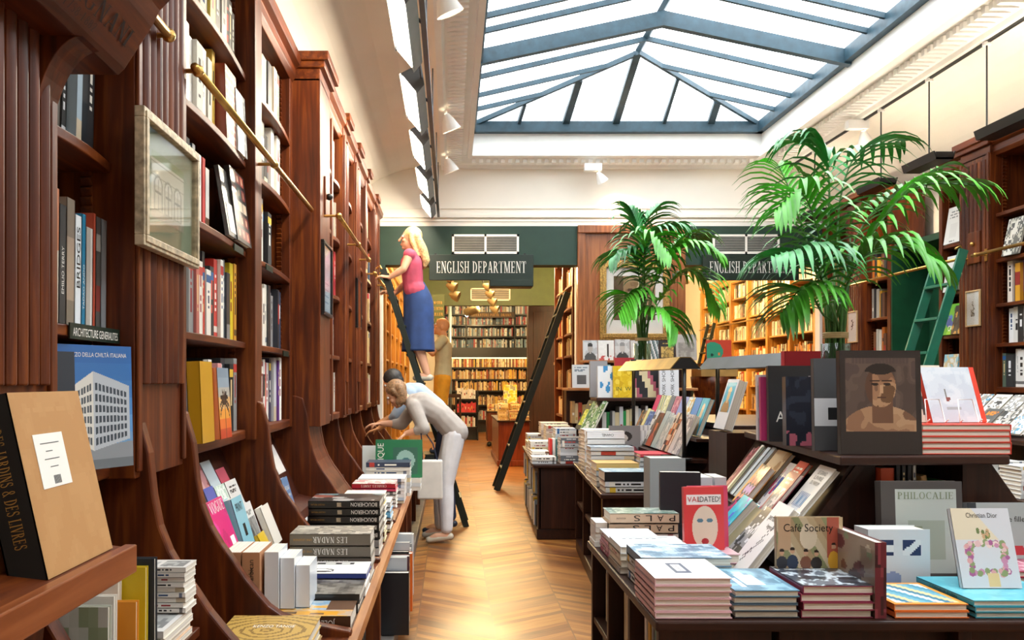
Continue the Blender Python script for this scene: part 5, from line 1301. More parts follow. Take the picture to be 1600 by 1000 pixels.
# orange-brown pair standing with spines to the viewer
for i in range(2):
    e = book((-.80 + i * .066, 3.03, ZC + .05), (0, 1, 0), Z, .21, .215, .062, '#c08a62', ('copper-spined paperback of a pair, the left one, standing by the counter edge', 'copper-spined paperback of a pair, the right one, standing by the counter edge')[i], 'copper-spined pair', hard=False, mat=CLOTHC)
    stext(e, 'barbican', .215, .062, .019, M['letterk'], .68, .085); stext(e, 'as it was', .215, .062, .011, M['letterk'], .64, .05)
for i in range(3):
    book((-.662 + i * .052, 3.06 + .02 * i, ZC + (.05 if i == 0 else 0.055)), (0, 1, 0), Z, .17, .21 - .03 * i, .05, '#dfe4ea', ('plastic-wrapped white block beside the copper-spined pair', 'second plastic-wrapped white block from the copper-spined pair', 'third plastic-wrapped white block from the copper-spined pair')[i], hard=False, mat=GLOSS)
st_ = thing('book_riser', (-.7, 3.1, ZC), 'low wooden riser under the copper-spined pair', 'riser'); MB().box(-.82, -.5, 2.97 + .04, 3.21, ZC, ZC + .05).build('block', WL['x'], st_)

# leaning covers on the sloping backs
def lean_row(x, z, ya, yb, specs, desc, slope=.45, group=None):
    y = ya
    for i, (w, h, t, c, kind, pl, nm, ti) in enumerate(specs):
        fr = art(kind, 18, 24, pl, 60 + i) if kind else None
        e = wall_face(x, y, z, w, h, t, c, nm or '%s cover, %s from left in %s' % (colour_name(hx(c)), ORD[i], desc), fr, slope, group=group)
        if ti: ftext(e, ti[0], w, h, t, ti[1], ti[2], .5, ti[3], ti[4], serif=ti[5], rot=ti[6] if len(ti) > 6 else False)
        y += w + .012
pp = ['#e8e6e0', '#3a3a3a', '#c8c4bc', '#8a8a88']
gl = 'leaning covers below the lowest shelf'
lean_row(-.955, .93, 3.06, 4.0, [(.15, .21, .015, '#c8dce4', 'photo', ['#c8dce4', '#e0e8ea', '#a8bcc8'], 'pale blue cover high at the left of the leaning rows', None),
    (.14, .19, .015, '#24384e', None, None, 'navy cover high beside the pale blue leaning one', None),
    (.20, .27, .02, '#a06068', 'blobs', ['#b88088', '#7a2c38', '#d8a8a8', '#5a2830', '#e0c0b8'], 'rose-red speckled floral cover leaning high', None),
    (.14, .20, .02, '#b8c4ca', None, None, 'pale grey small cover leaning beside the floral one', None),
    (.14, .15, .02, '#b85060', None, None, 'small rose cover peeping behind the cyan box', None)], '', .5)
lean_row(-.895, .84, 3.06, 4.0, [(.17, .23, .015, '#5a4a40', 'photo', ['#3a302a', '#6a5a48', '#a89a80'], 'dark photographic cover leaning in the middle row', None),
    (.13, .22, .015, '#6a4a38', 'bands', ['#3c2a22', '#7a5a44', '#2c2420'], 'narrow brown cover leaning in the middle row', None),
    (.13, .2, .015, '#4a5cae', None, None, 'violet-blue paperback leaning in the middle row', None),
    (.15, .19, .02, '#dce8e0', 'photo', ['#dce8e0', '#b8d0c0', '#e8eee8'], 'pale green cover leaning behind the pink magazine', None),
    (.18, .19, .02, '#c8c6c2', 'lines', ['#dedcd8', '#4a4a4a', '#c0b8b0'], 'white cover with a dark box leaning at the row\'s right end', None)], '', .42)
vg = ['#e0287c', '#e0287c', '#e0287c', '#d8d0c0', '#e8308a']
e = wall_face(-.80, 3.16, .745, .21, .275, .012, '#dc2478', 'hot pink fashion magazine leaning by the curved board', art('blobs', 20, 26, ['#dc2478', '#dc2478', '#e8409a', '#c81f6c', '#dc2478'], 33), .38, cat='magazine', name='magazine', hard=False)
ftext(e, 'VOGUE', .21, .275, .012, .042, TI, .5, .82, .185, serif=True)
MB().box(.13, .18, .0, .12, .0125, .0135).build('figure_print', M['mat_white'], e, local=True)
e = wall_face(-.79, 3.39, .735, .16, .26, .06, '#86bfcf', 'thick cyan box leaning beside the pink magazine', art('plain', 2, 2, ['#86bfcf']), .3, hard=True)
ftext(e, 'PRINT', .16, .26, .06, .035, M['letterk'], .5, .78, .1); ftext(e, 'UTOPIA', .16, .26, .06, .03, M['letterk'], .5, .12, .1)
MB().box(.06, .095, .1, .15, .0603, .061).build('cover_picture', M['dark'], e, local=True)
e = wall_face(-.80, 3.58, .735, .15, .21, .02, '#d8d6d2', 'white cover with rounded dark photo leaning right of the cyan box', art('title_photo', 14, 20, ['#dedcd8', '#3a3a3c', '#6a6a6a', '#8a8a88'], 9), .35)
e = wall_face(-.76, 3.74, .735, .15, .18, .03, '#e6e0d4', 'cream booklet with an open white flap leaning at the right', None, .4)
e = wall_face(-.755, 3.60, .70, .12, .12, .02, '#d8b428', 'small yellow-edged card book low between the leaning covers', None, .5)
for i in range(2):
    wall_face(-.72 + i * .06, 3.42 + .12 * i, ZC + .01, .12, .14 + .02 * i, .018, '#e8eaec', ('clear-wrapped white card pack leaning right of the copper pair', 'second clear-wrapped white card pack by the grey-brown volumes')[i], None, .3)
# next bay
lean_row(-.955, .93, 4.24, 5.2, [(.15, .24, .015, '#c4dbe2', 'photo', ['#c4dbe2', '#e4ecec', '#9ab8c4'], 'pale sky-blue cover leaning high past the second curved board', None),
    (.17, .20, .015, '#2c3038', 'blobs', ['#23262c', '#c8ccd0', '#23262c', '#2c3038'], 'charcoal cover with a white ring leaning high', None),
    (.2, .2, .015, '#8a7a6c', 'photo', ['#5a4c44', '#8a7a6c', '#b8a898'], 'brown photographic cover leaning behind the jewellery books', None),
    (.2, .17, .015, '#e4dfda', None, None, 'pale cover at the right end behind the jewellery books', None)], '', .5)
lean_row(-.87, .76, 4.24, 5.0, [(.2, .26, .015, '#e8eaec', None, None, 'blank white cover leaning past the second curved board', None),
    (.2, .27, .015, '#eceeee', 'lines', ['#eceeee', '#d8dade', '#e4e6e8'], 'taller white cover leaning beside the blank one', None)], '', .42)
e = wall_face(-.80, 4.38, .74, .15, .22, .02, '#5a78a8', 'blue panelled white book leaning beside the jewellery books', art('plain', 2, 2, ['#5a78a8']), .3)
ftext(e, 'ATLAS', .15, .22, .02, .022, TI, .5, .7, .1); ftext(e, 'DE PARIS', .15, .22, .02, .014, TI, .5, .55, .09)
# past the pier
lean_row(-.85, .745, 5.80, 6.5, [(.26, .30, .02, '#c0c2c2', 'title_photo', ['#aeb2b2', '#e6e8e8', '#c8caca', '#9ea2a2'], 'grey cover with white panel leaning past the pier', None),
    (.24, .29, .02, '#2c2826', 'photo', ['#2c2826', '#8a5c3c', '#4a403a'], 'dark brown photographic cover leaning past the pier', None)], '', .42)
MB_ = None
lean_row(-.85, .745, 6.72, 7.3, [(.22, .24, .02, '#4a7a3a', 'blobs', ['#3c6a30', '#8ac040', '#2c4a28', '#4a8ab8'], 'green leafy cover leaning by the fourth curved board', None), (.2, .22, .02, '#35508a', None, None, 'blue cover leaning by the fourth curved board', None)], '', .4)
# big-format books in the rack under the counter, spines to the aisle
cols = ['#dfe3e6', '#c8ccd0', '#8a8d90', '#e8e6e0', '#3a4a44', '#b8bcc0', '#e0702c', '#d8662a', '#202022', '#2c2c2e', '#1c1c1e', '#5a3038', '#c8ccd0', '#202226']
y = 5.5
for i, c in enumerate(cols):
    t = rng.uniform(.03, .06); h = rng.uniform(.32, .40); y -= t + .02
    book((-.235 + rng.uniform(-.02, .02), y, .105), (-1, 0, 0), Z, .30, h, t, c, '%s large-format book, %s from far end in the rack under the left counter' % (colour_name(hx(c)), ORD[i]), 'large-format books under the left counter', spine=spine_art(c, rng), mat=GLOSS)
for y0, y1 in ((2.6, 2.9), (3.0, 4.1), (5.7, 6.5), (6.7, 7.3)):
    far_row((-.40, y0, .105), (0, 1, 0), Z, (1, 0, 0), y1 - y0, .28, .38, .2, ['#b8b4ac', '#3a3a3a', '#d8d4cc', '#8a3a34', '#4a5a6a'], rng, .03, .06)

# white piles along the right-hand counter
for i in range(9):
    y_ = 4.35 + i * .30
    for j, x_ in enumerate((3.46, 3.72)):
        stack('front', x_, x_ + .22, y_, y_ + .22, .732, pilecols(rng.randint(5, 10) - 2 * (j == 0), ['#ecebe8', '#e4e4e2', '#f0eeea', '#dcdcda', '#e8e0d4'], .018, .03), 'x', stuff=True)
# ================================================================ display islands
def island_table(name, label, pts, zt, plinth=.1, wd=WT, shelf=None, cols=None, gap=.02, side_books=None):
    """pts: outline (x, y) of the top, first point front left, counter-clockwise seen from above"""
    cx = sum(p[0] for p in pts) / len(pts); cy = sum(p[1] for p in pts) / len(pts)
    t = thing(name, (cx, cy, 0), label, 'table')
    MB().prism(pts, 'z', zt - .032, zt).build('top', wd['x'], t, bevel=.007, fix=True)
    return t
# nearest table
TA = island_table('display_table', 'nearest dark walnut display table at lower right, heaped with art books', [(.60, 2.53), (2.75, 2.53), (2.75, 4.75), (.88, 4.75), (.88, 3.82), (.60, 3.82)], .745)
m = MB()
m.box(.95, 2.7, 2.62, 4.7, .1, .712)
m.build('carcass', WT['z'], TA, bevel=.004)
MB().box(.62, 2.72, 2.56, 3.80, 0, .09).build('plinth', WT['y'], TA, bevel=.006)
for y in (2.56, 2.98, 3.38, 3.76): MB().box(.615, .95, y, y + .035, .09, .712).build('upright', WT['z'], TA, bevel=.003)
for x in (.97, 1.5, 2.05, 2.6): MB().box(x, x + .04, 2.555, 2.62, .09, .712).build('upright', WT['z'], TA, bevel=.003)
MB().box(.62, .95, 2.56, 3.78, .40, .425).box(.97, 2.6, 2.56, 2.62, .40, .425).build('middle_shelf', WT['y'], TA, bevel=.003)
# riser with splayed flanks on that table
RA = thing('display_riser', (1.75, 3.9, .745), 'tall walnut display riser with splayed sides standing on the nearest table', 'display stand')
MB().prism([(1.41, 3.13), (2.05, 3.17), (2.12, 3.3), (2.12, 4.72), (1.60, 4.72)], 'z', 1.142, 1.176).build('top', WT['x'], RA, bevel=.006, fix=True)
def flank(pb, pt, t=.03):        # sloping board between two foot points and two top points
    pb = [Vector(p) for p in pb]; pt = [Vector(p) for p in pt]
    n = (pb[1] - pb[0]).cross(pt[0] - pb[0]).normalized() * t
    return MB().add([pb[0], pb[1], pt[1], pt[0], pb[0] + n, pb[1] + n, pt[1] + n, pt[0] + n], [(0, 1, 2, 3), (7, 6, 5, 4), (0, 4, 5, 1), (1, 5, 6, 2), (2, 6, 7, 3), (3, 7, 4, 0)])
flank([(1.23, 3.25, .747), (1.39, 4.68, .747)], [(1.53, 3.25, 1.142), (1.66, 4.68, 1.142)]).build('left_flank', WT['y'], RA, fix=True)
flank([(2.30, 3.30, .747), (2.30, 4.68, .747)], [(2.02, 3.30, 1.142), (2.06, 4.68, 1.142)]).build('right_flank', WT['y'], RA, fix=True)
m = MB().add([(1.28, 3.26, .747), (1.60, 3.26, .747), (1.60, 3.26, 1.142), (1.51, 3.26, 1.142), (1.28, 3.29, .747), (1.60, 3.29, .747), (1.60, 3.29, 1.142), (1.51, 3.29, 1.142)], [(0, 1, 2, 3), (7, 6, 5, 4), (0, 4, 5, 1), (1, 5, 6, 2), (2, 6, 7, 3), (3, 7, 4, 0)])
m.add([(1.93, 3.26, .747), (2.26, 3.26, .747), (2.02, 3.26, 1.142), (1.93, 3.26, 1.142), (1.93, 3.29, .747), (2.26, 3.29, .747), (2.02, 3.29, 1.142), (1.93, 3.29, 1.142)], [(0, 1, 2, 3), (7, 6, 5, 4), (0, 4, 5, 1), (1, 5, 6, 2), (2, 6, 7, 3), (3, 7, 4, 0)])
m.box(1.60, 1.93, 3.52, 3.55, .747, 1.142).box(1.585, 1.60, 3.29, 3.55, .747, 1.142).box(1.93, 1.945, 3.29, 3.55, .747, 1.142)
m.build('front_panel', WT['z'], RA, fix=True)
MB().box(1.60, 1.93, 3.22, 3.52, .875, .897).build('niche_shelf', WT['x'], RA)
# ledges for leaning covers on the left flank
def ledge_at(x, y0, y1, z, dx):
    return MB().add([(x - .03, y0, z - .02), (x + .09, y0, z - .02), (x + .09 + dx, y1, z - .02), (x - .03 + dx, y1, z - .02), (x - .03, y0, z), (x + .09, y0, z), (x + .09 + dx, y1, z), (x - .03 + dx, y1, z)],
                    [(0, 3, 2, 1), (4, 5, 6, 7), (0, 1, 5, 4), (1, 2, 6, 5), (2, 3, 7, 6), (3, 0, 4, 7)])
ledge_at(1.25, 3.19, 4.58, .876, .16).build('ledge', WT['y'], RA, bevel=.003)

def flank_face(x, y, z, w, h, t, col, label, front=None, lean=(.62, 0, .78), mat=None, yawx=.115, **k):
    """cover to the left aisle, leaning back on a flank; y is its far edge"""
    u = Vector((-yawx, -1, 0)).normalized()
    return book((x, y, z), u, lean, w, h, t, col, label, front=front, mat=mat or PRINT, **k)
def lx(y): return 1.275 + .115 * (y - 3.2)
Lr = [ # far to near: width, height, thickness, colour, art, label, title
 (.10, .27, .03, '#a86a70', art('photo', 12, 18, ['#8a3a40', '#b87a80', '#5a2a2c'], 4), 'dark red photographic book, farthest on the tilted ledge', None),
 (.08, .28, .03, '#7c2c34', None, 'maroon book second along the tilted ledge', None),
 (.045, .29, .04, '#dcd8cc', None, 'pale-edged book third along the tilted ledge', None),
 (.05, .28, .045, '#4a5a48', None, 'thick grey-green spined book on the tilted ledge', None),
 (.05, .29, .035, '#c8d0d4', None, 'silver-white spined book on the tilted ledge', None),
 (.06, .30, .03, '#9aa4aa', None, 'grey glossy spined book on the tilted ledge', None),
 (.23, .30, .03, '#cfa878', art('blobs', 26, 34, ['#d8bc90', '#b0824c', '#e0cca8', '#7a5430', '#c89c64'], 8), 'tan speckled patterned book in the middle of the tilted ledge', None),
 (.16, .22, .045, '#c8882c', None, 'orange-edged book with pink and lilac circles on the tilted ledge', None),
 (.12, .26, .02, '#ece6e6', art('blobs', 16, 26, ['#ece6e6', '#c8386a', '#4a6ab0', '#e8e2e2', '#8a8a9a'], 10), 'white book with small pink figures on the tilted ledge', None),
 (.13, .28, .03, '#d83c2a', None, 'red book with white title lines on the tilted ledge', None),
 (.14, .24, .03, '#7a2a3c', None, 'plum book with a grey picture before the red one', None),
 (.19, .29, .03, '#ece8e0', None, 'white perfume book with a red lower corner, nearest on the tilted ledge', None),
]
y = 4.52
for i, (w, h, t, c, fr, nm, ti) in enumerate(Lr):
    over = i == 7
    if over: y += .12
    if i == 7:
        fr = art('plain', 24, 30, ['#2c2826']); U_, V_ = np.meshgrid((np.arange(24) + .5) / 24, (np.arange(30) + .5) / 30); k = 0
        for a in range(3):
            for b in range(4):
                fr[np.hypot((U_ - .2 - a * .3 - .15 * (b % 2)), (V_ - .14 - b * .24) * 1.3) < .145] = C(['#d8907c', '#b08ac8', '#c87868', '#e0a890'][k % 4]); k += 1
        fr[:, 0:3] = C('#d8982c')
    if i == 9: fr = art('lines', 16, 28, ['#d83c2a', '#ece8e0', '#c8301f'], 4)
    if i == 10: fr = art('title_photo', 16, 24, ['#8a3448', '#5a5a5e', '#9a9a9e', '#7a7a7e', '#d8d0d0'], 6)
    if i == 11:
        fr = art('lines', 22, 34, ['#ece8e0', '#ece8e0', '#d8dce0'], 2); fr[:9, :] = C('#d8382c'); fr[11:19, 4:18:2] = C('#4a6a9a'); fr[12:17, 6:16:3] = C('#8ab0c8')
    z = .878; x = lx(y) - (.045 if over or i in (10,) else .0)
    e = flank_face(x, y, z, w, h, t * (.62 if w > .09 else 1), c, nm, fr); t = t * (.62 if w > .09 else 1)
    if i == 11:
        for j, s in enumerate(('LE GRAND', 'LIVRE', 'DU PARFUM')): ftext(e, s, w, h, t, .018, M['letterk'], .52, .86 - j * .085, .10)
        for j in range(3): ftext(e, ('PARTEZ A LA', 'DECOUVERTE', 'DES PARFUMS')[j], w, h, t, .009, TI, .4, .2 - j * .06, .07)
    if i == 2: stext(e, 'PHOTOGRAPHE', h, t, .012, M['letterk'], .5, .12)
    y -= w + (.004 if i != 9 else -.02)
# lower leaning covers on the table itself
def lower(x, y, w, h, t, c, nm, fr=None, z=.748, lean=(.66, 0, .75), **k): return flank_face(x, y, z, w, h, t * .8, c, nm, fr, lean=lean, **k)
lower(1.17, 3.92, .13, .22, .03, '#c82a6a', 'magenta glossy book leaning low behind the red-titled one', art('photo', 12, 18, ['#8a2450', '#c82a6a', '#3a2030'], 3))
e = lower(1.15, 3.78, .16, .24, .05, '#2cb4cc', 'thick cyan and violet book leaning low under the tilted ledge', art('blobs', 18, 24, ['#28b8cc', '#5a5ad0', '#2cc8d8', '#8a50c8', '#20a8c0'], 6))
lower(1.14, 3.60, .13, .22, .03, '#8a8060', 'olive-backed book leaning low beside the cyan one', None)
lower(1.11, 3.46, .22, .25, .03, '#3a3a3c', 'black and white photographic book leaning low', art('photo', 18, 24, ['#26262a', '#8a8a8e', '#d8d8dc', '#4a4a4e'], 9))
pf = art('plain', 22, 32, ['#ebe9e6'])
for a in range(20):
    pf[4 + a, min(21, int(7 + a * .45 + (a % 3)))] = C('#4a4a4c'); pf[6 + a // 2, min(21, 6 + a // 2)] = C('#6a6a6c')
e = lower(1.06, 3.22, .20, .30, .035, '#ebe9e6', 'white book with a thin line drawing of a hand leaning low at front', pf, lean=(.6, 0, .8)); 
ftext(e, 'perfume', .20, .30, .028, .026, M['letterk'], .42, .74, .11); ftext(e, 'legende', .20, .30, .028, .018, M['letterk'], .58, .64, .08)
for i, (c, dy) in enumerate((('#5a2a3c', 0), ('#3a4a5a', .05))):
    lower(1.10 + i * .02, 4.2 + dy, .18, .23, .03, c, ('plum-dark cover leaning low at the back under the ledge', 'slate cover leaning low at the very back under the ledge')[i], None)

# piles on the nearest table
ZT = .747
big = M['letterk']
# front corner pile: white covers, pink spines to the aisle
tp = art('plain', 40, 40, ['#eeece8']); tp[14:30, 8:31] = C('#eeece8'); tp[17:26, 10:31] = C('#4a5568'); tp[19:24, 14:28] = C('#e8e4e0'); tp[21:22, 16:26:2] = C('#5a5a60')
its = [(.019, '#e2b4b8')] * 5 + [(.021, '#e4bcc0', 'white-topped pink-spined hardback')]
its = [(t[0] , t[1], 'pink-spined hardback' if len(t) < 3 else t[2]) for t in its]
o_, z_ = stack('left', .602, .83, 2.555, 2.83, ZT, its, 'the front corner pile on the nearest table', top=tp.transpose(1, 0, 2)[:, ::-1] * 1.0, jit=.003)
tb = art('photo', 26, 26, ['#4f7a90', '#5c88a0', '#6f9ab0', '#8ab4c4'], 4); tb[8:16, 8:20] = C('#c8e4e8'); tb[9:13, 4:12] = C('#b8d8e0'); tb[5:7, 12:22] = C('#e8eef0')
stack('back', .838, 1.03, 2.56, 2.86, ZT, [(.02, '#3a3a40', 'slate hardback'), (.02, '#4a5a64', 'slate hardback'), (.02, '#4a5a64', 'slate hardback'), (.02, '#4f7a90', 'blue-grey hardback')], 'the low pile right of the pink-spined pile', top=tb)
tc_ = art('photo', 30, 30, ['#30343c', '#484e58', '#c8d4dc', '#6a727c'], 19)
o_, z_ = stack('left', 1.04, 1.252, 2.56, 2.83, ZT, [(.023, '#8a3048', 'crimson-spined hardback')] * 3 + [(.024, '#8a2c4c', 'crimson-spined hardback')], 'the pile carrying the nightlife scene book', top=tc_, mat=GLOSS)
e, w, h, t = o_[-1]; letters('Souvenirs et portraits', (w * .45, h * .8, t + .0009), (1, 0, 0), (0, 1, 0), .014, e, TI, width=.13, name='cover_title', local=True)
cafe = art('stripes', 88, 68, ['#b8a07c', '#a88c68', '#8a8a60', '#c8b494'], 3)
UU, VV = np.meshgrid((np.arange(88) + .5) / 88, (np.arange(68) + .5) / 68)
cafe[(abs(UU - .85) < .09) & (VV > .2)] = C('#a8503c'); cafe[(abs(UU - .12) < .1) & (VV > .35)] = C('#c09a78'); cafe[(((UU - .48) / .13) ** 2 + ((VV - .62) / .25) ** 2) < 1] = C('#d8c4a8')
for cu, cc, hh in ((.08, '#2c2c34', .3), (.24, '#26344c', .33), (.44, '#7a4a34', .3), (.6, '#2a221e', .28), (.86, '#d8a030', .42)):
    cafe[(((UU - cu) / .085) ** 2 + ((VV - hh * .35) / (hh * .45)) ** 2) < 1] = C(cc); cafe[np.hypot(UU - cu, (VV - hh) * .8) < .035] = C('#c89878'); cafe[(np.hypot(UU - cu, (VV - hh - .04) * .8) < .035) & (VV > hh + .03)] = C('#2a1c16')
e = face(1.055, 2.80, ZT + .0955, .215, .165, .02, '#b09a78', 'nightlife scene book with a script title standing on the crimson pile', cafe, 0, .02, mat=GLOSS)
ftext(e, 'Café Society', .215, .165, .02, .026, M['letterk'], .48, .72, .16)
# tall book edge-on, clear wrapped
sidef = art('blobs', 34, 30, ['#9a8474', '#6a3a3c', '#b8a890', '#4a3034', '#8a9a7a', '#c8b8a4'], 17)
sp_ = art('blobs', 3, 30, ['#6a2430', '#3a1a20', '#8a3a44'], 6)
e = book((1.287, 2.845, ZT), (0, -1, 0), Z, .29, .225, .034, '#6a2430', 'wrapped book standing edge-on at the right of the crimson pile', None, front=sidef, spine=sp_, mat=GLOSS)
MB().grid((.2905, 0, 0), (0, 0, .034), (0, .225, 0), art('blobs', 4, 24, ['#6a2430', '#3a1a20', '#8a3a44', '#52202a'], 9)).build('patterned_edge', GLOSS, e, local=True)
MB().box(.2, .291, -.0, .20, .034, .0375).build('front_flap', WRAP, e, local=True)
tor = art('stripes', 30, 30, ['#4a90a8', '#d8e4e4', '#3a7890', '#e8c890', '#6aa8b8'], 8); tor[0:2] = C('#e0902c'); tor[-2:] = C('#e0902c'); tor[:, :2] = C('#e0902c'); tor[:, -2:] = C('#e0902c')
stack('left', 1.315, 1.535, 2.56, 2.83, ZT, [(.02, '#d86a28', 'orange-edged hardback'), (.021, '#e07a2c', 'orange-bordered blue patterned hardback')], 'the low pair in the middle of the front edge', top=tor)
cy = art('photo', 20, 20, ['#48b0c4', '#58bccc', '#70c8d4'], 8)
o_, z_ = stack('left', 1.55, 1.86, 2.56, 2.875, ZT, [(.0165, '#3a98ac', 'teal-spined hardback')] * 2 + [(.018, '#3cacc0', 'cyan hardback')], 'the cyan pile at the right of the front edge', top=cy, mat=GLOSS)
stext(o_[-1][0], 'CORNELIA RUBIN', .315, .018, .010, M['sign'], .5, .15, False)
dz = z_
o_, z_ = stack('left', 1.80, 2.08, 2.90, 3.0 + .2, ZT, [(.02, '#c8c4bc'), (.022, '#b8344c'), (.02, '#c83c54', 'rose-red spined photographic hardback')], 'the pile at the right frame edge', top=art('photo', 18, 18, ['#c88a9a', '#b86a80', '#d8b0b8', '#9a4a60'], 4), mat=GLOSS)
# flower wreath book leaning
fl = art('plain', 88, 120, ['#d2d3d8']); UU, VV = np.meshgrid((np.arange(88) + .5) / 88, (np.arange(120) + .5) / 120); rs_ = np.random.RandomState(7)
fl[(UU + VV * .5 > .15) & (UU < .75 - .6 * (VV < .6)) & (VV > .6) & (UU + VV < 1.35)] = C('#dfd2b8')
for i in range(90):
    a = rs_.rand() * 6.283; rr = .25 + rs_.rand() * .08; cu, cv = .5 + 1.05 * rr * max(-1, min(1, 1.35 * math.cos(a))), .37 + .62 * rr * max(-1, min(1, 1.35 * math.sin(a)))
    fl[np.hypot(UU - cu, (VV - cv) * 1.3) < .035 + .02 * rs_.rand()] = C(['#c88aa8', '#e0b8b8', '#a86090', '#d8a0a0', '#8a9a6a', '#e8d0c8'][rs_.randint(6)])
for i in range(14): fl[np.hypot(UU - .5 - rs_.uniform(-.09, .09), (VV - .68) - rs_.uniform(-.06, .06)) < .028] = C(['#9a9a5a', '#c8a07a', '#6a7a4a'][rs_.randint(3)])
fl[(UU > .45) & (UU < .65) & (VV < .18) & (VV > .02)] = C('#e0c490')
e = face(1.60, 2.70, dz + .002, .185, .25, .02, '#d2d3d8', 'silver book with a flower-wreathed scent bottle leaning on the cyan pile', fl, 0, .30, mat=GLOSS)
ftext(e, 'Christian Dior', .185, .25, .02, .016, M['letterk'], .52, .88, .10, serif=False)
# philocalie
ph = art('plain', 40, 50, ['#4a4441']); ph[3:46, 7:37] = C('#b6bbb4'); ph[10:30, 13:31] = C('#a0a698'); ph[12:27, 15:20] = C('#8a9078')
e = face(1.53, 3.06, ZT, .29, .345, .045, '#4a4441', 'large charcoal-bordered grey book standing behind the flower-wreath book', ph, 0, .06, mat=CLOTHC)
ftext(e, 'PHILOCALIE', .29, .345, .045, .024, plain('sage_letter', '#7a8466'), .55, .82, .20, serif=True)
pz = art('plain', 34, 34, ['#d9dee2']); UU, VV = np.meshgrid((np.arange(34) + .5) / 34, (np.arange(34) + .5) / 34)
pz[(VV > .55) & (VV < .82) & (UU > .55) & (UU < .85)] = C('#26345c'); pz[(abs((UU - .56) / .29 - (VV - .55) / .27) < .28) & (VV > .55) & (VV < .82) & (UU > .55) & (UU < .85)] = C('#e4e8ea')
pz[(VV > .55) & (VV < .82) & (UU > .05) & (UU < .42)] = C('#26345c'); pz[(VV > .62) & (VV < .75) & (UU > .15) & (UU < .42)] = C('#e4e8ea')
pz[np.hypot(UU - .4, VV - .16) < .13] = C('#8fa0c4')
face(1.41, 2.92, ZT, .21, .20, .10, '#d9dee2', 'thick white box with navy letter shapes behind the orange-edged pair', pz, 0, .02, mat=PRINT)
jf = art('plain', 34, 30, ['#a6acaa']); jf[:, :4] = C('#2c3238'); UU, VV = np.meshgrid((np.arange(34) + .5) / 34, (np.arange(30) + .5) / 30)
jf[(((UU - .62) / .16) ** 2 + ((VV - .14) / .09) ** 2 < 1)] = C('#b8323c'); jf[(((UU - .5) / .04) ** 2 + ((VV - .3) / .15) ** 2 < 1)] = C('#b8323c'); jf[np.hypot(UU - .5, VV - .48) < .03] = C('#3a2c28')
e = face(1.865, 3.10, ZT + .064, .27, .20, .03, '#8a9090', 'grey book with a small red-dressed figure at the right frame edge', jf, 0, .12)
ftext(e, 'Jeune fille', .27, .20, .03, .02, M['letterk'], .55, .66, .11); ftext(e, 'en', .27, .20, .03, .012, M['letterk'], .42, .56, .02)
# niche books
nx = [(1.607, .052, '#d9552e', .225, 'orange-red book with a black seal standing in the riser niche'), (1.665, .018, '#26262a', .235, 'first slim black volume beside the orange-red book'), (1.686, .018, '#2c2c30', .235, 'second slim black volume in the riser niche'), (1.707, .018, '#303034', .235, 'third slim black volume in the riser niche'), (1.728, .014, '#e0dcd4', .235, 'white slim book after the black volumes in the niche')]
for i, (x, t, c, h, nm) in enumerate(nx):
    e = book((x, 3.235, .898), (0, 1, 0), Z, .2, h, t, c, nm, spine=spine_art(c, rng, style='a') if i else None)
    if i == 0:
        mb = MB(); mb.tube([(-.0012, .135, .026), (0, .135, .026)], .016, 20); mb.build('seal', M['letterk'], e, local=True)
        MB().box(-.0012, 0, .02, .04, .003, .049).build('band', M['letterg'], e, local=True)
for i, (x, c, h, l, nm) in enumerate(((1.755, '#b89a78', .17, .22, 'tan book slanting in the riser niche'), (1.79, '#3a2a26', .16, .2, 'dark red-marked book slanting in the riser niche'), (1.825, '#c8a060', .19, .18, 'golden-edged book slanting in the riser niche'), (1.868, '#2c8a48', .17, .03, 'green-spined book at the right of the riser niche'), (1.895, '#b8323c', .165, .0, 'red-spined book at the far right of the riser niche'))):
    book((x, 3.30, .898), (0, 1, 0), (-l, 0, 1), .18, h, .024, c, nm, spine=spine_art(c, rng, style='a'))
# second line of piles along the left edge, going away
ga = art('photo', 24, 24, ['#5a7a90', '#7a98ac', '#a8bcc8', '#c8d8e0'], 14)
stack('left', .63, .93, 2.86, 3.10, ZT, [(.03, '#dcd8d0'), (.03, '#c8c4bc'), (.026, '#b8bcc0'), (.03, '#6a8296', 'blue-grey photographic hardback')], 'the wide pile behind the front corner pile', top=ga)
stack('left', .615, .87, 3.14, 3.36, ZT, [(.024, '#8a7a6a'), (.024, '#d8ccb8'), (.024, '#c8bca8'), (.026, '#dfe2e2', 'line-drawing white hardback')], 'the pile with a figure drawing on top', top=art('lines', 20, 24, ['#dfe2e2', '#7a8488', '#b8c0c4'], 8))
stack('left', .62, .82, 3.38, 3.6, ZT, [(.022, '#b84a68')] + [(.022, '#d8a0b0')] * 2 + [(.02, '#e4e2e4')], 'the pink-edged pile before the lettered volumes')
o_, z_ = stack('front', .665, .955, 3.63, 3.80, ZT - .0, [(.03, '#d8c8c0'), (.03, '#d0c0b4')] + [(.042, '#c8ac8c', 'heavy lettered volume'), (.042, '#cdb294', 'heavy lettered volume')], 'the pile with big spaced spine letters', top=art('photo', 20, 26, ['#7a9488', '#9ab0a0', '#c8d0c4', '#5a7a70'], 12), mat=GLOSS)
for e, w, h, t in o_[2:]:
    for i, s in enumerate('OPALS'[1:] if False else 'PALS'): stext(e, s, h, t, .026, M['letterk'], .1 + i * .17, .026)
    stext(e, 'ASSOULINE', h, t, .007, M['letterk'], .84, .04)
stack('left', .57 + .04, .66, 3.66, 3.80, ZT, [(.02, '#e4e2de', 'small white paperback')] * 5, 'the nearest table\'s far left corner pile', hard=False, name='paperback')
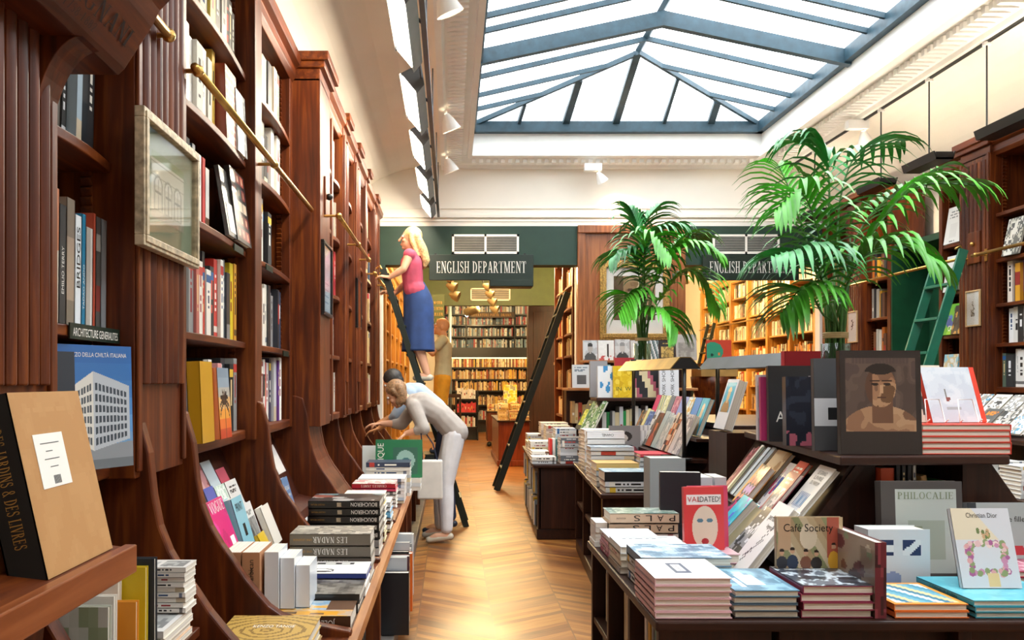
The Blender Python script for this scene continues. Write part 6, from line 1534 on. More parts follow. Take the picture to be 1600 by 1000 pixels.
# standing books there
mr = art('lines', 20, 30, ['#101014', '#b8b8bc', '#1c1c20'], 9)
face(.90, 3.72, ZT, .17, .31, .05, '#15161c', 'black slipcased book standing behind the red-titled one', art('plain', 2, 2, ['#15161c']), -8, .02, hard=False)
vl = art('plain', 75, 100, ['#d23a3c']); UU, VV = np.meshgrid((np.arange(75) + .5) / 75, (np.arange(100) + .5) / 100)
vl[(UU > .06) & (UU < .94) & (VV > .72) & (VV < .88)] = C('#e8dcd8'); vl[(((UU - .52) / .32) ** 2 + ((VV - .36) / .34) ** 2) < 1] = C('#dcc4b0')
for cu in (.4, .64): vl[(((UU - cu) / .08) ** 2 + ((VV - .47) / .035) ** 2) < 1] = C('#5a7a8a')
vl[(((UU - .52) / .09) ** 2 + ((VV - .14) / .05) ** 2) < 1] = C('#a81c28')
e = face(.87, 3.22, ZT + .07, .155, .235, .02, '#d23a3c', 'bright red book with a pale painted face and white title band', vl, 6, .05, mat=GLOSS)
ftext(e, 'VAL', .155, .235, .02, .021, M['letterr'], .25, .765, .05); ftext(e, 'IDATED!', .155, .235, .02, .021, M['letterk'], .64, .765, .085)
for i in range(2): face(.885 + i * .02, 3.255 + .026 * i, ZT + .07, .155, .232, .02, '#c83c60', ('second copy right behind the red-titled book', 'third copy behind the red-titled book')[i], None, 6, .05, mat=GLOSS)
stack('left', .88, 1.06, 3.16, 3.40, ZT, [(.035, '#8a5a6a'), (.033, '#c8a0a8')], 'the low pair under the red-titled book')
face(.92, 4.0, ZT, .165, .345, .13, '#a2a5a3', 'tall grey slipcase box standing behind the black book', None, 0, 0, mat=CLOTHC, name='slipcase', cat='book box')
for i, x in enumerate((1.10, 1.17, 1.235)):
    book((x, 4.05, ZT), (0, 1, 0), Z, .18, .25, .055, '#dcdde0', ('rounded white-backed block beside the grey slipcase', 'second rounded white-backed block from the grey slipcase', 'third rounded white-backed block from the grey slipcase')[i], None, hard=False)

# books on top of the riser
ZR = 1.178
def ptop(x, y, w, h, t, c, nm, fr=None, yaw=0, lean=.06, **k): return face(x, y, ZR, w, h, t, c, nm, fr, yaw, lean, **k)
por = art('plain', 120, 150, ['#2a2220']); UU, VV = np.meshgrid((np.arange(120) + .5) / 120, (np.arange(150) + .5) / 150); rs_ = np.random.RandomState(12)
inn = (UU > .07) & (UU < .93) & (VV > .22) & (VV < .93)
n1_ = art('photo', 120, 150, ['#4a3a34', '#55443c', '#5e4c42', '#4e3e3a'], 3); por[inn] = n1_[inn]
sh = inn & (((UU - .5) / .5) ** 2 + ((VV - .2) / .27) ** 2 < 1); tone = art('photo', 120, 150, ['#8a6248', '#a47c5c', '#b08a68', '#75523c'], 9); por[sh] = tone[sh]
por[inn & (abs(UU - .52) < .13) & (VV < .56) & (VV > .3)] = C('#6a4834')
hd = inn & (((UU - .50) / .19) ** 2 + ((VV - .65) / .20) ** 2 < 1); tone2 = art('photo', 120, 150, ['#7a5640', '#9a7052', '#ac8462', '#68482f'], 21); por[hd] = tone2[hd]
por[hd & (UU < .40)] = C('#57392a'); por[inn & (((UU - .50) / .19) ** 2 + ((VV - .80) / .07) ** 2 < 1) & (VV > .79) | inn & (((UU - .50) / .16) ** 2 + ((VV - .82) / .055) ** 2 < 1)] = C('#241a17')
for cu in (.43, .58): por[(((UU - cu) / .045) ** 2 + ((VV - .675) / .014) ** 2) < 1] = C('#2a1b14'); por[(abs(UU - cu) < .06) & (abs(VV - .705) < .007)] = C('#3a261a')
por[(abs(UU - .515) < .022) & (VV > .585) & (VV < .67)] = C('#bc9470'); por[(abs(UU - .51) < .055) & (abs(VV - .545) < .008)] = C('#4a2c20')
e = ptop(1.44, 3.19, .30, .385, .03, '#2a2220', 'large dark brown book with a painted bare-shouldered man on the riser front', por, 0, .04, mat=GLOSS)
gy = art('plain', 12, 30, ['#4c4c4e']); gy[8:17, :] = C('#d0d0d2'); gy[10:14, 4:9] = C('#1c1c1e')
ptop(1.415, 3.36, .16, .36, .03, '#4c4c4e', 'charcoal book with a pale label just left of the portrait book', gy, 0, .04)
ff = art('figure', 34, 46, ['#23252e', '#30343f', '#b08a70', '#a85a68'], 5)
ptop(1.425 - .02, 3.62, .215, .29, .045, '#23252e', 'dark blue book with a pale standing figure and flowers', ff, -2, .04, mat=GLOSS)
ad = art('plain', 30, 44, ['#2c2c2e']); UU, VV = np.meshgrid((np.arange(30) + .5) / 30, (np.arange(44) + .5) / 44)
ad[(((UU - .80) / .30) ** 2 + ((VV - .66) / .20) ** 2 < 1)] = C('#cfcac4'); ad[(((UU - .68) / .07) ** 2 + ((VV - .7) / .02) ** 2 < 1)] = C('#26262a'); ad[(abs(UU - .8) < .1) & (abs(VV - .56) < .012)] = C('#5a4a4a')
e = ptop(1.42, 3.86, .24, .34, .03, '#2c2c2e', 'black book with a half-seen pale face, second from left on riser', ad, -4, .05)
ftext(e, 'Adl', .24, .34, .03, .05, TI, .3, .26, .08)
ptop(1.36 + .05, 3.97, .10, .30, .03, '#d8d8dc', 'white-backed book at the left end of the riser top', art('stripes', 6, 6, ['#dcdce0', '#c4c4ca'], 2), -4, .05)
face(1.41, 3.93, ZR, .06, .29, .025, '#c83c78', 'narrow pink-edged book by the white-backed one on the riser', None, -4, .05)
face(1.66, 4.30, ZR, .27, .42, .05, '#c02c38', 'tall plain red board book at the back of the riser top', None, 0, .0, mat=CLOTHC)
# right end of the riser top: pile of five, two books on wire easels
o_, z_ = stack('right', 1.745, 2.075, 3.20, 3.46, ZR, [(.0215, '#d8402c', 'white and red hardback')] * 5, 'the pile right of the portrait book', jit=.0025)
cz = z_ + .002
wb = art('plain', 34, 40, ['#cfd6de']); UU, VV = np.meshgrid((np.arange(34) + .5) / 34, (np.arange(40) + .5) / 40)
wb[np.hypot(UU - .42, (VV - .48) * 1.2) < .07] = C('#8a8478'); wb[(abs(UU - .42) < .02) & (VV > .5) & (VV < .72)] = C('#a09a90')
wb = art('photo', 34, 40, ['#c4ccd6', '#ccd4dc', '#d4dae0'], 3); wb[np.hypot(UU - .42, (VV - .42) * 1.2) < .05] = C('#8a4a44'); wb[(abs(UU - .40) < .018) & (VV > .44) & (VV < .6)] = C('#7a7a74'); wb[(abs(VV - .25) < .02) & (abs(UU - .5) < .14)] = C('#a8acb0')
e = face(1.84, 3.30, cz, .215, .225, .035, '#dd4028', 'pale blue book with a tiny bird and red spine on a wire easel', wb, 10, .34)
MB().box(.2155, .2365, 0, .225, 0, .035).build('red_spine', plain('vermilion_cloth', '#dd4028', .6), e, local=True)
cb_ = art('plain', 30, 40, ['#d9d2bf']); UU, VV = np.meshgrid((np.arange(30) + .5) / 30, (np.arange(40) + .5) / 40)
cb_[(abs(UU - .25 - (1 - VV) * .35) < .07) & (VV < .62)] = C('#4a4440'); cb_[(UU < .2)] = C('#aeb8c4')
face(1.735, 3.32, cz, .19, .23, .02, '#d9d2bf', 'cream book with a dark chair shape leaning beside the portrait book', cb_, 4, .3)
for i, x in enumerate((1.775, 1.90)):
    t = thing('wire_easel', (x, 3.25, cz), ('white wire easel before the cream book on the pile', 'white wire easel before the pale blue bird book')[i], 'easel')
    p0 = Vector((x, 3.225, cz + .004))
    MB().tube([p0, p0 + Vector((.02, .05, .085)), p0 + Vector((.075, .05, .085)), p0 + Vector((.07, 0, 0)), p0 + Vector((.07, -.02, .012))], .0022, 6).tube([p0, p0 + Vector((0, -.02, .012))], .0022, 6).build('wire', M['white'], t, smooth=True)
face(1.80, 3.60, ZR, .05, .37, .03, '#c8ccd0', 'pale block standing just right behind the portrait book', None, 0, 0)
stack('right', 1.87, 2.06, 3.5, 3.75, ZR, [(.04, '#b8b4ac'), (.05, '#dcd8cc'), (.05, '#c8c4b8')], 'the pale pile behind the bird book')
# shelves under the nearest table
for i, (c, h, t) in enumerate((('#c8301f', .28, .03), ('#7ab0a0', .25, .02), ('#8a8a88', .26, .025), ('#d8a028', .27, .03), ('#e0dcd4', .25, .03))):
    y = 2.66 + i * .05
    book((.64, y, .426), (1, 0, 0), Z, .22, min(h, .26), t, c, '%s book, %s from front on the upper inner shelf of the nearest table' % (colour_name(hx(c)), ORD[i]), 'books inside the nearest table')
STUFF_ = [(3.03, 3.36), (3.43, 3.74)]
for a, b in STUFF_:
    far_row((.66, b, .426), (0, -1, 0), Z, (-1, 0, 0), b - a, .2, .26, .2, LT + ['#c8301f', '#3a3a3a', '#d8b028'], rng, .02, .04)
    far_row((.66, b, .092), (0, -1, 0), Z, (-1, 0, 0), b - a, .22, .29, .2, LT + ['#6a6a6a', '#3a3a3a'], rng, .02, .04)
far_row((.66, 2.95, .092), (0, -1, 0), Z, (-1, 0, 0), .34, .22, .29, .2, LT + ['#5a3a3a', '#3a3a3a'], rng, .02, .04)

# second island down the aisle
TBm = island_table('display_table', 'second dark walnut table down the aisle under the brass reading lamp', [(.93, 5.38), (2.7, 5.38), (2.85, 7.45), (1.05, 7.45)], .745)
MB().box(1.25, 2.65, 5.42, 7.4, .1, .712).build('carcass', WT['z'], TBm)
MB().prism([(.95, 5.42), (2.68, 5.42), (2.8, 7.42), (1.07, 7.42)], 'z', 0, .1).build('plinth', WT['y'], TBm, bevel=.01, fix=True)
for y in (5.42, 6.05, 6.7, 7.38): MB().box(.95 + .058 * (y - 5.42), 1.26, y, y + .035, .1, .712).build('upright', WT['z'], TBm, bevel=.003)
MB().prism([(.965, 5.45), (1.26, 5.45), (1.26, 7.38), (1.075, 7.38)], 'z', .40, .425).build('middle_shelf', WT['y'], TBm, fix=True)
for a, b in ((5.5, 6.0), (6.12, 6.66), (6.76, 7.34)):
    x_ = 1.01 + .058 * (b - 5.42)
    for z_ in (.102, .427): far_row((x_, b, z_), (.058 * -1, -1, 0), Z, (-1, 0, 0), b - a, .2, .26, .2, LT + ['#3a3a3a', '#d8b028', '#4a6a8a'], rng, .02, .045, fill=.85)
RB = thing('display_riser', (2.1, 6.3, .745), 'long walnut display riser with leaning covers under the brass reading lamp', 'display stand')
MB().box(1.78, 2.6, 5.5, 7.3, 1.13, 1.165).build('top', WT['y'], RB, bevel=.005)
MB().prism([(1.50, .747), (2.75, .747), (2.55, 1.13), (1.80, 1.13)], 'y', 5.5, 7.3).build('body', WT['y'], RB, fix=True)
MB().box(1.42, 1.62, 5.45, 7.3, .93, .95).box(1.42, 1.55, 5.45, 7.3, .747, .77).build('ledge', WT['y'], RB)
MB().box(1.56, 1.74, 5.5, 7.3, 1.06, 1.08).build('upper_ledge', WT['y'], RB)
# leaning covers, lower ledge then upper
lowrow = [(.16, '#a86a38', 'photo', ['#8a5a34', '#c89a60', '#6a7a80', '#4a3a2c'], 'brown and grey landscape book, farthest in the lamp-side row'), (.08, '#d8c84a', 'bands', ['#d8c84a', '#e8e0a0'], 'narrow yellow book next in the lamp-side row'),
          (.17, '#3a5a9a', 'photo', ['#3a5a9a', '#5a82b8', '#2c4a80', '#8aa8cc'], 'royal blue book in the lamp-side row'), (.12, '#dcdcdc', 'collage', ['#dcdcdc', '#5a5a5a', '#e8e8e8'], 'grey and white collage book in the lamp-side row'),
          (.17, '#4a2420', 'head', ['#3a1c1a', '#6a2a20', '#b84a2c', '#c8684a', '#2a1412'], 'dark red book with a glowing figure in the lamp-side row'), (.12, '#b8d0d4', 'plain', ['#b8d0d4'], 'pale glassy blue book behind the lamp post'),
          (.17, '#c8d8dc', 'photo', ['#c8d8dc', '#e0eaec', '#a8c0c8'], 'ice-blue book right of the lamp post'), (.17, '#b07a5a', 'collage', ['#8a3c34', '#d8c8b0', '#5a4a44', '#c87a50', '#e8e0d4', '#3a3a3c'], 'book with a grid of many small pictures right of the lamp post'),
          (.10, '#dcdde2', 'plain', ['#dcdde2'], 'thick white-edged book after the small-pictures book'), (.15, '#c8ccd4', 'photo', ['#c8ccd4', '#e4e6ea', '#8a90a0'], 'silver-grey book near the end of the lamp-side row')]
y = 7.15
for i, (w, c, k, pl, nm) in enumerate(lowrow):
    flank_face(1.50 , y, .952, w, .27 + .02 * (i % 2), .03, c, nm, art(k, 18, 26, pl, 70 + i), lean=(.42, 0, .9), yawx=.0); y -= w + .012
uprow = [(.14, '#c8386a', 'plain', ['#cc3a6c'], 'pink book at the far end of the raised row'), (.15, '#c8c8b0', 'stripes', ['#5a8a50', '#d8d8c0', '#e0c84a', '#8ab0c0'], 'green and yellow striped book in the raised row'), (.13, '#d8d8a8', 'photo', ['#d8d8a8', '#b0b080', '#e8e8c8'], 'pale yellow book in the raised row'),
         (.12, '#5a6a78', 'plain', ['#5a6a78'], 'slate book in the raised row'), (.16, '#a85a78', 'photo', ['#a85a78', '#c890a0', '#7a3a58'], 'mauve-pink book in the raised row'), (.18, '#8a98c8', 'plain', ['#8a9ac8'], 'lilac-blue book in the raised row'), (.15, '#9ac0cc', 'photo', ['#9ac0cc', '#d8e4e8', '#c8a860'], 'sky-blue and gold book in the raised row'),
         (.15, '#3a9ac0', 'plain', ['#3c86c8'], 'bright blue-banded book in the raised row'), (.16, '#3ab0cc', 'head', ['#38b0cc', '#50c0d8', '#c8a878', '#d8c8a0', '#e8d8b8'], 'turquoise book with a tan statue nearest in the raised row')]
y = 7.1
for i, (w, c, k, pl, nm) in enumerate(uprow):
    flank_face(1.63, y, 1.082, w, .26, .03, c, nm, art(k, 18, 26, pl, 90 + i), lean=(.36, 0, .93), yawx=.0); y -= w + .014
# tall leaning statue book close to the black riser books
e = flank_face(1.60, 5.12 - .0, 1.178 - .02, .20, .30, .05, '#dfe3e6', 'large white-framed turquoise book with a statue leaning beside the black books', None, lean=(.30, 0, .95), yawx=0)
sq = art('head', 20, 26, ['#28a8cc', '#38b8d8', '#a88a60', '#d8c090', '#e8d8b0'], 6); MB().grid((.02, .10, .0505), (.16, 0, 0), (0, .18, 0), sq).build('cover_picture', GLOSS, e, local=True)
sp2 = thing('book_rest', (1.7, 4.98, .745), 'dark block between the two islands carrying the statue book', 'block'); MB().box(1.55, 1.95, 4.86, 5.2, .0, 1.156).build('block', WT['z'], sp2)

# flat piles on the second table
ZB = .747
stack('front', .965, 1.29, 5.42, 5.66, ZB, [(.035, '#c8c4bc'), (.035, '#d8d8d8'), (.06, '#1c1c1e', 'thick black volume')], 'the front pile of the second table', top=art('photo', 16, 20, ['#8ab0c4', '#c8dce4', '#a8c4d0'], 4), mat=GLOSS)
stack('front', .96, 1.24, 5.72, 5.96, ZB, [(.035, '#b8b4a8'), (.035, '#c8c4b4'), (.035, '#a8b0b0'), (.05, '#d8b870', 'pale hardback with an orange top')], 'the pile behind the thick black volume', top=art('plain', 2, 2, ['#d8ac68']))
stack('front', 1.30, 1.50, 5.44, 5.70, ZB, [(.04, '#dcd4c4'), (.04, '#d8c8a8'), (.04, '#e4dcc8')], 'the beige pile right of the thick black volume')
stack('front', .97, 1.27, 6.0, 6.2, ZB, [(.03, '#dcdcda')] * 4 + [(.03, '#c8ccd0')] * 3 + [(.028, '#b8c4d0', 'grey magazine-like hardback')], 'the tall pale pile under the red-edged book', top=art('photo', 16, 16, ['#98a4b0', '#c8d0d8', '#788490'], 3))
stack('front', 1.28, 1.49, 5.86, 6.14, ZB, [(.03, '#c8ccd0')] * 6 + [(.022, '#d84a58', 'flat red-edged book')], 'the pile right of the tall pale pile')
o_, z_ = stack('front', .985, 1.255, 6.24, 6.29, ZB, [(.035, '#e4e2de')] * 2, 'thin pile', stuff=True)
o_, z_ = stack('front', .98, 1.25, 6.22, 6.29, ZB, [(.04, '#e4e2de', 'white fashion volume')] * 7 + [(.055, '#ecebea', 'white fashion volume')], 'the high white pile on the second table')
stext(o_[-1][0], 'CHANEL', .27, .055, .02, M['letterk'], .45, .085); 
jb = art('plain', 30, 40, ['#8a8a8e']); UU, VV = np.meshgrid((np.arange(30) + .5) / 30, (np.arange(40) + .5) / 40)
jb[(((UU - .55) / .18) ** 2 + ((VV - .62) / .17) ** 2 < 1)] = C('#2a2a2c'); jb[(((UU - .47) / .12) ** 2 + ((VV - .55) / .14) ** 2 < 1)] = C('#c8c4c0'); jb[(((UU - .62) / .28) ** 2 + ((VV - .1) / .2) ** 2 < 1)] = C('#4a4a4e')
for k in range(5): jb[(abs(VV - .04 - k * .05) < .012) & (((UU - .62) / .28) ** 2 + ((VV - .1) / .2) ** 2 < 1)] = C('#b8485a')
e = face(1.20, 6.55, .90, .235, .21, .03, '#8a8a8e', 'grey book with a dark-haired head in a striped shirt', jb, 0, .04, mat=GLOSS)
rs1 = thing('book_rest', (1.3, 6.6, .745), 'low dark block under the grey striped-shirt book', 'block'); MB().box(1.1, 1.48, 6.42, 6.7, .747, .9).build('block', WT['x'], rs1)
face(1.445, 6.66, .747, .1, .36, .03, '#e4e4e6', 'white spined book right of the grey striped-shirt book', art('stripes', 9, 9, ['#e6e6e8', '#b8b8bc', '#e0e0e4'], 2), 0, .02)
stack('front', 1.05, 1.30, 6.8, 7.02, ZB, pilecols(11, LT, .02, .035), 'far pile', stuff=True)
stack('front', 1.08, 1.24, 7.1, 7.35, ZB, pilecols(10, ['#8a9098', '#b8bcc0', '#6a7078', '#d8dce0'], .02, .035), 'grey pile', stuff=True)
# shelf stand at the far end with the yellow face book and the lettered one
SB = thing('display_stand', (1.6, 7.75, .0), 'dark shelf stand carrying the yellow book beyond the second table', 'display stand')
MB().box(1.28, 2.15, 7.6, 7.95, 1.27, 1.30).box(1.30, 1.33, 7.62, 7.93, 0, 1.27).box(2.1, 2.13, 7.62, 7.93, 0, 1.27).box(1.33, 2.1, 7.9, 7.93, 0, 1.27).build('frame', WT['x'], SB, bevel=.004)
MB().box(1.33, 2.1, 7.62, 7.9, .93, .96).build('shelf', WT['x'], SB)
far_row((1.34, 7.66, .962), (1, 0, 0), Z, (0, -1, 0), .74, .2, .27, .2, LT + ['#2a8a4a', '#3a3a3a'], rng, .02, .04)
yb = art('photo', 30, 40, ['#d8b418', '#e0c02c', '#cfa812'], 5); UU, VV = np.meshgrid((np.arange(30) + .5) / 30, (np.arange(40) + .5) / 40); rs_ = np.random.RandomState(2)
for a, b in ((.2, .5), (.75, .8), (.8, .45), (.3, .75), (.55, .25), (.15, .15)): yb[np.hypot(UU - a, (VV - b) * 1.3) < .1] = C('#ecd048'); 
e = face(1.43, 7.62, 1.302, .185, .28, .04, '#d8b418', 'bright yellow bumpy-patterned book on the dark shelf stand', yb, 0, .05, mat=GLOSS)
ftext(e, 'IN  W', .185, .28, .04, .035, M['doorg'], .5, .22, .13)
face(1.30, 7.66, 1.302, .14, .28, .04, '#e0e4e6', 'white book with a blue mark just left of the yellow one', art('blobs', 14, 20, ['#e2e6e8', '#e2e6e8', '#3a8ac0', '#e2e6e8'], 3), 0, .05)
face(1.62, 7.78, 1.302, .30, .34, .04, '#cfc0a0', 'large beige, rose and black diagonal book behind the lamp shade', art('stripes', 12, 12, ['#d8c8a0', '#d8c8a0', '#b05a6a', '#1c1c22', '#1c1c22'], 3), 0, .05)
e = face(1.845, 7.64, 1.302, .17, .26, .04, '#dcdee2', 'white book with black vertical lettering on the dark shelf stand', None, 0, .05)
for i in range(4): ftext(e, ('WORK', 'SHOP', 'WORK', 'SHOP')[i], .17, .26, .04, .032, M['letterk'], .3 + (i // 2) * .45, .25 + (i % 2) * .5, .11, rot=True)
face(1.27, 7.9, 1.302, .16, .33, .04, '#9a9a9c', 'grey slab behind the white blue-marked book', None, 0, .05)
face(1.50, 8.0 - .08, 1.302, .18, .36, .03, '#b83038', 'red-topped book peeping above the yellow one', None, 0, .02)
# open pair of leaning green and yellow books
for i, (c, k, pl, nm) in enumerate((('#4a4e46', 'title_photo', ['#3c4038', '#c8c840', '#9aa83a', '#d8d860'], 'charcoal and yellow-green book leaning at the corner of the far pile'), ('#6a7a6c', 'photo', ['#6a8a50', '#c8d0c8', '#3a6a3c', '#8aa878'], 'grey book with green leaves leaning beside the yellow-green one'))):
    flank_face(1.16 + .0 * i, 8.0 + .0 - i * .27, 1.0, .24, .30, .02, c, nm, art(k, 18, 22, pl, 5 + i), lean=(.5, 0, .85), yawx=-.35)
# third and fourth tables
TC = island_table('display_table', 'third dark walnut table with white piles, halfway down the aisle', [(.745, 7.84), (1.35, 7.84), (1.42, 10.1), (.83, 10.1)], .69)
MB().prism([(.78, 7.88), (1.33, 7.88), (1.4, 10.06), (.86, 10.06)], 'z', 0, .1).build('plinth', WT['y'], TC, bevel=.01, fix=True)
MB().box(.95, 1.33, 7.9, 10.0, .1, .66).box(.80, 1.33, 7.87, 7.9, .1, .66).box(.79, .82, 7.87, 7.93, .1, .66).build('carcass', WT['z'], TC, bevel=.004)
MB().prism([(.80, 7.93), (.96, 7.93), (1.0, 10.0), (.86, 10.0)], 'z', .38, .40).build('middle_shelf', WT['y'], TC, fix=True)
for z_ in (.102, .402):
    far_row((.83, 9.9, z_), (-.03, -1, 0), Z, (-1, 0, 0), 1.9, .19, .25, .1, LT + ['#3a3a3a', '#d8b028', '#6a7a8a'], rng, .02, .04)
for (x0, x1, y0, y1, n, cs) in ((.74, .96, 7.88, 8.1, 2, LT), (.76, .92, 8.15, 8.4, 4, LT), (.78, .98, 8.5, 8.8, 6, LT), (.80, 1.0, 9.0, 9.3, 5, LT), (1.0, 1.2, 7.9, 8.15, 9, ['#8a9098', '#b8bcc0', '#6a7078', '#2c2c2e', '#d8dce0']), (1.0, 1.2, 8.3, 8.55, 11, LT), (1.0, 1.25, 9.1, 9.4, 10, ['#d8c8b0', '#c8b4a0', '#e0d4c4', '#b8a8a0']), (1.0, 1.3, 9.6, 9.9, 11, ['#d8c8b0', '#c8b4a0', '#e0d4c4', '#b8a8a0']), (.84, .99, 9.5, 9.8, 7, LT)):
    stack('front', x0, x1, y0, y1, .692, pilecols(n, cs, .02, .032), 'x', stuff=True)
for i, c in enumerate(('#c8302c', '#e6e2de', '#5a8a8a', '#e6e2de')): STUFF.box(.93 + i * .03, .955 + i * .03, 8.17, 8.3, .692, .9, c=tuple(C(c)))
TD = island_table('display_table', 'brown table under yellow-lit piles beyond the green beam', [(.78, 14.6), (1.35, 14.6), (1.35, 17), (.78, 17)], .78)
MB().box(.80, 1.33, 14.65, 16.9, .0, .75).box(.78, 1.36, 14.62, 16.93, 0, .1).build('body', wood('red_oak', '#4a1c0e', '#7a3418', '#96492a', 'z'), TD, bevel=.01)
YL = ['#e8d8a0', '#e0cc8c', '#d8c080', '#ece0b8', '#c8a868', '#b88a5a']  # yellow lamplight on these piles is put into the cover colours
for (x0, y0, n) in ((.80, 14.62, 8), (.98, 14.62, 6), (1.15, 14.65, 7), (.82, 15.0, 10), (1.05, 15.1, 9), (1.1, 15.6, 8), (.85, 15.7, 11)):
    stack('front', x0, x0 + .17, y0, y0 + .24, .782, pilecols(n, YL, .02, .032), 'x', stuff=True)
e = face(.93, 15.35, 1.05, .24, .33, .03, '#d8a818', 'yellow book with a pale landscape standing on the yellow-lit piles', art('photo', 16, 22, ['#e0b020', '#e8c860', '#d8d0b0', '#8a8a70'], 5), 0, .1)
t = thing('book_rest', (1.05, 15.4, .78), 'low support under the yellow landscape book', 'block'); MB().box(.9, 1.2, 15.33, 15.5, .782, 1.05).build('block', WO['x'], t)
TE = island_table('book_cart', 'small wheeled wooden cart of yellow-lit paperbacks by the far shelving', [(.78, 19.0), (1.15, 19.0), (1.15, 19.7), (.78, 19.7)], .78)
MB().box(.79, 1.14, 19.02, 19.68, .12, .75).build('body', WL['z'], TE, bevel=.01)
for x in (.84, 1.08):
    MB().ball((x, 19.1, .055), .055).build('caster', M['dark'], TE, smooth=True)
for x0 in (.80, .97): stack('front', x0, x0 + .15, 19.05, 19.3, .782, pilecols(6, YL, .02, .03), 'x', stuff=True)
t = thing('low_shelf', (.3, 21, 0), 'low black shelf with red and white paperbacks left of the wheeled cart', 'shelf')
MB().box(.1, .66, 21.3, 21.33, 0, 1.2).box(.1, .13, 21.0, 21.3, 0, 1.2).box(.63, .66, 21.0, 21.3, 0, 1.2).box(.1, .66, 21.0, 21.3, .3, .33).box(.1, .66, 21, 21.3, .65, .68).box(.1, .66, 21, 21.3, .98, 1.01).build('frame', M['black'], t)
for z_, cs in ((.332, ['#d8d8d8', '#b8b8b8', '#a83830']), (.682, ['#c8303a', '#d04048']), (1.012, ['#e8e8ea', '#d8dce0'])):
    far_row((.14, 21.05, z_), (1, 0, 0), Z, (0, -1, 0), .48, .2, .27, .2, cs, rng, .03, .05)
t = thing('carved_chair', (-.15, 19, 0), 'small dark carved wooden chair with a cushion before the far shelving', 'chair')
MB().box(-.22, .22, 18.6, 19.0, .42, .47).build('seat', WT['x'], t, bevel=.01)
MB().box(-.2, .2, 18.62, 18.98, .47, .53).build('cushion', M['grey'], t, bevel=.02)
for x, y in ((-.2, 18.62), (.2, 18.62), (-.2, 18.97), (.2, 18.97)): MB().tube([(x, y, 0), (x, y, .42)], .022, 8).build('leg', WT['z'], t)
m = MB().tube([(-.2, 18.99, .42), (-.2, 19.02, 1.15)], .022, 8).tube([(.2, 18.99, .42), (.2, 19.02, 1.15)], .022, 8).box(-.2, .2, 19.0, 19.03, 1.08, 1.16).box(-.2, .2, 18.99, 19.02, .6, .65)
for x in (-.12, -.04, .04, .12): m.tube([(x, 19.0, .65), (x, 19.015, 1.08)], .012, 6)
m.build('backrest', WT['z'], t)

# pier shelves with standing portrait books
PS = thing('pier_shelf', (2.1, 9.9, 0), 'wooden display shelves at the foot of the pier with portrait books', 'shelf')
MB().box(1.50, 2.75, 9.82, 10.13, 1.655, 1.685).box(1.30, 2.75, 9.62, 10.13, 1.34, 1.37).build('shelf', WE['x'], PS, bevel=.004)
MB().box(1.32, 2.75, 9.9, 10.13, .95, 1.34).box(1.55, 2.72, 10.0, 10.13, 1.37, 1.655).box(1.4, 2.75, 9.95, 10.14, 0, .95).build('back', WT['x'], PS)
far_row((1.36, 9.75, .97), (1, 0, 0), Z, (0, -1, 0), 1.3, .2, .27, .15, WARM, rng, .03, .05)
pr = [(.18, '#c8ccd0', 'head', ['#c8ccd0', '#b0b4b8', '#4a4a4c', '#a8a4a0', '#2c2c2e'], 'grey portrait book first from left on the pier shelf'), (.20, '#dcdcda', 'figure', ['#e0e0de', '#e6e6e4', '#3a2c2a', '#b84a4a'], 'white book with a standing dark figure on the pier shelf'), (.19, '#c02c38', 'head', ['#c8c8c8', '#b0b0b0', '#3a3a3c', '#b8b4b0', '#8a8a8a'], 'red-bordered portrait book on the pier shelf'), (.18, '#c8c4c0', 'lines', ['#cac6c2', '#9a9490', '#c0bcb8'], 'pale grey titled book on the pier shelf'), (.16, '#7a8a8c', 'stripes', ['#7a8a8c', '#d8d8d8', '#4a5a5c'], 'slate striped books behind the small palm stems'), (.20, '#2c2624', 'title_photo', ['#2c2624', '#c8a860', '#8a7440', '#b89850'], 'black and gold ornament book right of the small palm stems'), (.26, '#a8a49e', 'title_photo', ['#b0aca6', '#8a8680', '#9a968e', '#a8a49c'], 'large silvery bound book at the right of the pier shelf')]
x = 1.515
for i, (w, c, k, pl, nm) in enumerate(pr):
    hh = .23 if i < 6 else .30
    face(x, 9.92, 1.687, w * .92, hh if i != 2 else .24, .03, c, nm, art(k, 18, 22, pl, 30 + i), 0, .1, mat=GLOSS); x += w * .92 + .008
x = 1.36
for i, (w, c, k, pl, nm) in enumerate(((.21, '#d0d8dc', 'lines', ['#d4dade', '#7a8a98', '#5a5a5c'], 'pale book with blue title on the lower pier shelf'), (.2, '#8ab8c0', 'lines', ['#8ab8c0', '#4a7a88', '#d8e4e4'], 'teal-banded pale book on the lower pier shelf'))):
    face(x, 9.7, 1.372, w, .26, .03, c, nm, art(k, 16, 20, pl, i + 4), 0, .08); x += w + .02
face(2.22, 9.7, 1.372, .28, .22, .03, '#c08a80', 'salmon cartoon-covered book on the lower pier shelf at right', art('blobs', 18, 16, ['#c89088', '#3a2c30', '#c89088', '#d8b0a0', '#5a4a50'], 6), 0, .08)
e = face(3.06, 10.35, 1.66, .30, .28, .03, '#c8402c', 'red book with a green half circle beyond the right opening', None, 0, .05)
gc_ = art('plain', 24, 24, ['#d04a34']); UU, VV = np.meshgrid((np.arange(24) + .5) / 24, (np.arange(24) + .5) / 24); gc_[np.hypot(UU - .25, VV - .5) < .42] = C('#3a9a78'); gc_[np.hypot(UU - .5, VV - .4) < .06] = C('#d8844a'); gc_[np.hypot(UU - .22, VV - .35) < .06] = C('#1c3a34')
MB().grid((.002, .002, .0306), (.296, 0, 0), (0, .276, 0), gc_).build('cover_picture', GLOSS, e, local=True)
t = thing('lectern', (3.2, 10.5, 0), 'round-fronted wooden lectern carrying the red and green book', 'lectern')
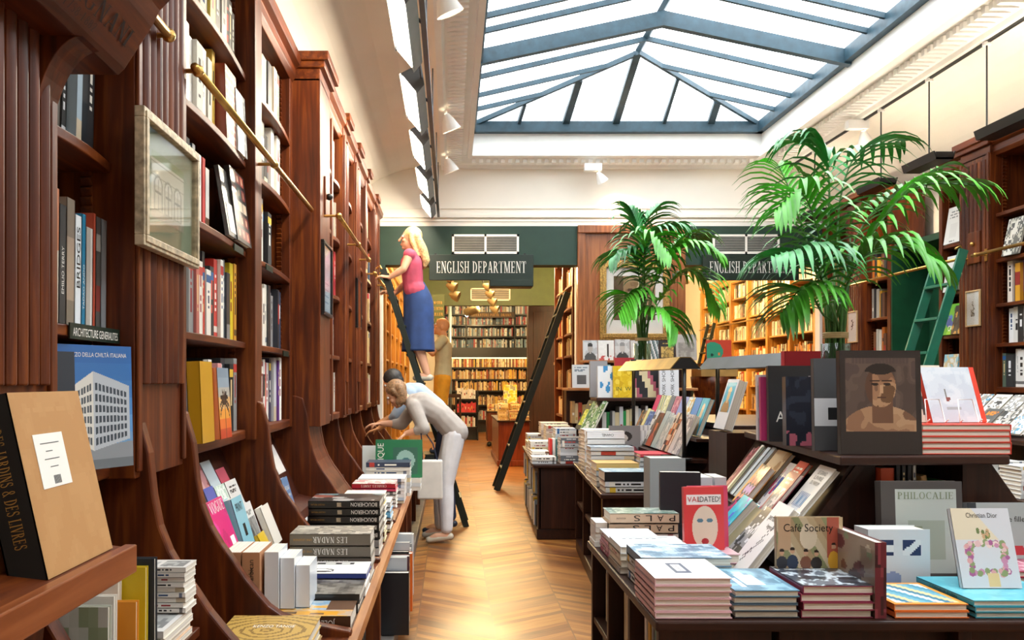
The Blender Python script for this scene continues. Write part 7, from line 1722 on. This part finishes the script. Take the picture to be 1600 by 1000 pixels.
MB().lathe(3.2, 10.55, [(.2, 0), (.22, .02), (.12, .1), (.1, .9), (.2, 1.2), (.26, 1.4), (.27, 1.5)], 24).build('pedestal', WL['z'], t, smooth=True)
MB().box(2.98, 3.42, 10.3, 10.72, 1.5, 1.62).build('book_block', plain('tan_box', '#b08a4a', .6), t, bevel=.005)
MB().box(3.0, 3.42, 10.3, 10.6, 1.62, 1.66).build('top', WL['x'], t)

# reading lamps over the islands
def island_lamp(p0, p1, z, zb, shade, label, posts):
    t = thing('reading_lamp', (p0[0], p0[1], zb), label, 'lamp')
    a, b = Vector((*p0, z)), Vector((*p1, z)); d = b - a; s = Vector((d.y, -d.x, 0)).normalized()
    mb = MB(); w0, w1, h = .035, .10, .075
    prof = [(-w1, -h), (-w0, 0), (w0, 0), (w1, -h), (w1 - .006, -h), (w0 - .004, -.006), (-w0 + .004, -.006), (-w1 + .006, -h)]
    vs = [q + s * u + Vector((0, 0, v)) for q in (a, b) for u, v in prof]; n = len(prof)
    mb.add(vs, [(i, (i + 1) % n, n + (i + 1) % n, n + i) for i in range(n)] + [tuple(range(n))[::-1], tuple(range(n, 2 * n))])
    mb.build('shade', shade, t, fix=True)
    for q in (a, b):
        e_ = (b - a).normalized() * .004
        MB().add([q - s * w1 - Vector((0, 0, h)), q - s * w0, q + s * w0, q + s * w1 - Vector((0, 0, h)), q + e_ - s * w1 - Vector((0, 0, h)), q + e_ - s * w0, q + e_ + s * w0, q + e_ + s * w1 - Vector((0, 0, h))], [(0, 1, 2, 3), (4, 5, 6, 7), (0, 1, 5, 4), (1, 2, 6, 5), (2, 3, 7, 6), (3, 0, 4, 7)]).build('end_cap', M['dark'], t)
    MB().tube([a + d * .06 - Vector((0, 0, .05)), a + d * .94 - Vector((0, 0, .05))], .012, 8).build('glowing_tube', M['reading_emit'], t)
    for f, zf in posts:
        q = a + d * f
        MB().tube([(q.x, q.y, zf), (q.x, q.y, z - .03)], .013, 10).build('post', M['dark'], t, smooth=True)
        MB().ball((q.x, q.y, z - .03), .022).build('knob', M['steel'], t, smooth=True)
        MB().lathe(q.x, q.y, [(.05, zf), (.05, zf + .012), (.015, zf + .015)], 16).build('base', M['dark'], t)
island_lamp((1.47, 5.42), (1.40, 6.75), 1.60, .95, M['bronze'], 'long brass-coloured reading lamp on two black posts over the second table', [(0.02, .95), (.93, .95)])
island_lamp((1.80, 4.45), (1.74, 5.75), 1.60, 1.16, M['grey'], 'long grey reading lamp shade just left of the red board book', [(.06, 1.178), (.93, 1.165)])
# plastic banded pile wrap omitted pieces: big stones on top of the riser
# ================================================================ palms
def frond_mesh(pts, n, ll, seed, droop=1.25, w=.020, start=.42):
    r = random.Random(seed); P = [Vector(p) for p in pts]
    def cr(t):                                   # smooth curve through the points
        k = len(P) - 1; s = min(t * k, k - 1e-6); i = int(s); f = s - i
        a, b, c, d = P[max(i - 1, 0)], P[i], P[i + 1], P[min(i + 2, k)]
        return 0.5 * ((2 * b) + (c - a) * f + (2 * a - 5 * b + 4 * c - d) * f * f + (3 * b - a - 3 * c + d) * f ** 3)
    mb = MB(); m = 26
    cen = [cr(i / m) for i in range(m + 1)]
    mb.tube(cen, [.0065 * (1 - .75 * i / m) + .001 for i in range(m + 1)], 6, m=1)
    for i in range(n):
        t = start + (1 - start) * (i + .5) / n
        p = cr(t); d = (cr(min(t + .02, 1)) - cr(max(t - .02, 0))).normalized()
        s = d.cross(Vector((0, 0, 1)));  s = s.normalized() if s.length > 1e-3 else Vector((0, 1, 0))
        q = (t - start) / (1 - start); L = ll * (math.sin(math.pi * min(.12 + q * .82, 1)) ** .6) * r.uniform(.88, 1.08)
        for sg in (-1, 1):
            dirv = (s * sg * (.95 - .35 * q) + d * (.35 + .55 * q) + Vector((0, 0, r.uniform(.2, .4)))).normalized()
            x = p.copy(); k = 6; row = []; st = L / k
            side = dirv.cross(Vector((0, 0, 1))).normalized()
            for j in range(k + 1):
                ww = w * (1 - (abs(j / k - .35) / .68) ** 2) * .5; ww = max(ww, .0008)
                fold = Vector((0, 0, ww * .45))
                row.append((x - side * ww + fold, x.copy(), x + side * ww + fold))
                dirv = (dirv + Vector((0, 0, -droop * st / L * (.5 + 2.2 * j / k)))).normalized(); x = x + dirv * st
            vs = [v for tr_ in row for v in tr_]; fs = []
            for j in range(k):
                a = j * 3; fs += [(a, a + 1, a + 4, a + 3), (a + 1, a + 2, a + 5, a + 4)]
            mb.add(vs, fs)
    return mb
def palm(label, bx, by, zb, ztie, fronds, ll, seed, rv=.065, w=.02):
    t = thing('potted_palm', (bx, by, zb), label, 'plant')
    MB().lathe(bx, by, [(rv * .9, zb), (rv, zb + .01), (rv, ztie - .03), (rv * .97, ztie - .03), (rv * .9, zb + .02)], 24).build('vase', glass_mat('vase_glass', (.8, .92, .85), .05), t, smooth=True)
    rr = random.Random(seed)
    for i in range(3): MB().tube([(bx + rv * .8 * math.cos(a), by + rv * .8 * math.sin(a), ztie + .009 * i) for a in [k * 2 * math.pi / 16 for k in range(17)]], .006, 6).build('twine', M['twine'], t)
    for i, (pp, dz) in enumerate(fronds):
        pts = [Vector((bx + rr.uniform(-.03, .03), by + rr.uniform(-.03, .03), zb + .02)), Vector((bx + rr.uniform(-.035, .035), by + rr.uniform(-.035, .035), ztie))]
        k = len(pp)
        for j, (px, py) in enumerate(pp): pts.append(at(px, py, by + dz * (j + 1) / k))
        frond_mesh(pts, 18, ll, seed * 31 + i, w=w).build('frond', [M['leaf'] if i % 3 else M['leafd'], M['stem']], t, smooth=True)
    for i in range(9):                           # bare stems between the leaf stalks
        a = i * .7; MB().tube([(bx + .03 * math.cos(a), by + .03 * math.sin(a), zb + .02), (bx + .035 * math.cos(a), by + .035 * math.sin(a), ztie), (bx + .07 * math.cos(a), by + .07 * math.sin(a), ztie + rr.uniform(.25, .5))], [.008, .008, .004], 6).build('stem', M['stem'], t, smooth=True)
    return t
RP = [([(1290, 420), (1296, 300), (1285, 235), (1240, 222)], .1), ([(1330, 420), (1385, 335), (1440, 290), (1528, 290)], -.25), ([(1290, 430), (1275, 350), (1250, 300), (1215, 330)], -.2),
      ([(1288, 455), (1275, 410), (1250, 392), (1208, 402)], -.45), ([(1318, 460), (1345, 405), (1400, 380), (1462, 412)], -.4), ([(1285, 490), (1268, 462), (1248, 455), (1222, 490)], -.2),
      ([(1308, 400), (1315, 300), (1345, 235), (1410, 222)], .35),
      ([(1280, 440), (1255, 360), (1235, 300), (1218, 260)], .4),
      ([(1315, 430), (1350, 350), (1400, 300), (1470, 262)], .4)]
palm('tall kentia palm with long arching fronds behind the dark portrait book', 1.815, 4.08, 1.18, 1.655, RP, .34, 3, w=.030)
LP = [([(1006, 460), (1010, 390), (1030, 362), (1062, 352)], -.1), ([(1022, 450), (1050, 400), (1085, 383), (1122, 398)], -.3), ([(1025, 480), (1060, 430), (1095, 430), (1122, 480)], .1), ([(1000, 450), (992, 405), (975, 395), (958, 404)], -.2),
      ([(1000, 490), (990, 465), (980, 462), (968, 490)], -.3), ([(1015, 500), (1025, 485), (1042, 492), (1056, 515)], -.3), ([(1006, 450), (1002, 390), (994, 350), (985, 328)], .2), ([(1008, 450), (1006, 400), (1020, 370), (1045, 400)], -.5),
      ([(1012, 460), (1035, 410), (1070, 370), (1105, 372)], .3), ([(1004, 440), (1000, 380), (1010, 345), (1030, 322)], .3)]
palm('smaller kentia palm in front of the gilt-framed print on the pier', 1.80, 8.14, 1.36, 1.83, LP, .42, 8, rv=.08, w=.045)
pst = thing('plant_stand', (1.8, 8.15, 0), 'dark column stand under the smaller palm', 'stand')
MB().box(1.68, 1.92, 8.02, 8.26, 0, 1.36).build('block', WT['x'], pst)

# ================================================================ ladders
def ladder(label, top, foot, dy, mat, n, wd=.022, dp=.06):
    """two stiles dy apart in depth, n treads"""
    t = thing('library_ladder', foot, label, 'ladder')
    a, b = Vector(foot), Vector(top); d = (b - a).normalized(); s = Vector((0, 1, 0)) * (1 if dy > 0 else -1); q = d.cross(s).normalized()
    for k in (0, abs(dy)):
        MB().obox(a + s * k - q * dp / 2, d * (b - a).length, s * wd, q * dp).build('stile', mat, t, bevel=.003, fix=True)
    L = (b - a).length
    for i in range(1, n + 1):
        p = a + d * L * i / (n + 1)
        MB().box(p.x - .045, p.x + .045, min(p.y, p.y + dy) + .01, max(p.y, p.y + dy) + .01, p.z - .011, p.z + .011).build('tread', mat, t, bevel=.002)
    for k in (0, abs(dy)):
        p = b + s * k
        MB().tube([p + Vector((.0, .01, -.03)), p + Vector((-.03, .01, .03)), p + Vector((-.07, .01, .0))], .009, 8).build('hook', M['brass'], t, smooth=True)
    return t
ladder('dark green leaning ladder that the fair-haired woman climbs', (-.675, 8.55, 2.56), (.15, 8.55, 0), .40, M['dgreen'], 8)
ladder('black ladder seen edge-on leaning across the aisle to the right', (1.54, 11.4, 2.62), (.60, 11.4, 0), .42, M['dgreen'], 8, .022, .085)
ladder('bright green ladder leaning on the right-hand bookcase', (4.17, 7.02, 2.52), (3.40, 7.02, 0), .36, M['lgreen'], 8, .022, .075)
ladder('dark ladder seen behind the smaller palm in the far room', (5.0, 16.4, 2.55), (4.4, 16.4, 0), .4, M['dgreen'], 8)

# ================================================================ people
def chain(mb, pts, rs, n=12):
    pts = [Vector(p) for p in pts]
    for p, r in zip(pts, rs): mb.ball(p, r, nu=n, nv=8)
    for i in range(len(pts) - 1):
        if (pts[i + 1] - pts[i]).length > 1e-4: mb.tube([pts[i], pts[i + 1]], [rs[i], rs[i + 1]], n)
def fused(mb, name, mat, parent, vox, smooth=3):
    o = mb.build(name, mat, parent, smooth=True)
    m = o.modifiers.new('fuse', 'REMESH'); m.mode = 'VOXEL'; m.voxel_size = vox; m.use_smooth_shade = True
    s = o.modifiers.new('relax', 'SMOOTH'); s.factor = .5; s.iterations = smooth
    return o
def hand(mb, wr, d, pn, curl=.5, side=1):
    """wr wrist, d direction of the fingers, pn palm normal, side: which side the thumb leaves"""
    wr, d, pn = Vector(wr), Vector(d).normalized(), Vector(pn); pn = (pn - d * pn.dot(d)).normalized(); s = d.cross(pn).normalized() * side
    for k in (-.028, -.01, .01, .026): chain(mb, [wr + d * .01 + s * k * .6, wr + d * .088 + s * k], [.013, .0115], 8)
    for k, L in ((.030, .066), (.011, .075), (-.009, .070), (-.028, .055)):
        p = wr + d * .085 + s * k; dd = d.copy(); pts = [p]; 
        for j, f in enumerate((.42, .32, .26)):
            dd = (dd + pn * curl * (.5 + .35 * j)).normalized(); p = p + dd * L * f; pts.append(p)
        chain(mb, pts, [.0095, .0088, .0080, .0068], 8)
    p = wr + d * .025 + s * .028; chain(mb, [p, p + (d * .5 + s * .8).normalized() * .035, p + (d * .5 + s * .8).normalized() * .035 + (d * .8 + s * .25 + pn * .4).normalized() * .03, p + (d * .5 + s * .8).normalized() * .035 + (d * .8 + s * .1 + pn * .7).normalized() * .052], [.013, .011, .0095, .008], 8)
def head_mesh(mb, c, f, up):
    """skull, jaw, nose, ears, lips, eye sockets; f the way the face looks"""
    f = Vector(f).normalized(); up = Vector(up); up = (up - f * up.dot(f)).normalized(); s = up.cross(f)
    R3 = Matrix((s, f, up)).transposed(); c = Vector(c)
    mb.ball(c + up * .02 - f * .01, 1, (.074, .092, .092), mat=R3, nu=18, nv=12)
    mb.ball(c - up * .045 + f * .022, 1, (.056, .064, .066), mat=R3, nu=16, nv=10)
    mb.ball(c - up * .098 + f * .055, 1, (.024, .022, .018), mat=R3)
    chain(mb, [c + up * .012 + f * .085, c - up * .028 + f * .108], [.009, .013], 8)
    for k in (-1, 1):
        mb.ball(c + s * k * .074 - f * .012 - up * .012, 1, (.010, .020, .031), mat=R3)
        mb.ball(c + s * k * .03 + f * .078 + up * .028, 1, (.02, .010, .006), mat=R3)
        mb.ball(c + s * k * .04 + f * .062 - up * .03, 1, (.018, .018, .018), mat=R3)
    mb.ball(c - up * .062 + f * .083, 1, (.022, .010, .006), mat=R3); mb.ball(c - up * .073 + f * .081, 1, (.019, .010, .006), mat=R3)
    return s, f, up
def person(label, J, skin, f, head_f, head_up, hands, skirt=None, scale=1.0):
    t = thing('person', (J['pelvis'][0], J['pelvis'][1], min(J['toeL'][2], J['toeR'][2])), label, 'person')
    V = {k: Vector(v) for k, v in J.items()}; mb = MB()
    sd = (V['shL'] - V['shR']).normalized(); hd_ = (V['hipL'] - V['hipR']).normalized()
    for k in (-.07, 0, .07):
        chain(mb, [V['pelvis'] + hd_ * k, V['waist'] + sd * k * .8, V['chest'] + sd * k * 1.15], [.095, .088, .10])
    chain(mb, [V['shL'], V['chest'] + (V['neck'] - V['chest']) * .6, V['shR']], [.055, .07, .055])
    chain(mb, [V['neck'], V['neck'] * .35 + V['head'] * .65], [.052, .05])
    s, ff, up = head_mesh(mb, V['head'], head_f, head_up)
    for q in 'LR':
        chain(mb, [V['sh' + q], V['el' + q], V['el' + q] + (V['wr' + q] - V['el' + q]) * .35, V['wr' + q]], [.05, .036, .037, .024])
        chain(mb, [V['hip' + q], V['kn' + q], V['kn' + q] + (V['an' + q] - V['kn' + q]) * .35, V['an' + q]], [.085, .054, .056, .034])
        chain(mb, [V['an' + q] + Vector((0, 0, -.035)), V['an' + q] * .4 + V['toe' + q] * .6, V['toe' + q]], [.034, .032, .024])
        d, pn, cu, sg = hands[q]; hand(mb, V['wr' + q], d, pn, cu, sg)
    fused(mb, 'body', skin, t, .0055)
    for k in (-1, 1):                            # eyes set in the sockets
        e = V['head'] + s * k * .03 + ff * .078 + up * .014
        m = MB().ball(e, .0115).build('eye', M['white'], t, smooth=True)
        MB().ball(e + ff * .0075, .006).build('iris', M['darkh'], m, smooth=True)
    MB().ball(V['head'] - up * .067 + ff * .0885, 1, (.021, .006, .005), mat=Matrix((s, ff, up)).transposed()).build('lips', plain('lip_tone', '#a85a50', .5), t, smooth=True)
    return t, V, (s, ff, up)
def torso_cloth(V, t, mat, sleeve, grow=.018, hem=0.0, name='shirt'):
    mb = MB(); sd = (V['shL'] - V['shR']).normalized(); hd_ = (V['hipL'] - V['hipR']).normalized()
    low = V['pelvis'] + (V['pelvis'] - V['waist']).normalized() * hem
    for k in (-.075, 0, .075):
        chain(mb, [low + hd_ * k, V['waist'] + sd * k * .85, V['chest'] + sd * k * 1.15], [.102 + grow * .5, .092 + grow * .6, .106 + grow * .4])
    chain(mb, [V['shL'], V['chest'] + (V['neck'] - V['chest']) * .55, V['shR']], [.058 + grow * .4, .076 + grow * .3, .058 + grow * .4])
    for q in 'LR':
        if sleeve > 0:
            e = V['sh' + q] + (V['el' + q] - V['sh' + q]) * min(sleeve, 1)
            pts, rs = [V['sh' + q], e], [.058 + grow * .4, .044 + grow * .6]
            if sleeve > 1: pts.append(V['el' + q] + (V['wr' + q] - V['el' + q]) * (sleeve - 1)); rs.append(.036 + grow * .4)
            chain(mb, pts, rs)
    return fused(mb, name, mat, t, .010, 4)
def trousers(V, t, mat, grow=.012):
    mb = MB(); hd_ = (V['hipL'] - V['hipR']).normalized()
    for k in (-.07, 0, .07): chain(mb, [V['pelvis'] * .6 + V['waist'] * .4 + hd_ * k * .9, V['pelvis'] + hd_ * k], [.096 + grow * .6, .102 + grow * .6])
    for q in 'LR':
        lo = V['an' + q] + (V['kn' + q] - V['an' + q]) * .08
        chain(mb, [V['hip' + q], V['kn' + q], V['kn' + q] * .55 + lo * .45, lo], [.092 + grow, .062 + grow, .06 + grow, .045 + grow])
    return fused(mb, 'trousers', mat, t, .010, 4)
def shoes(V, t, mat):
    for q in 'LR':
        mb = MB(); a = V['an' + q] + Vector((0, 0, -.042)); b = V['toe' + q]
        back = (a - b); back.z = 0; back.normalize()
        chain(mb, [a + back * .03, a * .5 + b * .5, b], [.034, .036, .028]); fused(mb, 'shoe', mat, t, .006, 2)
def hair_long(V, ax, t, mat, length, fall):
    s, f, up = ax; mb = MB(); c = V['head']; R3 = Matrix((s, f, up)).transposed()
    mb.ball(c + up * .035 - f * .025, 1, (.088, .098, .096), mat=R3, nu=18, nv=12)
    for k in (-.065, -.035, 0, .035, .065):
        p = c - f * .06 + s * k + up * .02
        chain(mb, [p, p + fall * length * .45 - f * .03, p + fall * length * .8 - f * .035, p + fall * length - f * .01], [.045, .048, .042, .02])
    for k in (-1, 1): chain(mb, [c + s * k * .07 + up * .04, c + s * k * .082 - up * .04 - f * .02, c + s * k * .08 + fall * length * .6 - f * .03], [.028, .026, .018])
    return fused(mb, 'hair', mat, t, .007, 2)
def hair_short(V, ax, t, mat):
    s, f, up = ax; mb = MB(); c = V['head']; R3 = Matrix((s, f, up)).transposed()
    mb.ball(c + up * .032 - f * .02, 1, (.084, .096, .094), mat=R3, nu=18, nv=12); mb.ball(c - f * .055 - up * .01, 1, (.072, .05, .07), mat=R3)
    return fused(mb, 'hair', mat, t, .007, 2)
F = Vector((-1, 0, 0)); D = Vector((0, 0, -1))
# woman on the ladder
J = dict(head=(-.415, 8.74, 2.885), neck=(-.40, 8.74, 2.76), chest=(-.40, 8.74, 2.62), waist=(-.385, 8.74, 2.42), pelvis=(-.335, 8.75, 2.28),
         shR=(-.415, 8.57, 2.70), elR=(-.47, 8.50, 2.55), wrR=(-.605, 8.52, 2.47), shL=(-.415, 8.91, 2.70), elL=(-.47, 8.97, 2.46), wrL=(-.59, 8.95, 2.35),
         hipR=(-.33, 8.66, 2.27), knR=(-.36, 8.64, 1.88), anR=(-.245, 8.65, 1.525), toeR=(-.36, 8.65, 1.478), hipL=(-.33, 8.84, 2.27), knL=(-.36, 8.86, 1.88), anL=(-.245, 8.85, 1.525), toeL=(-.36, 8.85, 1.478))
t, V, ax = person('woman with long fair hair climbing the ladder in a pink top and blue skirt', J, M['skin'], F, (-1, -.1, .1), (0, 0, 1), {'R': ((-.95, .1, .15), (0, .3, -1), .55, -1), 'L': ((-.95, 0, .2), (0, -.3, -1), .55, 1)})
torso_cloth(V, t, M['pink'], 0, .016, hem=-.09, name='top')
hair_long(V, ax, t, M['blond'], .30, (Vector((.25, 0, -1))).normalized())
mb = MB()
for z, rx, ry, cx in ((2.44, .105, .15, -.38), (2.36, .125, .175, -.355), (2.27, .15, .195, -.335), (2.1, .155, .2, -.335), (1.9, .16, .21, -.335), (1.73, .165, .225, -.33)):
    pass
prof = [(2.45, .105, .145, -.382), (2.36, .13, .17, -.355), (2.27, .15, .19, -.33), (2.1, .15, .195, -.33), (1.92, .155, .20, -.335), (1.74, .165, .215, -.335)]
n = 40; vs = []
for z, rx, ry, cx in prof:
    for j in range(n):
        a = 2 * math.pi * j / n; k = 1 + .035 * math.sin(a * 9) * (2.45 - z) / .7
        vs.append((cx + rx * k * math.cos(a), 8.75 + ry * k * math.sin(a), z))
fs = [(i * n + j, i * n + (j + 1) % n, (i + 1) * n + (j + 1) % n, (i + 1) * n + j) for i in range(len(prof) - 1) for j in range(n)]
mb.add(vs, fs)
o = mb.build('skirt', M['skirt'], t, smooth=True); so = o.modifiers.new('thick', 'SOLIDIFY'); so.thickness = .004; su = o.modifiers.new('sub', 'SUBSURF'); su.levels = 1; su.render_levels = 1
shoes(V, t, M['shoe'])
# woman bending over the counter
J = dict(head=(-.50, 7.84, 1.33), neck=(-.39, 7.84, 1.27), chest=(-.27, 7.84, 1.235), waist=(-.10, 7.84, 1.14), pelvis=(.03, 7.84, 1.0),
         shR=(-.33, 7.66, 1.22), elR=(-.24, 7.58, 1.03), wrR=(-.40, 7.62, .985), shL=(-.33, 8.02, 1.22), elL=(-.46, 7.98, 1.05), wrL=(-.64, 7.92, 1.06),
         hipR=(.03, 7.75, .97), knR=(-.05, 7.74, .52), anR=(-.04, 7.73, .10), toeR=(-.20, 7.72, .03), hipL=(.03, 7.93, .97), knL=(-.09, 7.95, .52), anL=(-.10, 7.97, .10), toeL=(-.245, 7.97, .03))
t, V, ax = person('woman in a pale grey shirt and white trousers bending over the counter', J, M['skin'], F, (-.85, 0, -.6), (-.55, 0, .85), {'R': ((-.75, 0, -.6), (-.4, 0, -.9), .35, 1), 'L': ((-.9, 0, -.1), (0, 0, -1), .4, 1)})
torso_cloth(V, t, M['shirtw'], 1.35, .024, hem=.02); trousers(V, t, M['trousw']); shoes(V, t, M['shoe'])
hair_long(V, ax, t, M['brownh'], .16, Vector((-.1, 0, -1)).normalized())
b = thing('tote_bag', (-.18, 7.5, .4), 'white tote bag hanging from the bending woman\'s forearm', 'bag')
MB().prism([(-.295, .42), (-.07, .42), (-.075, .76), (-.29, .76)], 'y', 7.49, 7.60).build('body', M['bag'], b, bevel=.015, fix=True)
MB().tube([(-.25, 7.545, .755), (-.26, 7.545, .95), (-.27, 7.56, 1.07), (-.27, 7.60, 1.085), (-.25, 7.64, 1.06), (-.22, 7.62, .98), (-.16, 7.56, .90), (-.12, 7.545, .755)], .006, 6).build('handle', M['trousd'], b, smooth=True)
# man bending behind her
J = dict(head=(-.56, 8.32, 1.44), neck=(-.45, 8.32, 1.38), chest=(-.33, 8.32, 1.32), waist=(-.15, 8.32, 1.18), pelvis=(-.03, 8.32, 1.0),
         shR=(-.39, 8.14, 1.33), elR=(-.52, 8.12, 1.12), wrR=(-.68, 8.16, 1.00), shL=(-.39, 8.50, 1.33), elL=(-.52, 8.44, 1.12), wrL=(-.70, 8.36, 1.04),
         hipR=(-.03, 8.23, .97), knR=(-.12, 8.22, .52), anR=(-.08, 8.22, .10), toeR=(-.25, 8.21, .03), hipL=(-.03, 8.41, .97), knL=(-.06, 8.42, .52), anL=(-.0, 8.43, .10), toeL=(-.17, 8.43, .03))
t, V, ax = person('dark-haired man in a light blue shirt bending beside the ladder', J, M['skint'], F, (-.85, 0, -.6), (-.55, 0, .85), {'R': ((-.9, .1, -.3), (0, 0, -1), .4, -1), 'L': ((-.9, -.1, -.2), (0, 0, -1), .4, 1)})
torso_cloth(V, t, M['shirtb'], 1.2, .022, hem=.0); trousers(V, t, M['trousd']); shoes(V, t, M['shoed']); hair_short(V, ax, t, M['darkh'])
# bald man on a step stool
J = dict(head=(-.125, 11.0, 2.14), neck=(-.10, 11.0, 2.01), chest=(-.10, 11.0, 1.87), waist=(-.10, 11.0, 1.67), pelvis=(-.11, 11.0, 1.50),
         shR=(-.11, 10.80, 1.96), elR=(-.24, 10.76, 1.80), wrR=(-.42, 10.84, 1.95), shL=(-.11, 11.20, 1.96), elL=(-.24, 11.22, 1.80), wrL=(-.42, 11.12, 1.97),
         hipR=(-.11, 10.91, 1.47), knR=(-.15, 10.90, 1.03), anR=(-.10, 10.90, .62), toeR=(-.25, 10.90, .565), hipL=(-.11, 11.09, 1.47), knL=(-.15, 11.10, 1.03), anL=(-.10, 11.10, .62), toeL=(-.25, 11.10, .565))
t, V, ax = person('bald man in a beige t-shirt and mustard trousers looking up at shelves', J, M['skint'], F, (-.95, 0, .25), (.25, 0, 1), {'R': ((-.9, .1, .4), (0, 1, -.2), .5, -1), 'L': ((-.9, -.1, .4), (0, -1, -.2), .5, 1)})
torso_cloth(V, t, M['beige'], .55, .022, hem=.02, name='t_shirt'); trousers(V, t, M['mustard'], .02); shoes(V, t, M['shoed'])
st = thing('step_stool', (-.15, 11, 0), 'dark step stool under the bald man in mustard trousers', 'stool')
MB().box(-.36, .03, 10.75, 11.25, .50, .535).build('tread', M['dgreen'], st, bevel=.004)
for y in (10.75, 11.22):
    MB().prism([(-.36, 0), (-.28, 0), (-.24, .42), (-.09, .42), (-.05, 0), (.03, 0), (0, .5), (-.33, .5)], 'y', y, y + .03).build('side_panel', M['dgreen'], st, bevel=.003, fix=True)

# ================================================================ keep the books that show largest as books; the rest join the far rows
def finish_books(limit=330):
    bpy.context.view_layer.update(); dg = bpy.context.evaluated_depsgraph_get(); org = Vector((0, 0, 1.45)); sc = []
    kids = {}
    for o in COL.objects:
        if o.parent: kids.setdefault(o.parent.name, []).append(o)
    for e in [o for o in COL.objects if o.type == 'EMPTY' and o.get('category') in ('book', 'magazine', 'book box') or (o.type == 'EMPTY' and o.name.startswith('paperback'))]:
        cv = [k for k in kids.get(e.name, []) if k.name.startswith('cover') and not k.name.startswith(('cover_t', 'cover_p'))][0]
        vs = cv.data.vertices; mx = [max(v.co[i] for v in vs) for i in range(3)]; mw = e.matrix_world
        P = [mw @ Vector((mx[0] * a, mx[1] * b, mx[2] * c)) for a in (0, 1) for b in (0, 1) for c in (0, 1)]
        if any(p.y < .3 for p in P): continue
        X = [705 + p.x / p.y * 1350 for p in P]; Y = [595 - (p.z - 1.45) / p.y * 1350 for p in P]
        a = max(0, min(max(X), 1600) - max(min(X), 0)) * max(0, min(max(Y), 1000) - max(min(Y), 0))
        ids = {k.name for k in kids[e.name]}; hit = n = 0
        for fa in (.03, .5, .97):
            for fb in (.06, .35, .65, .94):
                for q in (Vector((mx[0] * fa, mx[1] * fb, mx[2])), Vector((0, mx[1] * fb, mx[2] * fa)), Vector((mx[0] * fa, 0 if fb < .5 else mx[1], mx[2] * fb))):
                    p = mw @ q; px, py = 705 + p.x / p.y * 1350, 595 - (p.z - 1.45) / p.y * 1350; n += 1
                    if not (0 <= px <= 1600 and 0 <= py <= 1000): continue
                    d = p - org
                    ok, loc, nr, fi, ob, mt = SC.ray_cast(dg, org, d.normalized(), distance=d.length + .01)
                    if ok and ob.name in ids: hit += 1
        sc.append((a * hit / n, e))
    sc.sort(key=lambda q: -q[0]); nk = 0; rm = []
    for s_, e in sc:
        if e.name.split('.')[0] != 'book':
            if s_ > 0: continue
        elif s_ > 0 and nk < limit: nk += 1; continue
        for o in kids[e.name]:
            mwk = o.matrix_world; me = o.data; at_ = me.color_attributes.get('Col'); b = len(STUFF.v)
            STUFF.v += [tuple(mwk @ v.co) for v in me.vertices]
            base = {'pages': tuple(C('#e6dfd0'))}.get(o.name.split('.')[0], tuple(C('#2a2522')))
            for p in me.polygons:
                STUFF.f.append(tuple(b + i for i in p.vertices)); STUFF.m.append(0)
                STUFF.c.append(tuple(at_.data[p.loop_start].color[:3]) if at_ else base)
            rm.append(o)
        rm.append(e)
    bpy.data.batch_remove(rm)
    print('BOOKS KEPT', nk, 'of', len(sc))
    o = STUFF.build('books', PRINT)
    tag(o, 'rows and piles of smaller books filling the shelves and tables throughout the shop', 'books', kind='stuff')
finish_books()
for o in COL.objects:
    l = o.get('label')
    if l and len(l.split()) > 16: print('LONG', o.name, l)
